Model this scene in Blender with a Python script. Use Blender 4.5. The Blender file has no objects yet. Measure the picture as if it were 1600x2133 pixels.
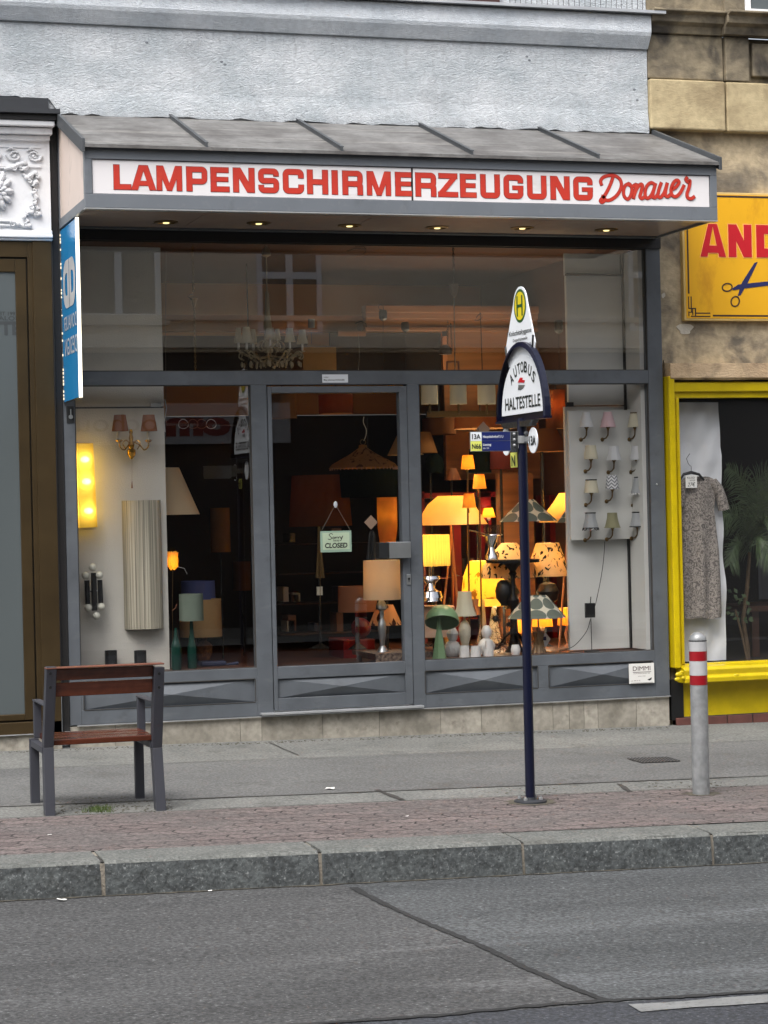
import bpy, bmesh, math, random
from mathutils import Vector, Matrix
from math import sin, cos, pi, radians
random.seed(7)
S = bpy.context.scene
COL = S.collection

# ------------------------------------------------------------------ camera
FPX, CX, CY = 4557.96, 800.0, 1066.5
yaw, pitch, roll = radians(17.38206), radians(0.083195), radians(1.302304)
CAM = Vector((0.0, -14.0975, 1.05005))
FW = Vector((sin(yaw)*cos(pitch), cos(yaw)*cos(pitch), sin(pitch)))
_rt = Vector((cos(yaw), -sin(yaw), 0.0)); _dn = FW.cross(_rt)
RT = _rt*cos(roll) + _dn*sin(roll)
DN = _dn*cos(roll) - _rt*sin(roll)
cd = bpy.data.cameras.new('camera'); cam = bpy.data.objects.new('camera', cd); COL.objects.link(cam)
cd.sensor_fit = 'HORIZONTAL'; cd.sensor_width = 36.0; cd.lens = FPX/1600*36.0
cd.clip_start = 0.1; cd.clip_end = 500
m = Matrix.Identity(4)
for i in range(3):
    m[i][0] = RT[i]; m[i][1] = -DN[i]; m[i][2] = -FW[i]; m[i][3] = CAM[i]
cam.matrix_world = m
S.camera = cam

# ------------------------------------------------------------------ world, sun, exposure
W = bpy.data.worlds.new('World'); S.world = W; W.use_nodes = True
nt = W.node_tree; nt.nodes.clear()
wo = nt.nodes.new('ShaderNodeOutputWorld'); bg = nt.nodes.new('ShaderNodeBackground'); sk = nt.nodes.new('ShaderNodeTexSky')
SUN_EL, SUN_AZ = radians(56), radians(222)       # azimuth measured from +Y clockwise
sk.sky_type = 'NISHITA'; sk.sun_disc = False; sk.sun_elevation = SUN_EL; sk.sun_rotation = SUN_AZ
sk.air_density = 1.0; sk.dust_density = 6.0; sk.ozone_density = 1.2
hs = nt.nodes.new('ShaderNodeHueSaturation'); hs.inputs['Saturation'].default_value = 0.42      # overcast: a greyer sky
nt.links.new(sk.outputs[0], hs.inputs['Color']); nt.links.new(hs.outputs[0], bg.inputs[0]); nt.links.new(bg.outputs[0], wo.inputs[0]); bg.inputs[1].default_value = 0.14
sl = bpy.data.lights.new('sun', 'SUN'); sl.energy = 0.9; sl.angle = radians(35); sl.color = (1.0, 0.975, 0.94)
so = bpy.data.objects.new('sun', sl); COL.objects.link(so)
sd = Vector((sin(SUN_AZ)*cos(SUN_EL), cos(SUN_AZ)*cos(SUN_EL), sin(SUN_EL)))
so.rotation_euler = sd.to_track_quat('Z', 'Y').to_euler(); so.location = sd*40
S.view_settings.view_transform = 'Standard'; S.view_settings.look = 'None'
S.view_settings.gamma = 1.0; S.view_settings.exposure = 0.98
S.cycles.use_denoising = True
S.cycles.max_bounces = 8; S.cycles.transparent_max_bounces = 12
S.cycles.sample_clamp_indirect = 6.0
S.cycles.caustics_reflective = False; S.cycles.caustics_refractive = False

# ------------------------------------------------------------------ measuring helpers (photo measurement -> real place at depth y)
def ray(u, v): return RT*((u-CX)/FPX) + DN*((v-CY)/FPX) + FW
def at(u, v, y):
    d = ray(u, v); return CAM + d*((y-CAM.y)/d.y)
def atx(u, v, x):
    d = ray(u, v); return CAM + d*((x-CAM.x)/d.x)
GA, GB, GC = -0.3685, -0.01636, 0.02             # pavement plane z = GA+GB*x+GC*y
def gz(x, y): return GA + GB*x + GC*y
def ground(u, v, off=0.0):
    d = ray(u, v); n = Vector((-GB, -GC, 1)); return CAM + d*((GA+off-n.dot(CAM))/n.dot(d))
def zof(x, y, v):
    k = (v-CY)/FPX; p = Vector((x, y, 0))-CAM
    a, b, c, e = DN.dot(p), DN.z, FW.dot(p), FW.z
    return (k*c-a)/(b-k*e)
def mpp(x, y): return FW.dot(Vector((x, y, CAM.z))-CAM)/FPX

# ------------------------------------------------------------------ materials
def lin(c):
    c = c/255.0
    return c/12.92 if c <= 0.04045 else ((c+0.055)/1.055)**2.4
def L(c): return (lin(c[0]), lin(c[1]), lin(c[2]), 1)
def ND(t, k, **kw):
    n = t.nodes.new(k)
    for a, b in kw.items(): setattr(n, a, b)
    return n
def base_mat(name):
    mt = bpy.data.materials.new(name); mt.use_nodes = True; t = mt.node_tree
    return mt, t, t.nodes['Principled BSDF']
def pm(name, rgb, rough=0.6, metal=0.0, var=0.12, scale=6.0, bump=0.0, bscale=80.0, rgb2=None, detail=4.0, spec=0.5, stretch=None, lo=0.3, hi=0.7, dist=0.0):
    mt, t, p = base_mat(name)
    tc = ND(t, 'ShaderNodeTexCoord'); mp = ND(t, 'ShaderNodeMapping')
    if stretch: mp.inputs['Scale'].default_value = stretch
    t.links.new(tc.outputs['Object'], mp.inputs[0])
    nz = ND(t, 'ShaderNodeTexNoise'); nz.inputs['Scale'].default_value = scale; nz.inputs['Detail'].default_value = detail; nz.inputs['Distortion'].default_value = dist
    t.links.new(mp.outputs[0], nz.inputs['Vector'])
    cr = ND(t, 'ShaderNodeValToRGB'); a = L(rgb)
    b = L(rgb2) if rgb2 else tuple(min(1, q*(1+var)) for q in a[:3])+(1,)
    a0 = a if rgb2 else tuple(q*(1-var) for q in a[:3])+(1,)
    cr.color_ramp.elements[0].color = a0; cr.color_ramp.elements[1].color = b
    cr.color_ramp.elements[0].position = lo; cr.color_ramp.elements[1].position = hi
    t.links.new(nz.outputs[0], cr.inputs[0]); t.links.new(cr.outputs[0], p.inputs['Base Color'])
    p.inputs['Roughness'].default_value = rough; p.inputs['Metallic'].default_value = metal
    p.inputs['Specular IOR Level'].default_value = spec
    if bump:
        n2 = ND(t, 'ShaderNodeTexNoise'); n2.inputs['Scale'].default_value = bscale; n2.inputs['Detail'].default_value = 5
        t.links.new(mp.outputs[0], n2.inputs['Vector'])
        bp = ND(t, 'ShaderNodeBump'); bp.inputs['Strength'].default_value = bump; bp.inputs['Distance'].default_value = 0.01
        t.links.new(n2.outputs[0], bp.inputs['Height']); t.links.new(bp.outputs[0], p.inputs['Normal'])
    return mt
def speckle(mt, scale, col, amount, stretch=None):
    """mineral speckles or small stains mixed over a material's base colour"""
    t = mt.node_tree; p = t.nodes['Principled BSDF']; src = p.inputs['Base Color'].links[0].from_socket
    tc = ND(t, 'ShaderNodeTexCoord'); mp = ND(t, 'ShaderNodeMapping')
    if stretch: mp.inputs['Scale'].default_value = stretch
    t.links.new(tc.outputs['Object'], mp.inputs[0])
    nz = ND(t, 'ShaderNodeTexNoise'); nz.inputs['Scale'].default_value = scale; nz.inputs['Detail'].default_value = 6; nz.inputs['Roughness'].default_value = 0.65
    t.links.new(mp.outputs[0], nz.inputs['Vector'])
    r = ND(t, 'ShaderNodeMapRange'); r.inputs[1].default_value = 0.56; r.inputs[2].default_value = 0.70; r.inputs[4].default_value = amount
    t.links.new(nz.outputs[0], r.inputs[0])
    mx = ND(t, 'ShaderNodeMixRGB'); mx.inputs[2].default_value = L(col)
    t.links.new(r.outputs[0], mx.inputs[0]); t.links.new(src, mx.inputs[1]); t.links.new(mx.outputs[0], p.inputs['Base Color'])
    return mt
def grain(mt, scale, amt, lo=.36, hi=.64):
    """fine mineral grain: multiplies the base colour"""
    t = mt.node_tree; p = t.nodes['Principled BSDF']; src = p.inputs['Base Color'].links[0].from_socket
    tc = ND(t, 'ShaderNodeTexCoord'); nz = ND(t, 'ShaderNodeTexNoise'); nz.inputs['Scale'].default_value = scale; nz.inputs['Detail'].default_value = 3
    t.links.new(tc.outputs['Object'], nz.inputs['Vector'])
    r = ND(t, 'ShaderNodeMapRange'); r.inputs[1].default_value = lo; r.inputs[2].default_value = hi; r.inputs[3].default_value = 1-amt; r.inputs[4].default_value = 1+amt
    t.links.new(nz.outputs[0], r.inputs[0])
    mx = ND(t, 'ShaderNodeMixRGB', blend_type='MULTIPLY'); mx.inputs[0].default_value = 1; t.links.new(src, mx.inputs[1]); t.links.new(r.outputs[0], mx.inputs[2]); t.links.new(mx.outputs[0], p.inputs['Base Color'])
    return mt
def plaster(name, rgb, rgb2, strength, scale=34, stain=None):
    mt, t, p = base_mat(name)
    tc = ND(t, 'ShaderNodeTexCoord')
    n1 = ND(t, 'ShaderNodeTexNoise'); n1.inputs['Scale'].default_value = 2.2; n1.inputs['Detail'].default_value = 7; n1.inputs['Roughness'].default_value = .62
    mpp_ = ND(t, 'ShaderNodeMapping'); mpp_.inputs['Scale'].default_value = (1, 1, 1.9)
    t.links.new(tc.outputs['Object'], mpp_.inputs[0])
    n2 = ND(t, 'ShaderNodeTexNoise'); n2.inputs['Scale'].default_value = scale; n2.inputs['Detail'].default_value = 4; n2.inputs['Distortion'].default_value = 1.2
    for n in (n1, n2): t.links.new(mpp_.outputs[0], n.inputs['Vector'])
    cr = ND(t, 'ShaderNodeValToRGB'); cr.color_ramp.elements[0].color = L(rgb); cr.color_ramp.elements[1].color = L(rgb2)
    cr.color_ramp.elements[0].position = .36; cr.color_ramp.elements[1].position = .62
    t.links.new(n1.outputs[0], cr.inputs[0]); out = cr.outputs[0]
    if stain:
        n3 = ND(t, 'ShaderNodeTexNoise'); n3.inputs['Scale'].default_value = 3.1; n3.inputs['Detail'].default_value = 9; n3.inputs['Distortion'].default_value = .8
        t.links.new(tc.outputs['Object'], n3.inputs['Vector'])
        r = ND(t, 'ShaderNodeMapRange'); r.inputs[1].default_value = .48; r.inputs[2].default_value = .66
        t.links.new(n3.outputs[0], r.inputs[0])
        mx = ND(t, 'ShaderNodeMixRGB'); mx.inputs[2].default_value = L(stain)
        t.links.new(r.outputs[0], mx.inputs[0]); t.links.new(out, mx.inputs[1]); out = mx.outputs[0]
    t.links.new(out, p.inputs['Base Color']); p.inputs['Roughness'].default_value = .9; p.inputs['Specular IOR Level'].default_value = .2
    bp = ND(t, 'ShaderNodeBump'); bp.inputs['Strength'].default_value = strength; bp.inputs['Distance'].default_value = 0.02
    t.links.new(n2.outputs[0], bp.inputs['Height']); t.links.new(bp.outputs[0], p.inputs['Normal'])
    return mt
def glass_mat(name, ior=1.9, tint=(1, 1, 1), rough=0.0, dust=0.0):
    mt = bpy.data.materials.new(name); mt.use_nodes = True; t = mt.node_tree; t.nodes.clear()
    o = ND(t, 'ShaderNodeOutputMaterial'); tr = ND(t, 'ShaderNodeBsdfTransparent'); gl = ND(t, 'ShaderNodeBsdfGlossy')
    f0 = ((ior-1)/(ior+1))**2; lw = ND(t, 'ShaderNodeLayerWeight'); lw.inputs[0].default_value = .5
    pw = ND(t, 'ShaderNodeMath', operation='POWER'); pw.inputs[1].default_value = 5; t.links.new(lw.outputs['Facing'], pw.inputs[0])
    fr = ND(t, 'ShaderNodeMath', operation='MULTIPLY_ADD'); fr.inputs[1].default_value = 1-f0; fr.inputs[2].default_value = f0; t.links.new(pw.outputs[0], fr.inputs[0]); mx = ND(t, 'ShaderNodeMixShader')
    tr.inputs[0].default_value = (*tint, 1); gl.inputs['Roughness'].default_value = rough
    t.links.new(fr.outputs[0], mx.inputs[0]); t.links.new(tr.outputs[0], mx.inputs[1]); t.links.new(gl.outputs[0], mx.inputs[2])
    last = mx
    if dust:
        df = ND(t, 'ShaderNodeBsdfDiffuse'); df.inputs[0].default_value = (.6, .62, .64, 1)
        m2 = ND(t, 'ShaderNodeMixShader'); m2.inputs[0].default_value = dust
        t.links.new(mx.outputs[0], m2.inputs[1]); t.links.new(df.outputs[0], m2.inputs[2]); last = m2
    t.links.new(last.outputs[0], o.inputs[0]); return mt
def shade_mat(name, rgb, tl=None, fac=0.5, var=0.08, pattern=None, prgb=(90, 100, 90), pscale=6.0):
    """lampshade cloth: diffuse outside, lets the bulb's light through"""
    mt = bpy.data.materials.new(name); mt.use_nodes = True; t = mt.node_tree; t.nodes.clear()
    o = ND(t, 'ShaderNodeOutputMaterial'); df = ND(t, 'ShaderNodeBsdfDiffuse'); tr = ND(t, 'ShaderNodeBsdfTranslucent'); mx = ND(t, 'ShaderNodeMixShader')
    mx.inputs[0].default_value = fac
    tc = ND(t, 'ShaderNodeTexCoord'); nz = ND(t, 'ShaderNodeTexNoise'); nz.inputs['Scale'].default_value = 14; nz.inputs['Detail'].default_value = 4
    t.links.new(tc.outputs['Object'], nz.inputs['Vector'])
    hv = ND(t, 'ShaderNodeMapRange'); hv.inputs[3].default_value = 1-var*2; hv.inputs[4].default_value = 1+var
    t.links.new(nz.outputs[0], hv.inputs[0])
    def colr(c):
        if pattern:
            mxp = ND(t, 'ShaderNodeMixRGB'); mxp.inputs[1].default_value = L(c); mxp.inputs[2].default_value = L(prgb); t.links.new(pat, mxp.inputs[0]); src = mxp.outputs[0]
        m2 = ND(t, 'ShaderNodeMixRGB', blend_type='MULTIPLY'); m2.inputs[0].default_value = 1
        if pattern: t.links.new(src, m2.inputs[1])
        else: m2.inputs[1].default_value = L(c)
        t.links.new(hv.outputs[0], m2.inputs[2]); return m2.outputs[0]
    if pattern == 'leaf':
        mpg = ND(t, 'ShaderNodeMapping'); mpg.inputs['Scale'].default_value = (1, 1, .55); mpg.inputs['Rotation'].default_value = (.5, .4, .9)
        t.links.new(tc.outputs['Object'], mpg.inputs[0])
        vo = ND(t, 'ShaderNodeTexNoise'); vo.inputs['Scale'].default_value = pscale; vo.inputs['Detail'].default_value = 2; vo.inputs['Distortion'].default_value = 1.3
        t.links.new(mpg.outputs[0], vo.inputs['Vector'])
        r = ND(t, 'ShaderNodeMapRange'); r.inputs[1].default_value = .585; r.inputs[2].default_value = .615; t.links.new(vo.outputs[0], r.inputs[0]); pat = r.outputs[0]
    elif pattern == 'dots':                       # big round leaves laid around a cone
        uvx = ND(t, 'ShaderNodeSeparateXYZ'); t.links.new(tc.outputs['UV'], uvx.inputs[0])
        def frac(sock, k, off):
            a = ND(t, 'ShaderNodeMath', operation='MULTIPLY_ADD'); a.inputs[1].default_value = k; a.inputs[2].default_value = off; t.links.new(sock, a.inputs[0])
            b = ND(t, 'ShaderNodeMath', operation='FRACT'); t.links.new(a.outputs[0], b.inputs[0])
            c = ND(t, 'ShaderNodeMath', operation='SUBTRACT'); c.inputs[1].default_value = .5; t.links.new(b.outputs[0], c.inputs[0]); return c.outputs[0]
        fx, fy = frac(uvx.outputs[0], pscale*2, 0), frac(uvx.outputs[1], 2.0, .2)
        cb = ND(t, 'ShaderNodeCombineXYZ'); t.links.new(fx, cb.inputs[0]); t.links.new(fy, cb.inputs[1])
        ln = ND(t, 'ShaderNodeVectorMath', operation='LENGTH'); t.links.new(cb.outputs[0], ln.inputs[0])
        r = ND(t, 'ShaderNodeMapRange'); r.inputs[1].default_value = .50; r.inputs[2].default_value = .475; t.links.new(ln.outputs['Value'], r.inputs[0]); pat = r.outputs[0]
    elif pattern == 'zigzag':
        uvx = ND(t, 'ShaderNodeSeparateXYZ'); t.links.new(tc.outputs['UV'], uvx.inputs[0])
        pp = ND(t, 'ShaderNodeMath', operation='PINGPONG'); pp.inputs[1].default_value = 1/12.0; t.links.new(uvx.outputs[0], pp.inputs[0])
        a = ND(t, 'ShaderNodeMath', operation='MULTIPLY_ADD'); a.inputs[1].default_value = 2.6; t.links.new(pp.outputs[0], a.inputs[0]); t.links.new(uvx.outputs[1], a.inputs[2])
        b = ND(t, 'ShaderNodeMath', operation='MULTIPLY'); b.inputs[1].default_value = 4.0; t.links.new(a.outputs[0], b.inputs[0])
        c = ND(t, 'ShaderNodeMath', operation='FRACT'); t.links.new(b.outputs[0], c.inputs[0])
        r = ND(t, 'ShaderNodeMath', operation='GREATER_THAN'); r.inputs[1].default_value = .5; t.links.new(c.outputs[0], r.inputs[0]); pat = r.outputs[0]
    t.links.new(colr(rgb), df.inputs[0]); t.links.new(colr(tl or rgb), tr.inputs[0])
    t.links.new(df.outputs[0], mx.inputs[1]); t.links.new(tr.outputs[0], mx.inputs[2]); t.links.new(mx.outputs[0], o.inputs[0]); return mt
def emit(name, rgb, s):
    mt = bpy.data.materials.new(name); mt.use_nodes = True; t = mt.node_tree; t.nodes.clear()
    o = ND(t, 'ShaderNodeOutputMaterial'); e = ND(t, 'ShaderNodeEmission'); e.inputs[0].default_value = L(rgb); e.inputs[1].default_value = s
    t.links.new(e.outputs[0], o.inputs[0]); return mt

M = {}
M['plaster'] = speckle(speckle(plaster('grey_plaster', (177, 185, 191), (204, 209, 214), .75, 52), 1.7, (164, 168, 173), .55, (1, 1, 2.2)), 9, (152, 156, 160), .35, (2.2, 1, .35))
M['plaster_smooth'] = plaster('grey_plaster_band', (198, 206, 214), (222, 228, 234), .6, 60)
M['beige'] = plaster('beige_render', (164, 149, 118), (190, 175, 140), .18, 30, (148, 133, 105))
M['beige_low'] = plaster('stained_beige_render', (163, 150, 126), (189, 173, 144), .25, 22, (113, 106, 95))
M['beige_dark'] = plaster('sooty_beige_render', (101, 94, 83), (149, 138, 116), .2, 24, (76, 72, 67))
M['patch'] = pm('bare_plaster_patch', (196, 190, 176), .9, bump=.5, bscale=50)
M['ledge_stone'] = plaster('ledge_stone', (186, 160, 128), (214, 190, 156), .5, 30, (112, 98, 84))
M['frame'] = speckle(speckle(pm('grey_frame_paint', (86, 91, 97), .45, var=.12, scale=3, bump=.05, bscale=20), 9, (68, 72, 76), .45), 5, (112, 115, 117), .3, (1, 1, 3))
M['frame_dark'] = pm('dark_shade_paint', (24, 23, 24), .5)
M['fascia'] = speckle(speckle(pm('grey_fascia_paint', (106, 112, 119), .45, var=.08, scale=2), 7, (82, 86, 90), .45, (1, 1, .4)), 20, (126, 128, 130), .3)
M['roof'] = speckle(speckle(speckle(pm('weathered_zinc', (86, 84, 83), .6, metal=.15, rgb2=(125, 125, 124), scale=3.2, detail=8, bump=.25, bscale=9), 5, (58, 56, 54), .85, (.5, 2.5, 1)), 2.2, (148, 146, 142), .7, (.25, 5, 3)), 26, (78, 75, 69), .6)
M['roof_dark'] = pm('zinc_seam', (78, 82, 86), .5, metal=.3)
M['signwhite'] = speckle(pm('white_sign_panel', (226, 224, 226), .35, var=.03, scale=2), 4, (186, 180, 176), .5, (.5, 1, 2))
M['signpink'] = speckle(pm('aged_white_side_panel', (214, 198, 188), .4, var=.06, scale=3), 6, (150, 140, 132), .6, (1, 1, .6))
M['red'] = speckle(pm('red_lettering', (190, 50, 34), .45, var=.05, scale=3), 5, (206, 82, 56), .5)
M['red_edge'] = pm('dark_red_letter_edge', (120, 50, 46), .5)
M['soffit'] = speckle(pm('soffit_panel', (158, 144, 136), .25, metal=.1, var=.10, scale=1.3), 2.2, (178, 168, 160), .5)
M['strip'] = pm('aluminium_strip', (200, 203, 206), .35, metal=.7)
M['gold'] = pm('brass', (190, 150, 70), .22, metal=1)
M['gold_dull'] = pm('dull_brass', (112, 90, 56), .4, metal=.85)
M['chrome'] = pm('chrome', (210, 210, 212), .1, metal=1, var=.02)
M['silver'] = pm('brushed_aluminium', (172, 176, 178), .35, metal=.85)
M['blue'] = pm('blue_acrylic', (30, 136, 196), .16, var=.05, scale=2)
M['signgrey'] = pm('grey_acrylic_letters', (196, 198, 200), .3)
M['ledwhite'] = emit('lit_sign_edge', (255, 246, 222), 1.6)
M['leddot'] = emit('lit_edge_dots', (255, 236, 200), .9)
M['navy'] = pm('navy_enamel', (7, 12, 37), .30, var=.1, scale=4, spec=.5)
M['navyface'] = pm('navy_black_enamel', (12, 13, 30), .35)
M['enamel'] = pm('white_enamel', (226, 231, 236), .3, var=.02)
M['black'] = pm('black_paint', (16, 17, 18), .45)
M['hyellow'] = pm('yellow_enamel', (218, 198, 36), .35, var=.03)
M['hgreen'] = pm('green_enamel', (40, 84, 44), .35, var=.03)
M['limeyellow'] = pm('pale_yellow_enamel', (216, 222, 110), .35, var=.03)
M['navyplate'] = pm('navy_plate', (22, 34, 92), .35)
M['marble'] = speckle(pm('limestone_plinth', (120, 116, 106), .6, rgb2=(154, 149, 138), scale=5, detail=9, dist=.6), 13, (98, 92, 82), .7)
M['marble2'] = speckle(pm('limestone_plinth_pale', (130, 126, 116), .6, rgb2=(162, 157, 146), scale=4, detail=9, dist=.6), 11, (104, 98, 88), .7)
M['joint'] = pm('dark_joint', (58, 56, 54), .9)
M['bronze'] = pm('bronze_frame', (73, 60, 39), .38, metal=.55, var=.1, scale=2)
M['frost'] = pm('frosted_film', (83, 90, 92), .30, var=.10, scale=.8)
M['letter_dark'] = pm('dark_film_letters', (58, 62, 64), .5)
M['stucco'] = speckle(pm('white_stucco', (226, 229, 233), .6, var=.03, scale=4, bump=.1, bscale=40), 8, (186, 188, 192), .4)
M['stuccog'] = speckle(pm('silvery_stucco', (206, 209, 213), .5, var=.06, scale=9), 14, (150, 150, 150), .5)
M['slate'] = pm('dark_flashing', (46, 49, 54), .5)
M['yellow'] = speckle(pm('yellow_gloss_paint', (201, 177, 12), .28, var=.05, scale=3), 5, (163, 138, 11), .6)
M['yellow_sign'] = speckle(pm('yellow_sign_enamel', (224, 167, 13), .5, var=.04, scale=4), 4, (195, 136, 9), .8, (1.2, 1, .5))
M['cream_edge'] = pm('cream_sign_edge', (208, 178, 112), .5)
M['crimson'] = pm('crimson_letters', (186, 17, 32), .45, var=.04)
M['peach'] = pm('peach_letter_outline', (238, 170, 96), .5)
M['navyink'] = pm('navy_sign_ink', (28, 34, 84), .5)
M['brownink'] = pm('brown_sign_ink', (58, 38, 30), .5)
M['redtile'] = pm('red_brick_tile', (96, 60, 54), .6, var=.2, scale=14)
M['wood'] = pm('mahogany_slats', (70, 35, 23), .2, rgb2=(98, 50, 31), scale=3, detail=8, stretch=(1, 12, 12), bump=.05, bscale=60)
M['wood_edge'] = pm('worn_slat_edge', (104, 60, 44), .6)
M['bench_metal'] = pm('bench_grey_metal', (56, 58, 66), .5, var=.05)
M['galv'] = speckle(pm('galvanised_post', (131, 135, 137), .42, metal=.35, rgb2=(154, 156, 158), scale=14, detail=6), 10, (90, 90, 90), .5, (1, 1, .35))
M['redband'] = pm('red_reflective_band', (139, 17, 28), .35, var=.08, scale=20)
M['whiteband'] = pm('white_reflective_band', (173, 174, 176), .4, var=.06, scale=16)
M['asphalt_walk'] = speckle(speckle(speckle(pm('pavement_asphalt', (86, 87, 87), .9, rgb2=(104, 105, 104), scale=1.4, detail=9, stretch=(.5, 1, 1), bump=.5, bscale=110), 70, (62, 62, 62), .85), 85, (134, 134, 133), .65, (1.1, .9, 1)), 2.6, (80, 80, 78), .7)
M['slab'] = speckle(speckle(speckle(pm('granite_slab_strip', (98, 100, 98), .85, rgb2=(116, 117, 114), scale=2.5, detail=9, bump=.5, bscale=90), 65, (72, 73, 72), .8), 80, (144, 145, 142), .6, (1.1, .9, 1)), 4, (84, 84, 81), .7)
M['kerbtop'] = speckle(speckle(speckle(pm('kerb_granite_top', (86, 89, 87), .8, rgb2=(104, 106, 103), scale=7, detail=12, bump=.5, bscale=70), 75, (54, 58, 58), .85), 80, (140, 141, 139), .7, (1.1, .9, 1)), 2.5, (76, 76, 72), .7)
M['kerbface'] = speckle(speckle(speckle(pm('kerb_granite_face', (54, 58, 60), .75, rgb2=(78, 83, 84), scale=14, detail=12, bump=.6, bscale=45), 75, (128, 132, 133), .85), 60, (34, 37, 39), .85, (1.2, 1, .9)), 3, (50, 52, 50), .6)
M['road'] = speckle(speckle(speckle(speckle(pm('road_asphalt', (59, 62, 64), .85, rgb2=(82, 85, 87), scale=1.6, detail=12, stretch=(.35, 1.3, 1), bump=.9, bscale=110), 70, (120, 124, 126), .9), 58, (38, 40, 42), .9, (1.1, .9, 1)), 1.3, (101, 104, 107), .8, (.22, 1.7, 1)), 28, (50, 53, 55), .6)
M['roadwarm'] = speckle(speckle(speckle(speckle(pm('roadwarm_asphalt', (59, 60, 61), .85, rgb2=(81, 82, 83), scale=1.6, detail=12, stretch=(.35, 1.3, 1), bump=.9, bscale=110), 70, (121, 122, 123), .9), 58, (38, 39, 40), .9, (1.1, .9, 1)), 1.3, (100, 101, 102), .8, (.22, 1.7, 1)), 28, (50, 51, 52), .6)
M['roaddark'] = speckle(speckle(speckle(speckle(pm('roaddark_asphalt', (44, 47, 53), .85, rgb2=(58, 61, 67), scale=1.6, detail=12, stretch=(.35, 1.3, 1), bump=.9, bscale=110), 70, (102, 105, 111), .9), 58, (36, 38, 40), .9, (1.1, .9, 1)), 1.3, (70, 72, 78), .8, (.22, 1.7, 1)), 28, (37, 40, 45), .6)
M['tar'] = pm('tar_joint', (40, 41, 42), .9, bump=.8, bscale=60)
M['roadpaint'] = speckle(speckle(pm('worn_road_paint', (122, 124, 124), .7, bump=.4, bscale=150), 20, (78, 80, 81), 1.0), 60, (90, 92, 92), .8)
M['grass'] = pm('grass_blades', (66, 84, 34), .7, var=.4, scale=30)
M['dirt'] = pm('kerb_dirt', (84, 80, 70), .95, bump=.6, bscale=120)
M['iron'] = pm('cast_iron', (84, 80, 74), .6, metal=.4, var=.2, scale=20)
M['paper'] = pm('white_paper', (224, 224, 220), .7, var=.02)
M['glass'] = glass_mat('shop_glass', 2.35)
M['glass_dusty'] = glass_mat('neighbour_glass', 1.6, dust=.02)
M['clearglass'] = glass_mat('clear_glassware', 1.7, (.82, .8, .76))
M['greenglass'] = pm('green_bottle_glass', (18, 54, 46), .12)
M['panelwhite'] = pm('white_display_panel', (206, 204, 196), .8, var=.04, scale=3, bump=.35, bscale=120)
M['boardwhite'] = pm('white_lamp_board', (206, 207, 203), .7, var=.03, scale=2)
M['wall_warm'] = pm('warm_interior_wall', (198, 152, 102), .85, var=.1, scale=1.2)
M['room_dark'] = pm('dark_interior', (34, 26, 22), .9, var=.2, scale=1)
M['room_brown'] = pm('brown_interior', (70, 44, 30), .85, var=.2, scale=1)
M['floorwood'] = pm('display_floor_wood', (74, 44, 30), .5, var=.2, scale=4)
M['redpaint'] = pm('red_lacquer', (110, 12, 14), .35, var=.12, scale=4)
M['woodpale'] = pm('pale_beech', (176, 116, 76), .55, var=.12, scale=8)
M['browncup'] = pm('grey_brown_cup', (90, 74, 60), .5)
M['white_gloss'] = pm('white_ceramic', (210, 210, 208), .3, var=.03)
M['globe'] = pm('pale_glass_globe', (206, 206, 194), .15, var=.03)
M['green_enam'] = pm('sage_green_enamel', (116, 146, 108), .35, var=.06, scale=5)
M['chand'] = pm('aged_cream_chandelier', (156, 144, 118), .35, var=.1)
M['cream_cer'] = pm('cream_ceramic', (188, 180, 160), .3, var=.05)
M['wicker'] = pm('wicker', (132, 84, 48), .7, rgb2=(70, 40, 24), scale=40, bump=1.0, bscale=90)
M['ribglass'] = pm('ribbed_amber_glass', (128, 104, 76), .2, metal=.3, var=.1)
M['leather'] = pm('brown_drum_cloth', (128, 88, 66), .7, var=.08)
M['rug'] = pm('patterned_rug', (54, 38, 36), .95, rgb2=(136, 120, 104), scale=45, detail=2)
M['smoke'] = pm('smoky_metal', (74, 76, 78), .25, metal=.7)
M['navybox'] = pm('navy_box', (34, 40, 66), .5)
M['cord'] = pm('grey_cord', (120, 112, 100), .6)
M['blackcord'] = pm('black_cord', (14, 14, 15), .6)
M['mint'] = pm('mint_sign_board', (166, 196, 176), .5, var=.04, scale=6)
M['mintpale'] = pm('pale_mint_sign_centre', (206, 226, 196), .5, var=.04, scale=6)
M['ink'] = pm('black_ink', (20, 28, 26), .6)
M['fabric'] = pm('white_cloth', (204, 207, 211), .9, var=.08, scale=3, bump=1.6, bscale=5)
M['palm'] = pm('palm_leaf', (66, 83, 53), .5, var=.35, scale=20)
M['palmstem'] = pm('palm_stem', (92, 74, 52), .8, var=.2, scale=20)
M['skirtcloth'] = pm('grey_curtain', (96, 98, 104), .9)
M['winwhite'] = pm('white_window_paint', (236, 238, 240), .5, var=.03)
M['windark'] = pm('curtained_window_pane', (140, 134, 122), .2)
M['winbrown'] = pm('dark_brown_window_frame', (66, 36, 32), .5)
M['opp'] = plaster('opposite_facade', (224, 214, 194), (236, 226, 206), .2, 20)
M['opp_low'] = pm('opposite_dark_ground_floor', (40, 38, 37), .7, var=.2, scale=1)
M['oppsign'] = pm('opposite_sign_board', (150, 152, 156), .6)
M['oppred'] = pm('opposite_sign_letters', (110, 24, 24), .6)
M['pink_soft'] = pm('rose_paper', (196, 164, 140), .7)
M['orangewood'] = pm('honey_wood', (156, 104, 60), .6, rgb2=(122, 80, 46), scale=3, stretch=(.3, 3, 6))
M['table_iron'] = pm('wrought_iron', (22, 20, 19), .5, metal=.5)
M['twig'] = pm('dry_twigs', (58, 34, 24), .9, var=.3, scale=20)
M['spr'] = pm('spot_reflector', (190, 170, 110), .25, metal=.9)
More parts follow.
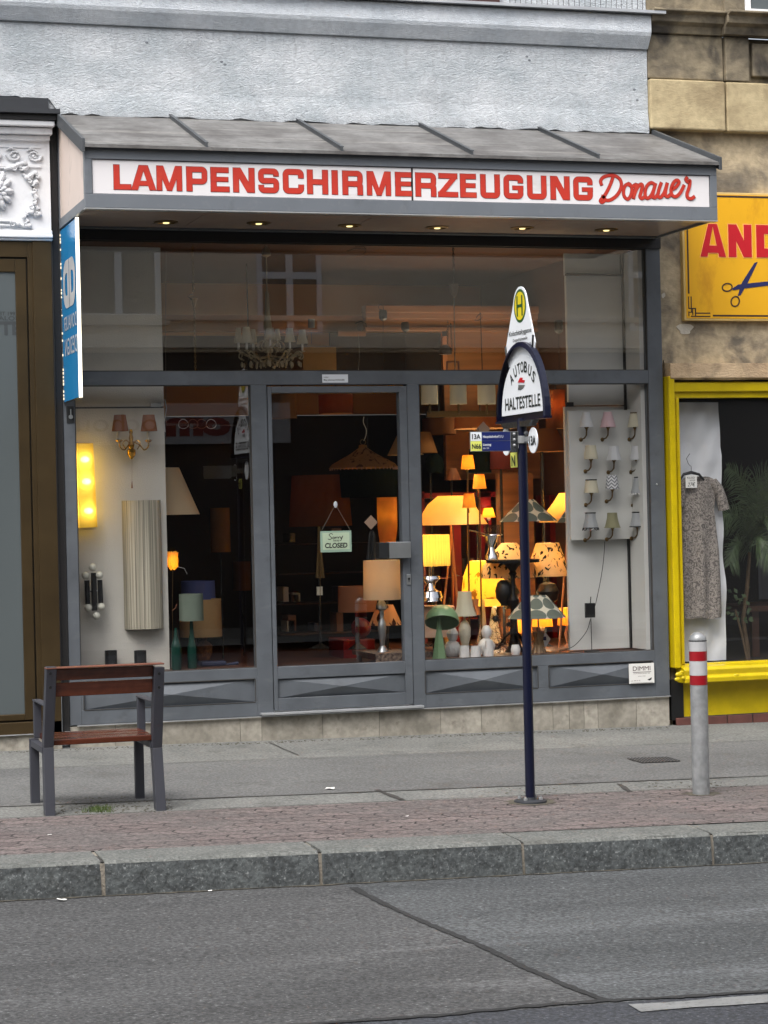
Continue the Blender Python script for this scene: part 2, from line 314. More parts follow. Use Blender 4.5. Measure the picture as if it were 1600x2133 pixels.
M['spb'] = emit('spot_bulb', (255, 232, 160), .9)
for k_, sc_, am_ in (('road', 55, .42), ('roadwarm', 55, .42), ('roaddark', 55, .42), ('asphalt_walk', 60, .26), ('slab', 60, .28), ('kerbtop', 60, .26), ('kerbface', 45, .34), ('marble', 26, .14), ('marble2', 26, .14), ('frame', 7, .07), ('plaster', 30, .07), ('plaster_smooth', 30, .06), ('beige', 24, .08), ('beige_low', 24, .12), ('beige_dark', 20, .12), ('galv', 30, .10), ('roof', 16, .13), ('bronze', 5, .10), ('yellow', 10, .07), ('wood', 22, .10)): grain(M[k_], sc_, am_)
# shades
SH = {}
SH['orange'] = shade_mat('amber_shade', (216, 156, 80), (255, 206, 104), .55, .12)
SH['cone'] = shade_mat('apricot_cone_shade', (228, 186, 130), (255, 218, 144), .5, .04)
SH['yellow'] = shade_mat('yellow_shade', (236, 212, 136), (255, 234, 150), .55, .05)
SH['cream'] = shade_mat('cream_shade', (214, 196, 164), (250, 214, 150), .35, .03)
SH['ivory'] = shade_mat('ivory_shade', (214, 210, 190), (240, 230, 200), .3, .03)
SH['white'] = shade_mat('white_shade', (214, 216, 218), (230, 230, 230), .3, .03)
SH['pink'] = shade_mat('pink_shade', (222, 196, 200), (230, 190, 196), .3, .04)
SH['rose'] = shade_mat('dusty_rose_shade', (150, 104, 76), (190, 120, 80), .3, .05)
SH['olive'] = shade_mat('olive_shade', (150, 148, 118), (160, 156, 124), .3, .05)
SH['greyblue'] = shade_mat('grey_shade', (176, 180, 182), (180, 184, 188), .3, .05)
SH['greygreen'] = shade_mat('grey_green_shade', (120, 132, 120), (120, 132, 120), .2, .05)
SH['violet'] = shade_mat('violet_blue_shade', (84, 92, 136), (96, 104, 160), .25, .05)
SH['beige'] = shade_mat('beige_shade', (168, 138, 98), (190, 150, 100), .3, .06)
SH['parch'] = shade_mat('parchment_shade', (134, 98, 58), (170, 120, 66), .3, .12, 'leaf', (92, 62, 36), 16)
SH['cshade'] = shade_mat('aged_ivory_shade', (206, 200, 180), (210, 200, 170), .3, .04)
SH['brown'] = shade_mat('brown_shade', (120, 84, 50), (160, 100, 56), .3, .06)
SH['umber'] = shade_mat('umber_shade', (92, 58, 34), (150, 84, 40), .35, .08)
SH['dark'] = shade_mat('dark_green_shade', (16, 22, 18), (16, 22, 18), .1, .1)
SH['maroon'] = shade_mat('maroon_shade', (92, 42, 36), (120, 50, 40), .3, .05)
SH['silk'] = pm('grey_silk_shade', (128, 124, 110), .8, rgb2=(196, 190, 172), scale=22, stretch=(6, .2, .04), lo=.35, hi=.65)
SH['dots'] = shade_mat('leaf_print_shade', (224, 222, 206), (240, 226, 190), .3, .03, 'dots', (122, 130, 120), 4)
SH['olivebr'] = shade_mat('olive_branch_shade', (232, 206, 156), (250, 214, 140), .35, .03, 'leaf', (60, 54, 42), 21)
SH['lemon'] = shade_mat('leaf_print_yellow_shade', (240, 206, 110), (255, 226, 110), .5, .05, 'leaf', (168, 130, 50), 11)
SH['zigzag'] = shade_mat('zigzag_shade', (226, 228, 230), (230, 230, 230), .2, .02, 'zigzag', (140, 142, 146))
SH['flower'] = shade_mat('scroll_print_shade', (206, 160, 110), (240, 170, 100), .35, .05, 'leaf', (74, 36, 22), 16)

# ------------------------------------------------------------------ object helpers
def wloc(o):
    v = Vector((0, 0, 0))
    while o: v += Vector(o.location); o = o.parent
    return v
def thing(name, label, cat, loc=(0, 0, 0), group=None):
    o = bpy.data.objects.new(name, None); COL.objects.link(o); o.location = loc; o.empty_display_size = .05
    o['label'] = label; o['category'] = cat
    if group: o['group'] = group
    return o
def tag(o, label, cat, group=None):
    o['label'] = label; o['category'] = cat
    if group: o['group'] = group
    return o
class MB:
    """collects shapes in world coordinates, then builds ONE mesh object"""
    def __init__(s): s.b = bmesh.new(); s.uv = s.b.loops.layers.uv.new('UVMap')
    def quad(s, *p):
        try: return s.b.faces.new([s.b.verts.new(Vector(q)) for q in p])
        except ValueError: return None
    def box(s, x0, x1, y0, y1, z0, z1):
        v = [s.b.verts.new((x, y, z)) for x in (x0, x1) for y in (y0, y1) for z in (z0, z1)]
        for f in ((0, 1, 3, 2), (4, 6, 7, 5), (0, 4, 5, 1), (2, 3, 7, 6), (0, 2, 6, 4), (1, 5, 7, 3)): s.b.faces.new([v[i] for i in f])
        return s
    def hexa(s, p):   # 8 points: bottom ring 0-3, top ring 4-7
        v = [s.b.verts.new(Vector(q)) for q in p]
        for f in ((3, 2, 1, 0), (4, 5, 6, 7), (0, 1, 5, 4), (1, 2, 6, 5), (2, 3, 7, 6), (3, 0, 4, 7)): s.b.faces.new([v[i] for i in f])
        return s
    def prism(s, pts, d):   # polygon pts (3D) extruded by vector d
        a = [s.b.verts.new(Vector(q)) for q in pts]; b = [s.b.verts.new(Vector(q)+Vector(d)) for q in pts]; n = len(a)
        s.b.faces.new(a); s.b.faces.new(b[::-1])
        for i in range(n): s.b.faces.new([a[i], b[i], b[(i+1) % n], a[(i+1) % n]])
        return s
    def tube(s, pts, r, seg=8, cap=True):
        pts = [Vector(p) for p in pts]; n = len(pts); rr = r if isinstance(r, (list, tuple)) else [r]*n
        rings = []; up = None
        for i, p in enumerate(pts):
            t = (pts[min(i+1, n-1)]-pts[max(i-1, 0)]).normalized()
            if up is None: up = Vector((0, 0, 1)) if abs(t.z) < .9 else Vector((0, 1, 0))
            a = t.cross(up)
            if a.length < 1e-6: a = t.cross(Vector((1, 0, 0)))
            a.normalize(); b = t.cross(a).normalized(); up = -b if False else up
            rings.append([s.b.verts.new(p+(a*cos(2*pi*k/seg)+b*sin(2*pi*k/seg))*rr[i]) for k in range(seg)])
        for i in range(n-1):
            for k in range(seg):
                s.b.faces.new([rings[i][k], rings[i][(k+1) % seg], rings[i+1][(k+1) % seg], rings[i+1][k]])
        if cap: s.b.faces.new(rings[0][::-1]); s.b.faces.new(rings[-1])
        return s
    def lathe(s, c, prof, seg=32, ribs=0, amp=0.0, thick=0.0, cap=True, sy=1.0, square=0):
        """prof [(r, z)] about the vertical line through c (x, y)"""
        def ring(r, z):
            o = []
            for k in range(seg):
                a = 2*pi*k/seg; q = r
                if ribs: q = r*(1+amp*cos(ribs*a))
                if square: a += pi/4; q = r/max(abs(cos(a)), abs(sin(a))); q = min(q, r*square)
                o.append(s.b.verts.new((c[0]+q*cos(a), c[1]+q*sin(a)*sy, z)))
            return o
        P = list(prof)
        if thick: P = P + [(max(r-thick, .001), z) for r, z in reversed(P)]
        R = [ring(max(r, .0006), z) for r, z in P]; n = len(R); L_ = n if thick else n-1
        zs = [z for r, z in prof]; z0, z1 = min(zs), max(zs)
        for i in range(L_):
            A, B = R[i], R[(i+1) % n]; za, zb = P[i][1], P[(i+1) % n][1]
            for k in range(seg):
                f = s.b.faces.new([A[k], A[(k+1) % seg], B[(k+1) % seg], B[k]])
                uvs = [(k/seg, za), ((k+1)/seg, za), ((k+1)/seg, zb), (k/seg, zb)]
                for lp, (a, z) in zip(f.loops, uvs): lp[s.uv].uv = (a, (z-z0)/max(z1-z0, 1e-6))
        if cap and not thick:
            s.b.faces.new(R[0][::-1]); s.b.faces.new(R[-1])
        return s
    def ball(s, c, r, seg=16, sx=1, sy=1, sz=1):
        n = 10; c = Vector(c); rg = []
        for i in range(1, n):
            a = pi*i/n; rg.append([s.b.verts.new(c+Vector((r*sx*sin(a)*cos(2*pi*k/seg), r*sy*sin(a)*sin(2*pi*k/seg), r*sz*cos(a)))) for k in range(seg)])
        t = s.b.verts.new(c+Vector((0, 0, r*sz))); u = s.b.verts.new(c-Vector((0, 0, r*sz)))
        for i in range(n-2):
            for k in range(seg): s.b.faces.new([rg[i][k], rg[i+1][k], rg[i+1][(k+1) % seg], rg[i][(k+1) % seg]])
        for k in range(seg):
            s.b.faces.new([t, rg[0][k], rg[0][(k+1) % seg]]); s.b.faces.new([u, rg[-1][(k+1) % seg], rg[-1][k]])
        return s
    def strip(s, pts, t, org, ux, uy, depth=.003, off=0.0, closed=False, cap=True):
        """flat ribbon of width t along 2D points on the plane org+ux*a+uy*b, raised along the plane's normal"""
        org, ux, uy = Vector(org), Vector(ux), Vector(uy); n = ux.cross(uy).normalized()
        P = []
        for p in pts:
            p = Vector(p)
            if not P or (p-P[-1]).length > 1e-4: P.append(p)
        N = len(P); A = []; B = []
        for i in range(N):
            if closed: a, b = P[(i-1) % N], P[(i+1) % N]; d0 = (P[i]-a).normalized(); d1 = (b-P[i]).normalized()
            else:
                d0 = (P[i]-P[i-1]).normalized() if i > 0 else (P[1]-P[0]).normalized()
                d1 = (P[i+1]-P[i]).normalized() if i < N-1 else d0
            n0 = Vector((-d0.y, d0.x)); n1 = Vector((-d1.y, d1.x)); mm = (n0+n1)
            mm = mm.normalized() if mm.length > 1e-6 else n0
            w = t/2/max(mm.dot(n0), .35); A.append(P[i]+mm*w); B.append(P[i]-mm*w)
        tw = lambda q, h: s.b.verts.new(org+ux*q.x+uy*q.y+n*(off+h))
        a1 = [tw(q, depth) for q in A]; b1 = [tw(q, depth) for q in B]; a0 = [tw(q, 0) for q in A]; b0 = [tw(q, 0) for q in B]
        for i in range(N if closed else N-1):
            j = (i+1) % N
            for f in ((b1[i], b1[j], a1[j], a1[i]), (a1[i], a1[j], a0[j], a0[i]), (b0[i], b0[j], b1[j], b1[i])): s.b.faces.new(f)
        if not closed:
            s.b.faces.new((a1[0], a0[0], b0[0], b1[0])); s.b.faces.new((b1[-1], b0[-1], a0[-1], a1[-1]))
        return s
    def poly(s, pts, org, ux, uy, depth=.003, off=0.0):
        org, ux, uy = Vector(org), Vector(ux), Vector(uy); n = ux.cross(uy).normalized()
        return s.prism([org+ux*a+uy*b+n*off for a, b in pts], n*depth)
    def text(s, body, org, ux, uy, w=None, h=1.0, depth=.001, off=0.0, bold=0.0, align='L', shear=0.0, mirror=False):
        """built-in font, cap height h, optionally squeezed to width w; org = lower left (or centre) of the line"""
        c = bpy.data.curves.new('t', 'FONT'); c.body = body; c.size = 1.0; c.offset = bold; c.resolution_u = 3; c.shear = shear
        o = bpy.data.objects.new('t', c); COL.objects.link(o)
        dg = bpy.context.evaluated_depsgraph_get(); me = bpy.data.meshes.new_from_object(o.evaluated_get(dg))
        xs = [v.co.x for v in me.vertices]; ys = [v.co.y for v in me.vertices]
        if not xs: bpy.data.objects.remove(o); return s
        x0, x1 = min(xs), max(xs); ch = 0.69+2*bold; sy = h/ch; sx = (w/(x1-x0)) if w else sy
        if align == 'C': xo = -(x0+x1)/2
        else: xo = -x0
        org, ux, uy = Vector(org), Vector(ux), Vector(uy); n = ux.cross(uy).normalized()
        mi = -1 if mirror else 1
        fr = [s.b.verts.new(org+ux*((v.co.x+xo)*sx*mi)+uy*((v.co.y+bold)*sy)+n*(off+depth)) for v in me.vertices]
        for p in me.polygons:
            try: s.b.faces.new([fr[i] for i in p.vertices])
            except ValueError: pass
        bpy.data.objects.remove(o); bpy.data.meshes.remove(me); return s
    def build(s, name, mat, parent=None, smooth=False, bevel=0.0, recalc=True):
        if recalc: bmesh.ops.recalc_face_normals(s.b, faces=s.b.faces[:])
        off = wloc(parent) if parent else Vector((0, 0, 0))
        me = bpy.data.meshes.new(name)
        if off.length: bmesh.ops.translate(s.b, vec=-off, verts=s.b.verts[:])
        s.b.to_mesh(me); s.b.free(); me.materials.append(mat)
        if smooth:
            for p in me.polygons: p.use_smooth = True
        o = bpy.data.objects.new(name, me); COL.objects.link(o)
        if parent: o.parent = parent
        if smooth:
            try: me.set_sharp_from_angle(angle=radians(38))
            except Exception: pass
        if bevel:
            md = o.modifiers.new('bevel', 'BEVEL'); md.width = bevel; md.segments = 2; md.limit_method = 'ANGLE'
        return o
def struct(o): o['kind'] = 'structure'; return o
def bulb_light(parent, loc, power, col=(1, .82, .56), r=.025):
    l = bpy.data.lights.new('bulb_light', 'POINT'); l.energy = power; l.color = col; l.shadow_soft_size = r
    o = bpy.data.objects.new('bulb_light', l); COL.objects.link(o); o.parent = parent; o.location = Vector(loc)-wloc(parent); return o
def px_lathe(mb, u, v, y, prof, **k):
    """prof [(v, half width)] measured in the photo; axis through (u, v) at depth y"""
    c = at(u, v, y); q = mpp(c.x, y)
    mb.lathe((c.x, c.y), [(hw*q, zof(c.x, y, vv)) for vv, hw in prof], **k); return c, q

# ------------------------------------------------------------------ GROUND
def road_z(x, y):
    yk = -4.22-0.038*x
    return gz(x, yk)-0.155+0.02*(max(y, -9.5)-yk)
XL, XR = -45, 60
def kerb_y(x): return -4.22-0.038*(x)
def sheet(name, mat, ya, yb, zf, off=0.0, xs=None, n=40):
    """a ground sheet between two lines ya(x) and yb(x)"""
    b = MB(); xs = xs or [XL+(XR-XL)*i/n for i in range(n+1)]
    prev = None
    for x in xs:
        row = [b.b.verts.new((x, y, zf(x, y)+off)) for y in [ya(x)+(yb(x)-ya(x))*j/3 for j in range(4)]]
        if prev:
            for j in range(3): b.b.faces.new((prev[j], row[j], row[j+1], prev[j+1]))
        prev = row
    o = b.build(name, mat); struct(o); return o
l1a, l1b = ground(0, 1604), ground(1600, 1543)
l2a, l2b = ground(540, 1659.6), ground(1600, 1617)
l3a, l3b = ground(0, 1706), ground(1600, 1636)
def line(a, b):
    k = (b.y-a.y)/(b.x-a.x); return lambda x: a.y+k*(max(min(x, 14), -6)-a.x)
Y1, Y2, Y3 = line(l1a, l1b), line(l2a, l2b), line(l3a, l3b)
KI = lambda x: kerb_y(x)+.27
# huge base ground far below everything
b = MB(); b.quad((-200, -200, -1.5), (200, -200, -1.5), (200, 200, -1.5), (-200, 200, -1.5)); struct(b.build('ground', M['road']))
XS = [XL+(XR-XL)*i/40 for i in range(41)]
sheet('pavement_slabs', M['slab'], lambda x: .05, lambda x: Y1(x)+.004, gz)
sheet('pavement', M['asphalt_walk'], lambda x: Y1(x)-.004, lambda x: Y2(x)+.004, gz, .001)
sheet('pavement_edge_strip', M['slab'], lambda x: Y2(x)-.004, lambda x: Y3(x)+.004, gz)
sheet('pavement_bed', M['joint'], lambda x: .2, lambda x: kerb_y(x)+.01, gz, -.006)
# brick paving strip, zigzag interlocking pavers
mt, t, p = base_mat('zigzag_brick_paving')
tc = ND(t, 'ShaderNodeTexCoord'); sx = ND(t, 'ShaderNodeSeparateXYZ'); t.links.new(tc.outputs['Object'], sx.inputs[0])
pp = ND(t, 'ShaderNodeMath', operation='PINGPONG'); pp.inputs[1].default_value = .055; t.links.new(sx.outputs[0], pp.inputs[0])
ya = ND(t, 'ShaderNodeMath', operation='MULTIPLY_ADD'); ya.inputs[1].default_value = .55; t.links.new(pp.outputs[0], ya.inputs[0]); t.links.new(sx.outputs[1], ya.inputs[2])
pq = ND(t, 'ShaderNodeMath', operation='PINGPONG'); pq.inputs[1].default_value = .055; t.links.new(sx.outputs[1], pq.inputs[0])
xa = ND(t, 'ShaderNodeMath', operation='MULTIPLY_ADD'); xa.inputs[1].default_value = .5; t.links.new(pq.outputs[0], xa.inputs[0]); t.links.new(sx.outputs[0], xa.inputs[2])
cb = ND(t, 'ShaderNodeCombineXYZ'); t.links.new(xa.outputs[0], cb.inputs[0]); t.links.new(ya.outputs[0], cb.inputs[1])
bk = ND(t, 'ShaderNodeTexBrick'); bk.inputs['Scale'].default_value = 1.0; bk.inputs['Brick Width'].default_value = .22; bk.inputs['Row Height'].default_value = .11
bk.inputs['Mortar Size'].default_value = .007; bk.inputs['Mortar Smooth'].default_value = .3; bk.inputs['Color1'].default_value = L((92, 83, 82)); bk.inputs['Color2'].default_value = L((112, 102, 100)); bk.inputs['Mortar'].default_value = L((40, 38, 37))
t.links.new(cb.outputs[0], bk.inputs['Vector'])
nz = ND(t, 'ShaderNodeTexNoise'); nz.inputs['Scale'].default_value = 2.6; nz.inputs['Detail'].default_value = 10; t.links.new(tc.outputs['Object'], nz.inputs['Vector'])
rr = ND(t, 'ShaderNodeMapRange'); rr.inputs[1].default_value = .4; rr.inputs[2].default_value = .68; rr.inputs[4].default_value = .9; t.links.new(nz.outputs[0], rr.inputs[0])
mx = ND(t, 'ShaderNodeMixRGB'); mx.inputs[2].default_value = L((92, 88, 87)); t.links.new(rr.outputs[0], mx.inputs[0]); t.links.new(bk.outputs[0], mx.inputs[1])
t.links.new(mx.outputs[0], p.inputs['Base Color']); p.inputs['Roughness'].default_value = .85
n2 = ND(t, 'ShaderNodeTexNoise'); n2.inputs['Scale'].default_value = 150; t.links.new(tc.outputs['Object'], n2.inputs['Vector'])
ad = ND(t, 'ShaderNodeMath', operation='MULTIPLY_ADD'); ad.inputs[1].default_value = -1.4; t.links.new(bk.outputs['Fac'], ad.inputs[0]); t.links.new(n2.outputs[0], ad.inputs[2])
bp = ND(t, 'ShaderNodeBump'); bp.inputs['Strength'].default_value = .5; bp.inputs['Distance'].default_value = .01; t.links.new(ad.outputs[0], bp.inputs['Height']); t.links.new(bp.outputs[0], p.inputs['Normal'])
M['pavers'] = grain(speckle(speckle(mt, 60, (58, 53, 52), .7), 75, (132, 122, 120), .5, (1.1, .9, 1)), 50, .28)
sheet('brick_paving', M['pavers'], lambda x: Y3(x)-.005, lambda x: KI(x)+.004, gz, .002)

# kerb: granite stones with mortar joints
kj = [ground(205, 1786).x, ground(650, 1763).x, ground(1062, 1742).x, ground(1455, 1726).x]
step = (kj[3]-kj[0])/3
joints = [kj[0]-step*i for i in range(12, 0, -1)] + kj + [kj[3]+step*i for i in range(1, 14)]
bt, bf = MB(), MB()
for a, c in zip(joints[:-1], joints[1:]):
    a += .007+random.uniform(0, .004); c -= .007+random.uniform(0, .004); h = random.uniform(-.003, .003); N = 14
    prof = None
    for i in range(N+1):
        x = a+(c-a)*i/N; yk = kerb_y(x)+random.uniform(-.004, .004); z = gz(x, yk)+h
        zt = lambda y: gz(x, y)+h
        top = [(x, KI(x), zt(KI(x))), (x, yk+.035, zt(yk)+.0), (x, yk+.012, z-.004), (x, yk+.001, z-.016)]
        fc = [(x, yk+.001, z-.016), (x, yk-.006+random.uniform(-.003, .003), z-.07), (x, yk-.012+random.uniform(-.003, .003), z-.12), (x, yk-.018, road_z(x, yk)-.03)]
        tv = [bt.b.verts.new(q) for q in top]; fv = [bf.b.verts.new(q) for q in fc]
        if prof:
            for A, B, bb in ((prof[0], tv, bt), (prof[1], fv, bf)):
                for j in range(3): bb.b.faces.new((A[j], A[j+1], B[j+1], B[j]))
        else:
            bt.b.faces.new([bt.b.verts.new(q) for q in top+fc[1:]+[(x, KI(x), fc[-1][2])]])
        prof = (tv, fv)
    bt.b.faces.new([bt.b.verts.new(q) for q in (top+fc[1:]+[(x, KI(x), fc[-1][2])])[::-1]])
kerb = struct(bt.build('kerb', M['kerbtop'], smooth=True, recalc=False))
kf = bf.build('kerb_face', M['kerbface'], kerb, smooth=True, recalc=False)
b = MB()
for i, x in enumerate(joints):
    yk = kerb_y(x)
    w = .012; b.hexa([(x-w, yk-.006, gz(x, yk)-.2), (x+w, yk-.006, gz(x, yk)-.2), (x+w, KI(x), gz(x, yk)-.2), (x-w, KI(x), gz(x, yk)-.2),
                      (x-w, yk+.004, gz(x, yk)-.012), (x+w, yk+.004, gz(x, yk)-.012), (x+w, KI(x), gz(x, KI(x))-.003), (x-w, KI(x), gz(x, KI(x))-.003)])
b.build('kerb_mortar', pm('mortar', (128, 122, 112), .9, bump=.6, bscale=90), kerb)

# road
def road_at(u, v):
    d = ray(u, v)
    for _ in range(1):
        pass
    lo, hi = 3.0, 14.0
    for _ in range(40):
        t_ = (lo+hi)/2; q = CAM+d*t_
        if q.z > road_z(q.x, q.y): lo = t_
        else: hi = t_
    return q
RJ = [road_at(735, 1850), road_at(800, 1884), road_at(865, 1914), road_at(935, 1943), road_at(1010, 1975), road_at(1090, 2015), road_at(1170, 2050), road_at(1262, 2086)]
LJ = [road_at(700, 2131), road_at(900, 2118), road_at(1080, 2100), road_at(1262, 2086), road_at(1430, 2078), road_at(1600, 2066)]
kx = (LJ[-1].y-LJ[0].y)/(LJ[-1].x-LJ[0].x)
LY = lambda x: LJ[0].y+kx*(max(-8, min(x, 14))-LJ[0].x)
dx = (RJ[-1].x-RJ[0].x)/(RJ[-1].y-RJ[0].y)
RX = lambda y: RJ[0].x+dx*(y-RJ[0].y)
def roadpiece(name, mat, x0, x1, ya, yb, off=0.0, n=24, slant=None):
    b = MB(); prev = None
    for i in range(n+1):
        f = i/n; row = []
        for j in range(7):
            g = j/6
            xx = x0+(x1-x0)*f
            y = ya(xx)+(yb(xx)-ya(xx))*g
            if slant == 'R': xa_ = RX(y); xx = xa_+(x1-xa_)*f; y = ya(xx)+(yb(xx)-ya(xx))*g
            if slant == 'L': xa_ = RX(y); xx = x0+(xa_-x0)*f; y = ya(xx)+(yb(xx)-ya(xx))*g
            row.append(b.b.verts.new((xx, y, road_z(xx, y)+off)))
        if prev:
            for j in range(6): b.b.faces.new((prev[j], row[j], row[j+1], prev[j+1]))
        prev = row
    return struct(b.build(name, mat))
roadpiece('road', M['roadwarm'], XL, 0, lambda x: kerb_y(x), LY, 0, 24, 'L')
roadpiece('road', M['road'], 0, XR, lambda x: kerb_y(x), LY, 0, 24, 'R')
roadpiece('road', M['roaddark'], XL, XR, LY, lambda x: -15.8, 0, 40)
def wobble(pts, w, n=5):
    out = []
    for a, c in zip(pts[:-1], pts[1:]):
        for i in range(n): out.append(a.lerp(c, i/n)+Vector((random.uniform(-w, w), random.uniform(-w, w), 0)))
    return out+[pts[-1]]
def ribbon_on_road(b, pts, w, off=.004, jit=.25):
    prev = None
    for i, q in enumerate(pts):
        d = (pts[min(i+1, len(pts)-1)]-pts[max(i-1, 0)]); d.z = 0; d.normalize(); nn = Vector((-d.y, d.x, 0))*w/2*(1+random.uniform(-jit, jit))
        r = [b.b.verts.new((v.x, v.y, road_z(v.x, v.y)+off)) for v in (q+nn, q-nn)]
        if prev: b.b.faces.new((prev[0], prev[1], r[1], r[0]))
        prev = r
b = MB(); ribbon_on_road(b, wobble(RJ, .004, 9), .034, .004, .35); ribbon_on_road(b, wobble([Vector((-8, LY(-8), 0)), Vector((0, LY(0), 0))]+LJ+[Vector((14, LY(14), 0))], .006, 10), .034, .0045, .3)
struct(b.build('road_joint', M['tar']))
# gutter line of grit at the kerb foot
b = MB()
prev = None
for i in range(161):
    x = -2+10*i/160; w = random.uniform(.004, .024); yk = kerb_y(x)-.017
    r = [b.b.verts.new((x, yk+.01, road_z(x, yk)+.003)), b.b.verts.new((x, yk-w, road_z(x, yk-w)+.0035))]
    if prev: b.b.faces.new((prev[0], prev[1], r[1], r[0]))
    prev = r
struct(b.build('gutter_dirt', M['dirt']))
# worn white marking
a, c = road_at(1322, 2102), road_at(1600, 2082)
b = MB(); N = 24; prev = None; dr = (c-a); dr.z = 0; dr.normalize(); nn = Vector((-dr.y, dr.x, 0))
for i in range(N+1):
    q = a.lerp(c+dr*2.2, i/N); w = .055+random.uniform(-.008, .008)
    r = [b.b.verts.new((v.x, v.y, road_z(v.x, v.y)+.004)) for v in (q+nn*w, q-nn*w)]
    if prev: b.b.faces.new((prev[0], prev[1], r[1], r[0]))
    prev = r
struct(b.build('road_marking', M['roadpaint']))
# pavement joint lines
def gribbon(b, pts, w, off=.004, jit=.3):
    prev = None
    for i, q in enumerate(pts):
        d = (pts[min(i+1, len(pts)-1)]-pts[max(i-1, 0)]); d.z = 0; d.normalize(); nn = Vector((-d.y, d.x, 0))*w/2*(1+random.uniform(-jit, jit))
        r = [b.b.verts.new((v.x, v.y, gz(v.x, v.y)+off)) for v in (q+nn, q-nn)]
        if prev: b.b.faces.new((prev[0], prev[1], r[1], r[0]))
        prev = r
b = MB()
for F, w in ((Y1, .012), (Y2, .016), (Y3, .014)):
    gribbon(b, wobble([Vector((x, F(x), 0)) for x in (-3, 0, 2, 4, 6, 8, 12)], .004, 14), w)
gribbon(b, wobble([ground(561, 1548), ground(622, 1574)], .004, 6), .012); gribbon(b, wobble([ground(785, 1646), ground(838, 1667)], .004, 6), .035)
gribbon(b, wobble([ground(1290, 1634), ground(1313, 1651)], .004, 6), .03)
struct(b.build('pavement_joints', M['joint']))

# ------------------------------------------------------------------ GREY BUILDING (upper wall, cornice band)
FX0, FX1 = 2.256, 6.485                            # shopfront edges
bld = thing('building', 'pale grey rough plastered house with a band cornice above the lamp shop', 'building', (6.43, 0, 3.69))
# wall from a gridded front with a ragged lower edge
XE = 6.425
b = MB()
b.box(-9, XE, .002, .35, 3.69, 9.5)
b.build('wall', M['plaster'], bld)
b = MB(); b.box(-9, 2.2, .03, .35, 2.9, 3.688); b.box(-9, 1.0, .03, .35, -.6, 2.9)
b.box(2.2, 6.478, .06, .35, 2.99, 3.688); b.build('lower_wall', M['plaster_smooth'], bld)
# ragged plaster lip over the canopy
b = MB(); n = 120; prev = None
for i in range(n+1):
    x = -2.0+(XE-.002+2.0)*i/n; z = 3.69+random.uniform(-.014, .01)
    if x < 2.26: z = 3.78 if x > 2.05 else (3.80 if x < 1.95 else 3.79); z += random.uniform(-.008, .008)
    r = [b.b.verts.new(q) for q in ((x, -.012+random.uniform(-.003, .003), z), (x, -.016, z+.05), (x, .0, z+.16), (x, .004, z-.004))]
    if prev:
        for j in range(3): b.b.faces.new((prev[j], prev[j+1], r[j+1], r[j]))
        b.b.faces.new((prev[3], prev[0], r[0], r[3]))
    prev = r
b.build('plaster_lip', M['plaster'], bld, smooth=True)
zc0, zc1 = at(1340, 66, -.085).z-.06, at(1340, 31, -.085).z
b = MB(); b.prism([(XE+.004, .001, zc0+.0), (XE+.004, -.015, zc0-.05), (XE+.004, -.075, zc0+.035), (XE+.004, -.085, zc0+.06), (XE+.004, -.085, zc1), (XE+.004, .001, zc1)], (-16, 0, 0))
b.build('cornice', M['plaster_smooth'], bld, bevel=.008)
zl = at(1200, 17, -.12).z
b = MB(); b.box(-9, 6.52, -.13, .0, zl-.008, zl+.012); b.build('ledge_flashing', M['strip'], bld)
b = MB(); b.box(-9, 6.44, -.07, -.001, zc1+.001, zl-.009); b.build('ledge_core', M['plaster_smooth'], bld)
# window above the ledge: brown frame bottom, and bird netting panel
q = at(1040, 0, -.02); b = MB(); b.box(q.x-1.3, q.x, -.03, -.001, zl+.02, zl+1.4); b.build('window_frame', M['winbrown'], bld)
b = MB()
x0, x1 = at(1062, 0, -.05).x, at(1338, 0, -.05).x
for i in range(26):
    x = x0+(x1-x0)*i/25; b.tube([(x, -.05, zl+.012), (x+random.uniform(-.008, .008), -.06, zl+.16)], .0016, 5, False)
b.build('pigeon_spikes', M['frame_dark'], bld)
# holes and cracks in the plaster
M['hole'] = pm('hole_shadow_grey', (120, 126, 132), .95)
for u, v in ((462, 128), (469, 134), (1103, 125), (1098, 117), (1322, 186), (306, 88), (1325, 244), (1328, 208)):
    q = at(u, v, -.002); b = MB(); b.ball((q.x, .001, q.z), .009, 8, 1.2, .25, .8); b.build('plaster_hole', M['hole'], bld)

# ------------------------------------------------------------------ SHOPFRONT
shop = thing('shopfront', 'grey metal lamp shop front with large windows and a middle door', 'shopfront', (FX0, 0, -.26))
def bar(b, x0, x1, z0, z1, y0=-.012, y1=.07): b.box(x0, x1, y0, y1, z0, z1)
WT, WB = 1.933, .059; UB, UT = 2.024, 2.876
b = MB()
bar(b, FX0, 2.332, -.262, 2.985)                   # left stile
bar(b, 6.375, FX1, -.262, 2.985)                   # right stile
bar(b, 2.332, 6.375, WT, UB, -.0105)               # transom
bar(b, 3.504, 3.612, -.262, WT, -.0115)            # mullion left of door
bar(b, 4.590, 4.677, -.262, WT, -.0115)
bar(b, 2.332, 3.504, -.015, WB, -.0105); bar(b, 4.677, 6.375, -.015, WB, -.0105)
bar(b, 2.332, 3.504, -.262, -.165, -.0105); bar(b, 4.677, 6.375, -.262, -.165, -.0105)
bar(b, 5.492, 5.577, -.165, -.015, -.0100)
bar(b, 2.332, 2.350, -.165, -.015, -.0105); bar(b, 3.488, 3.504, -.165, -.015, -.0105)
bar(b, 6.355, 6.375, -.165, -.015, -.0105)
b.build('frame', M['frame'], shop, bevel=.003)
b = MB(); b.box(2.333, 6.484, -.03, .07, 2.877, 2.974); b.build('shadow_shutter_box', M['frame_dark'], shop)  # near-black: the canopy's shadow is painted into this top box's colour
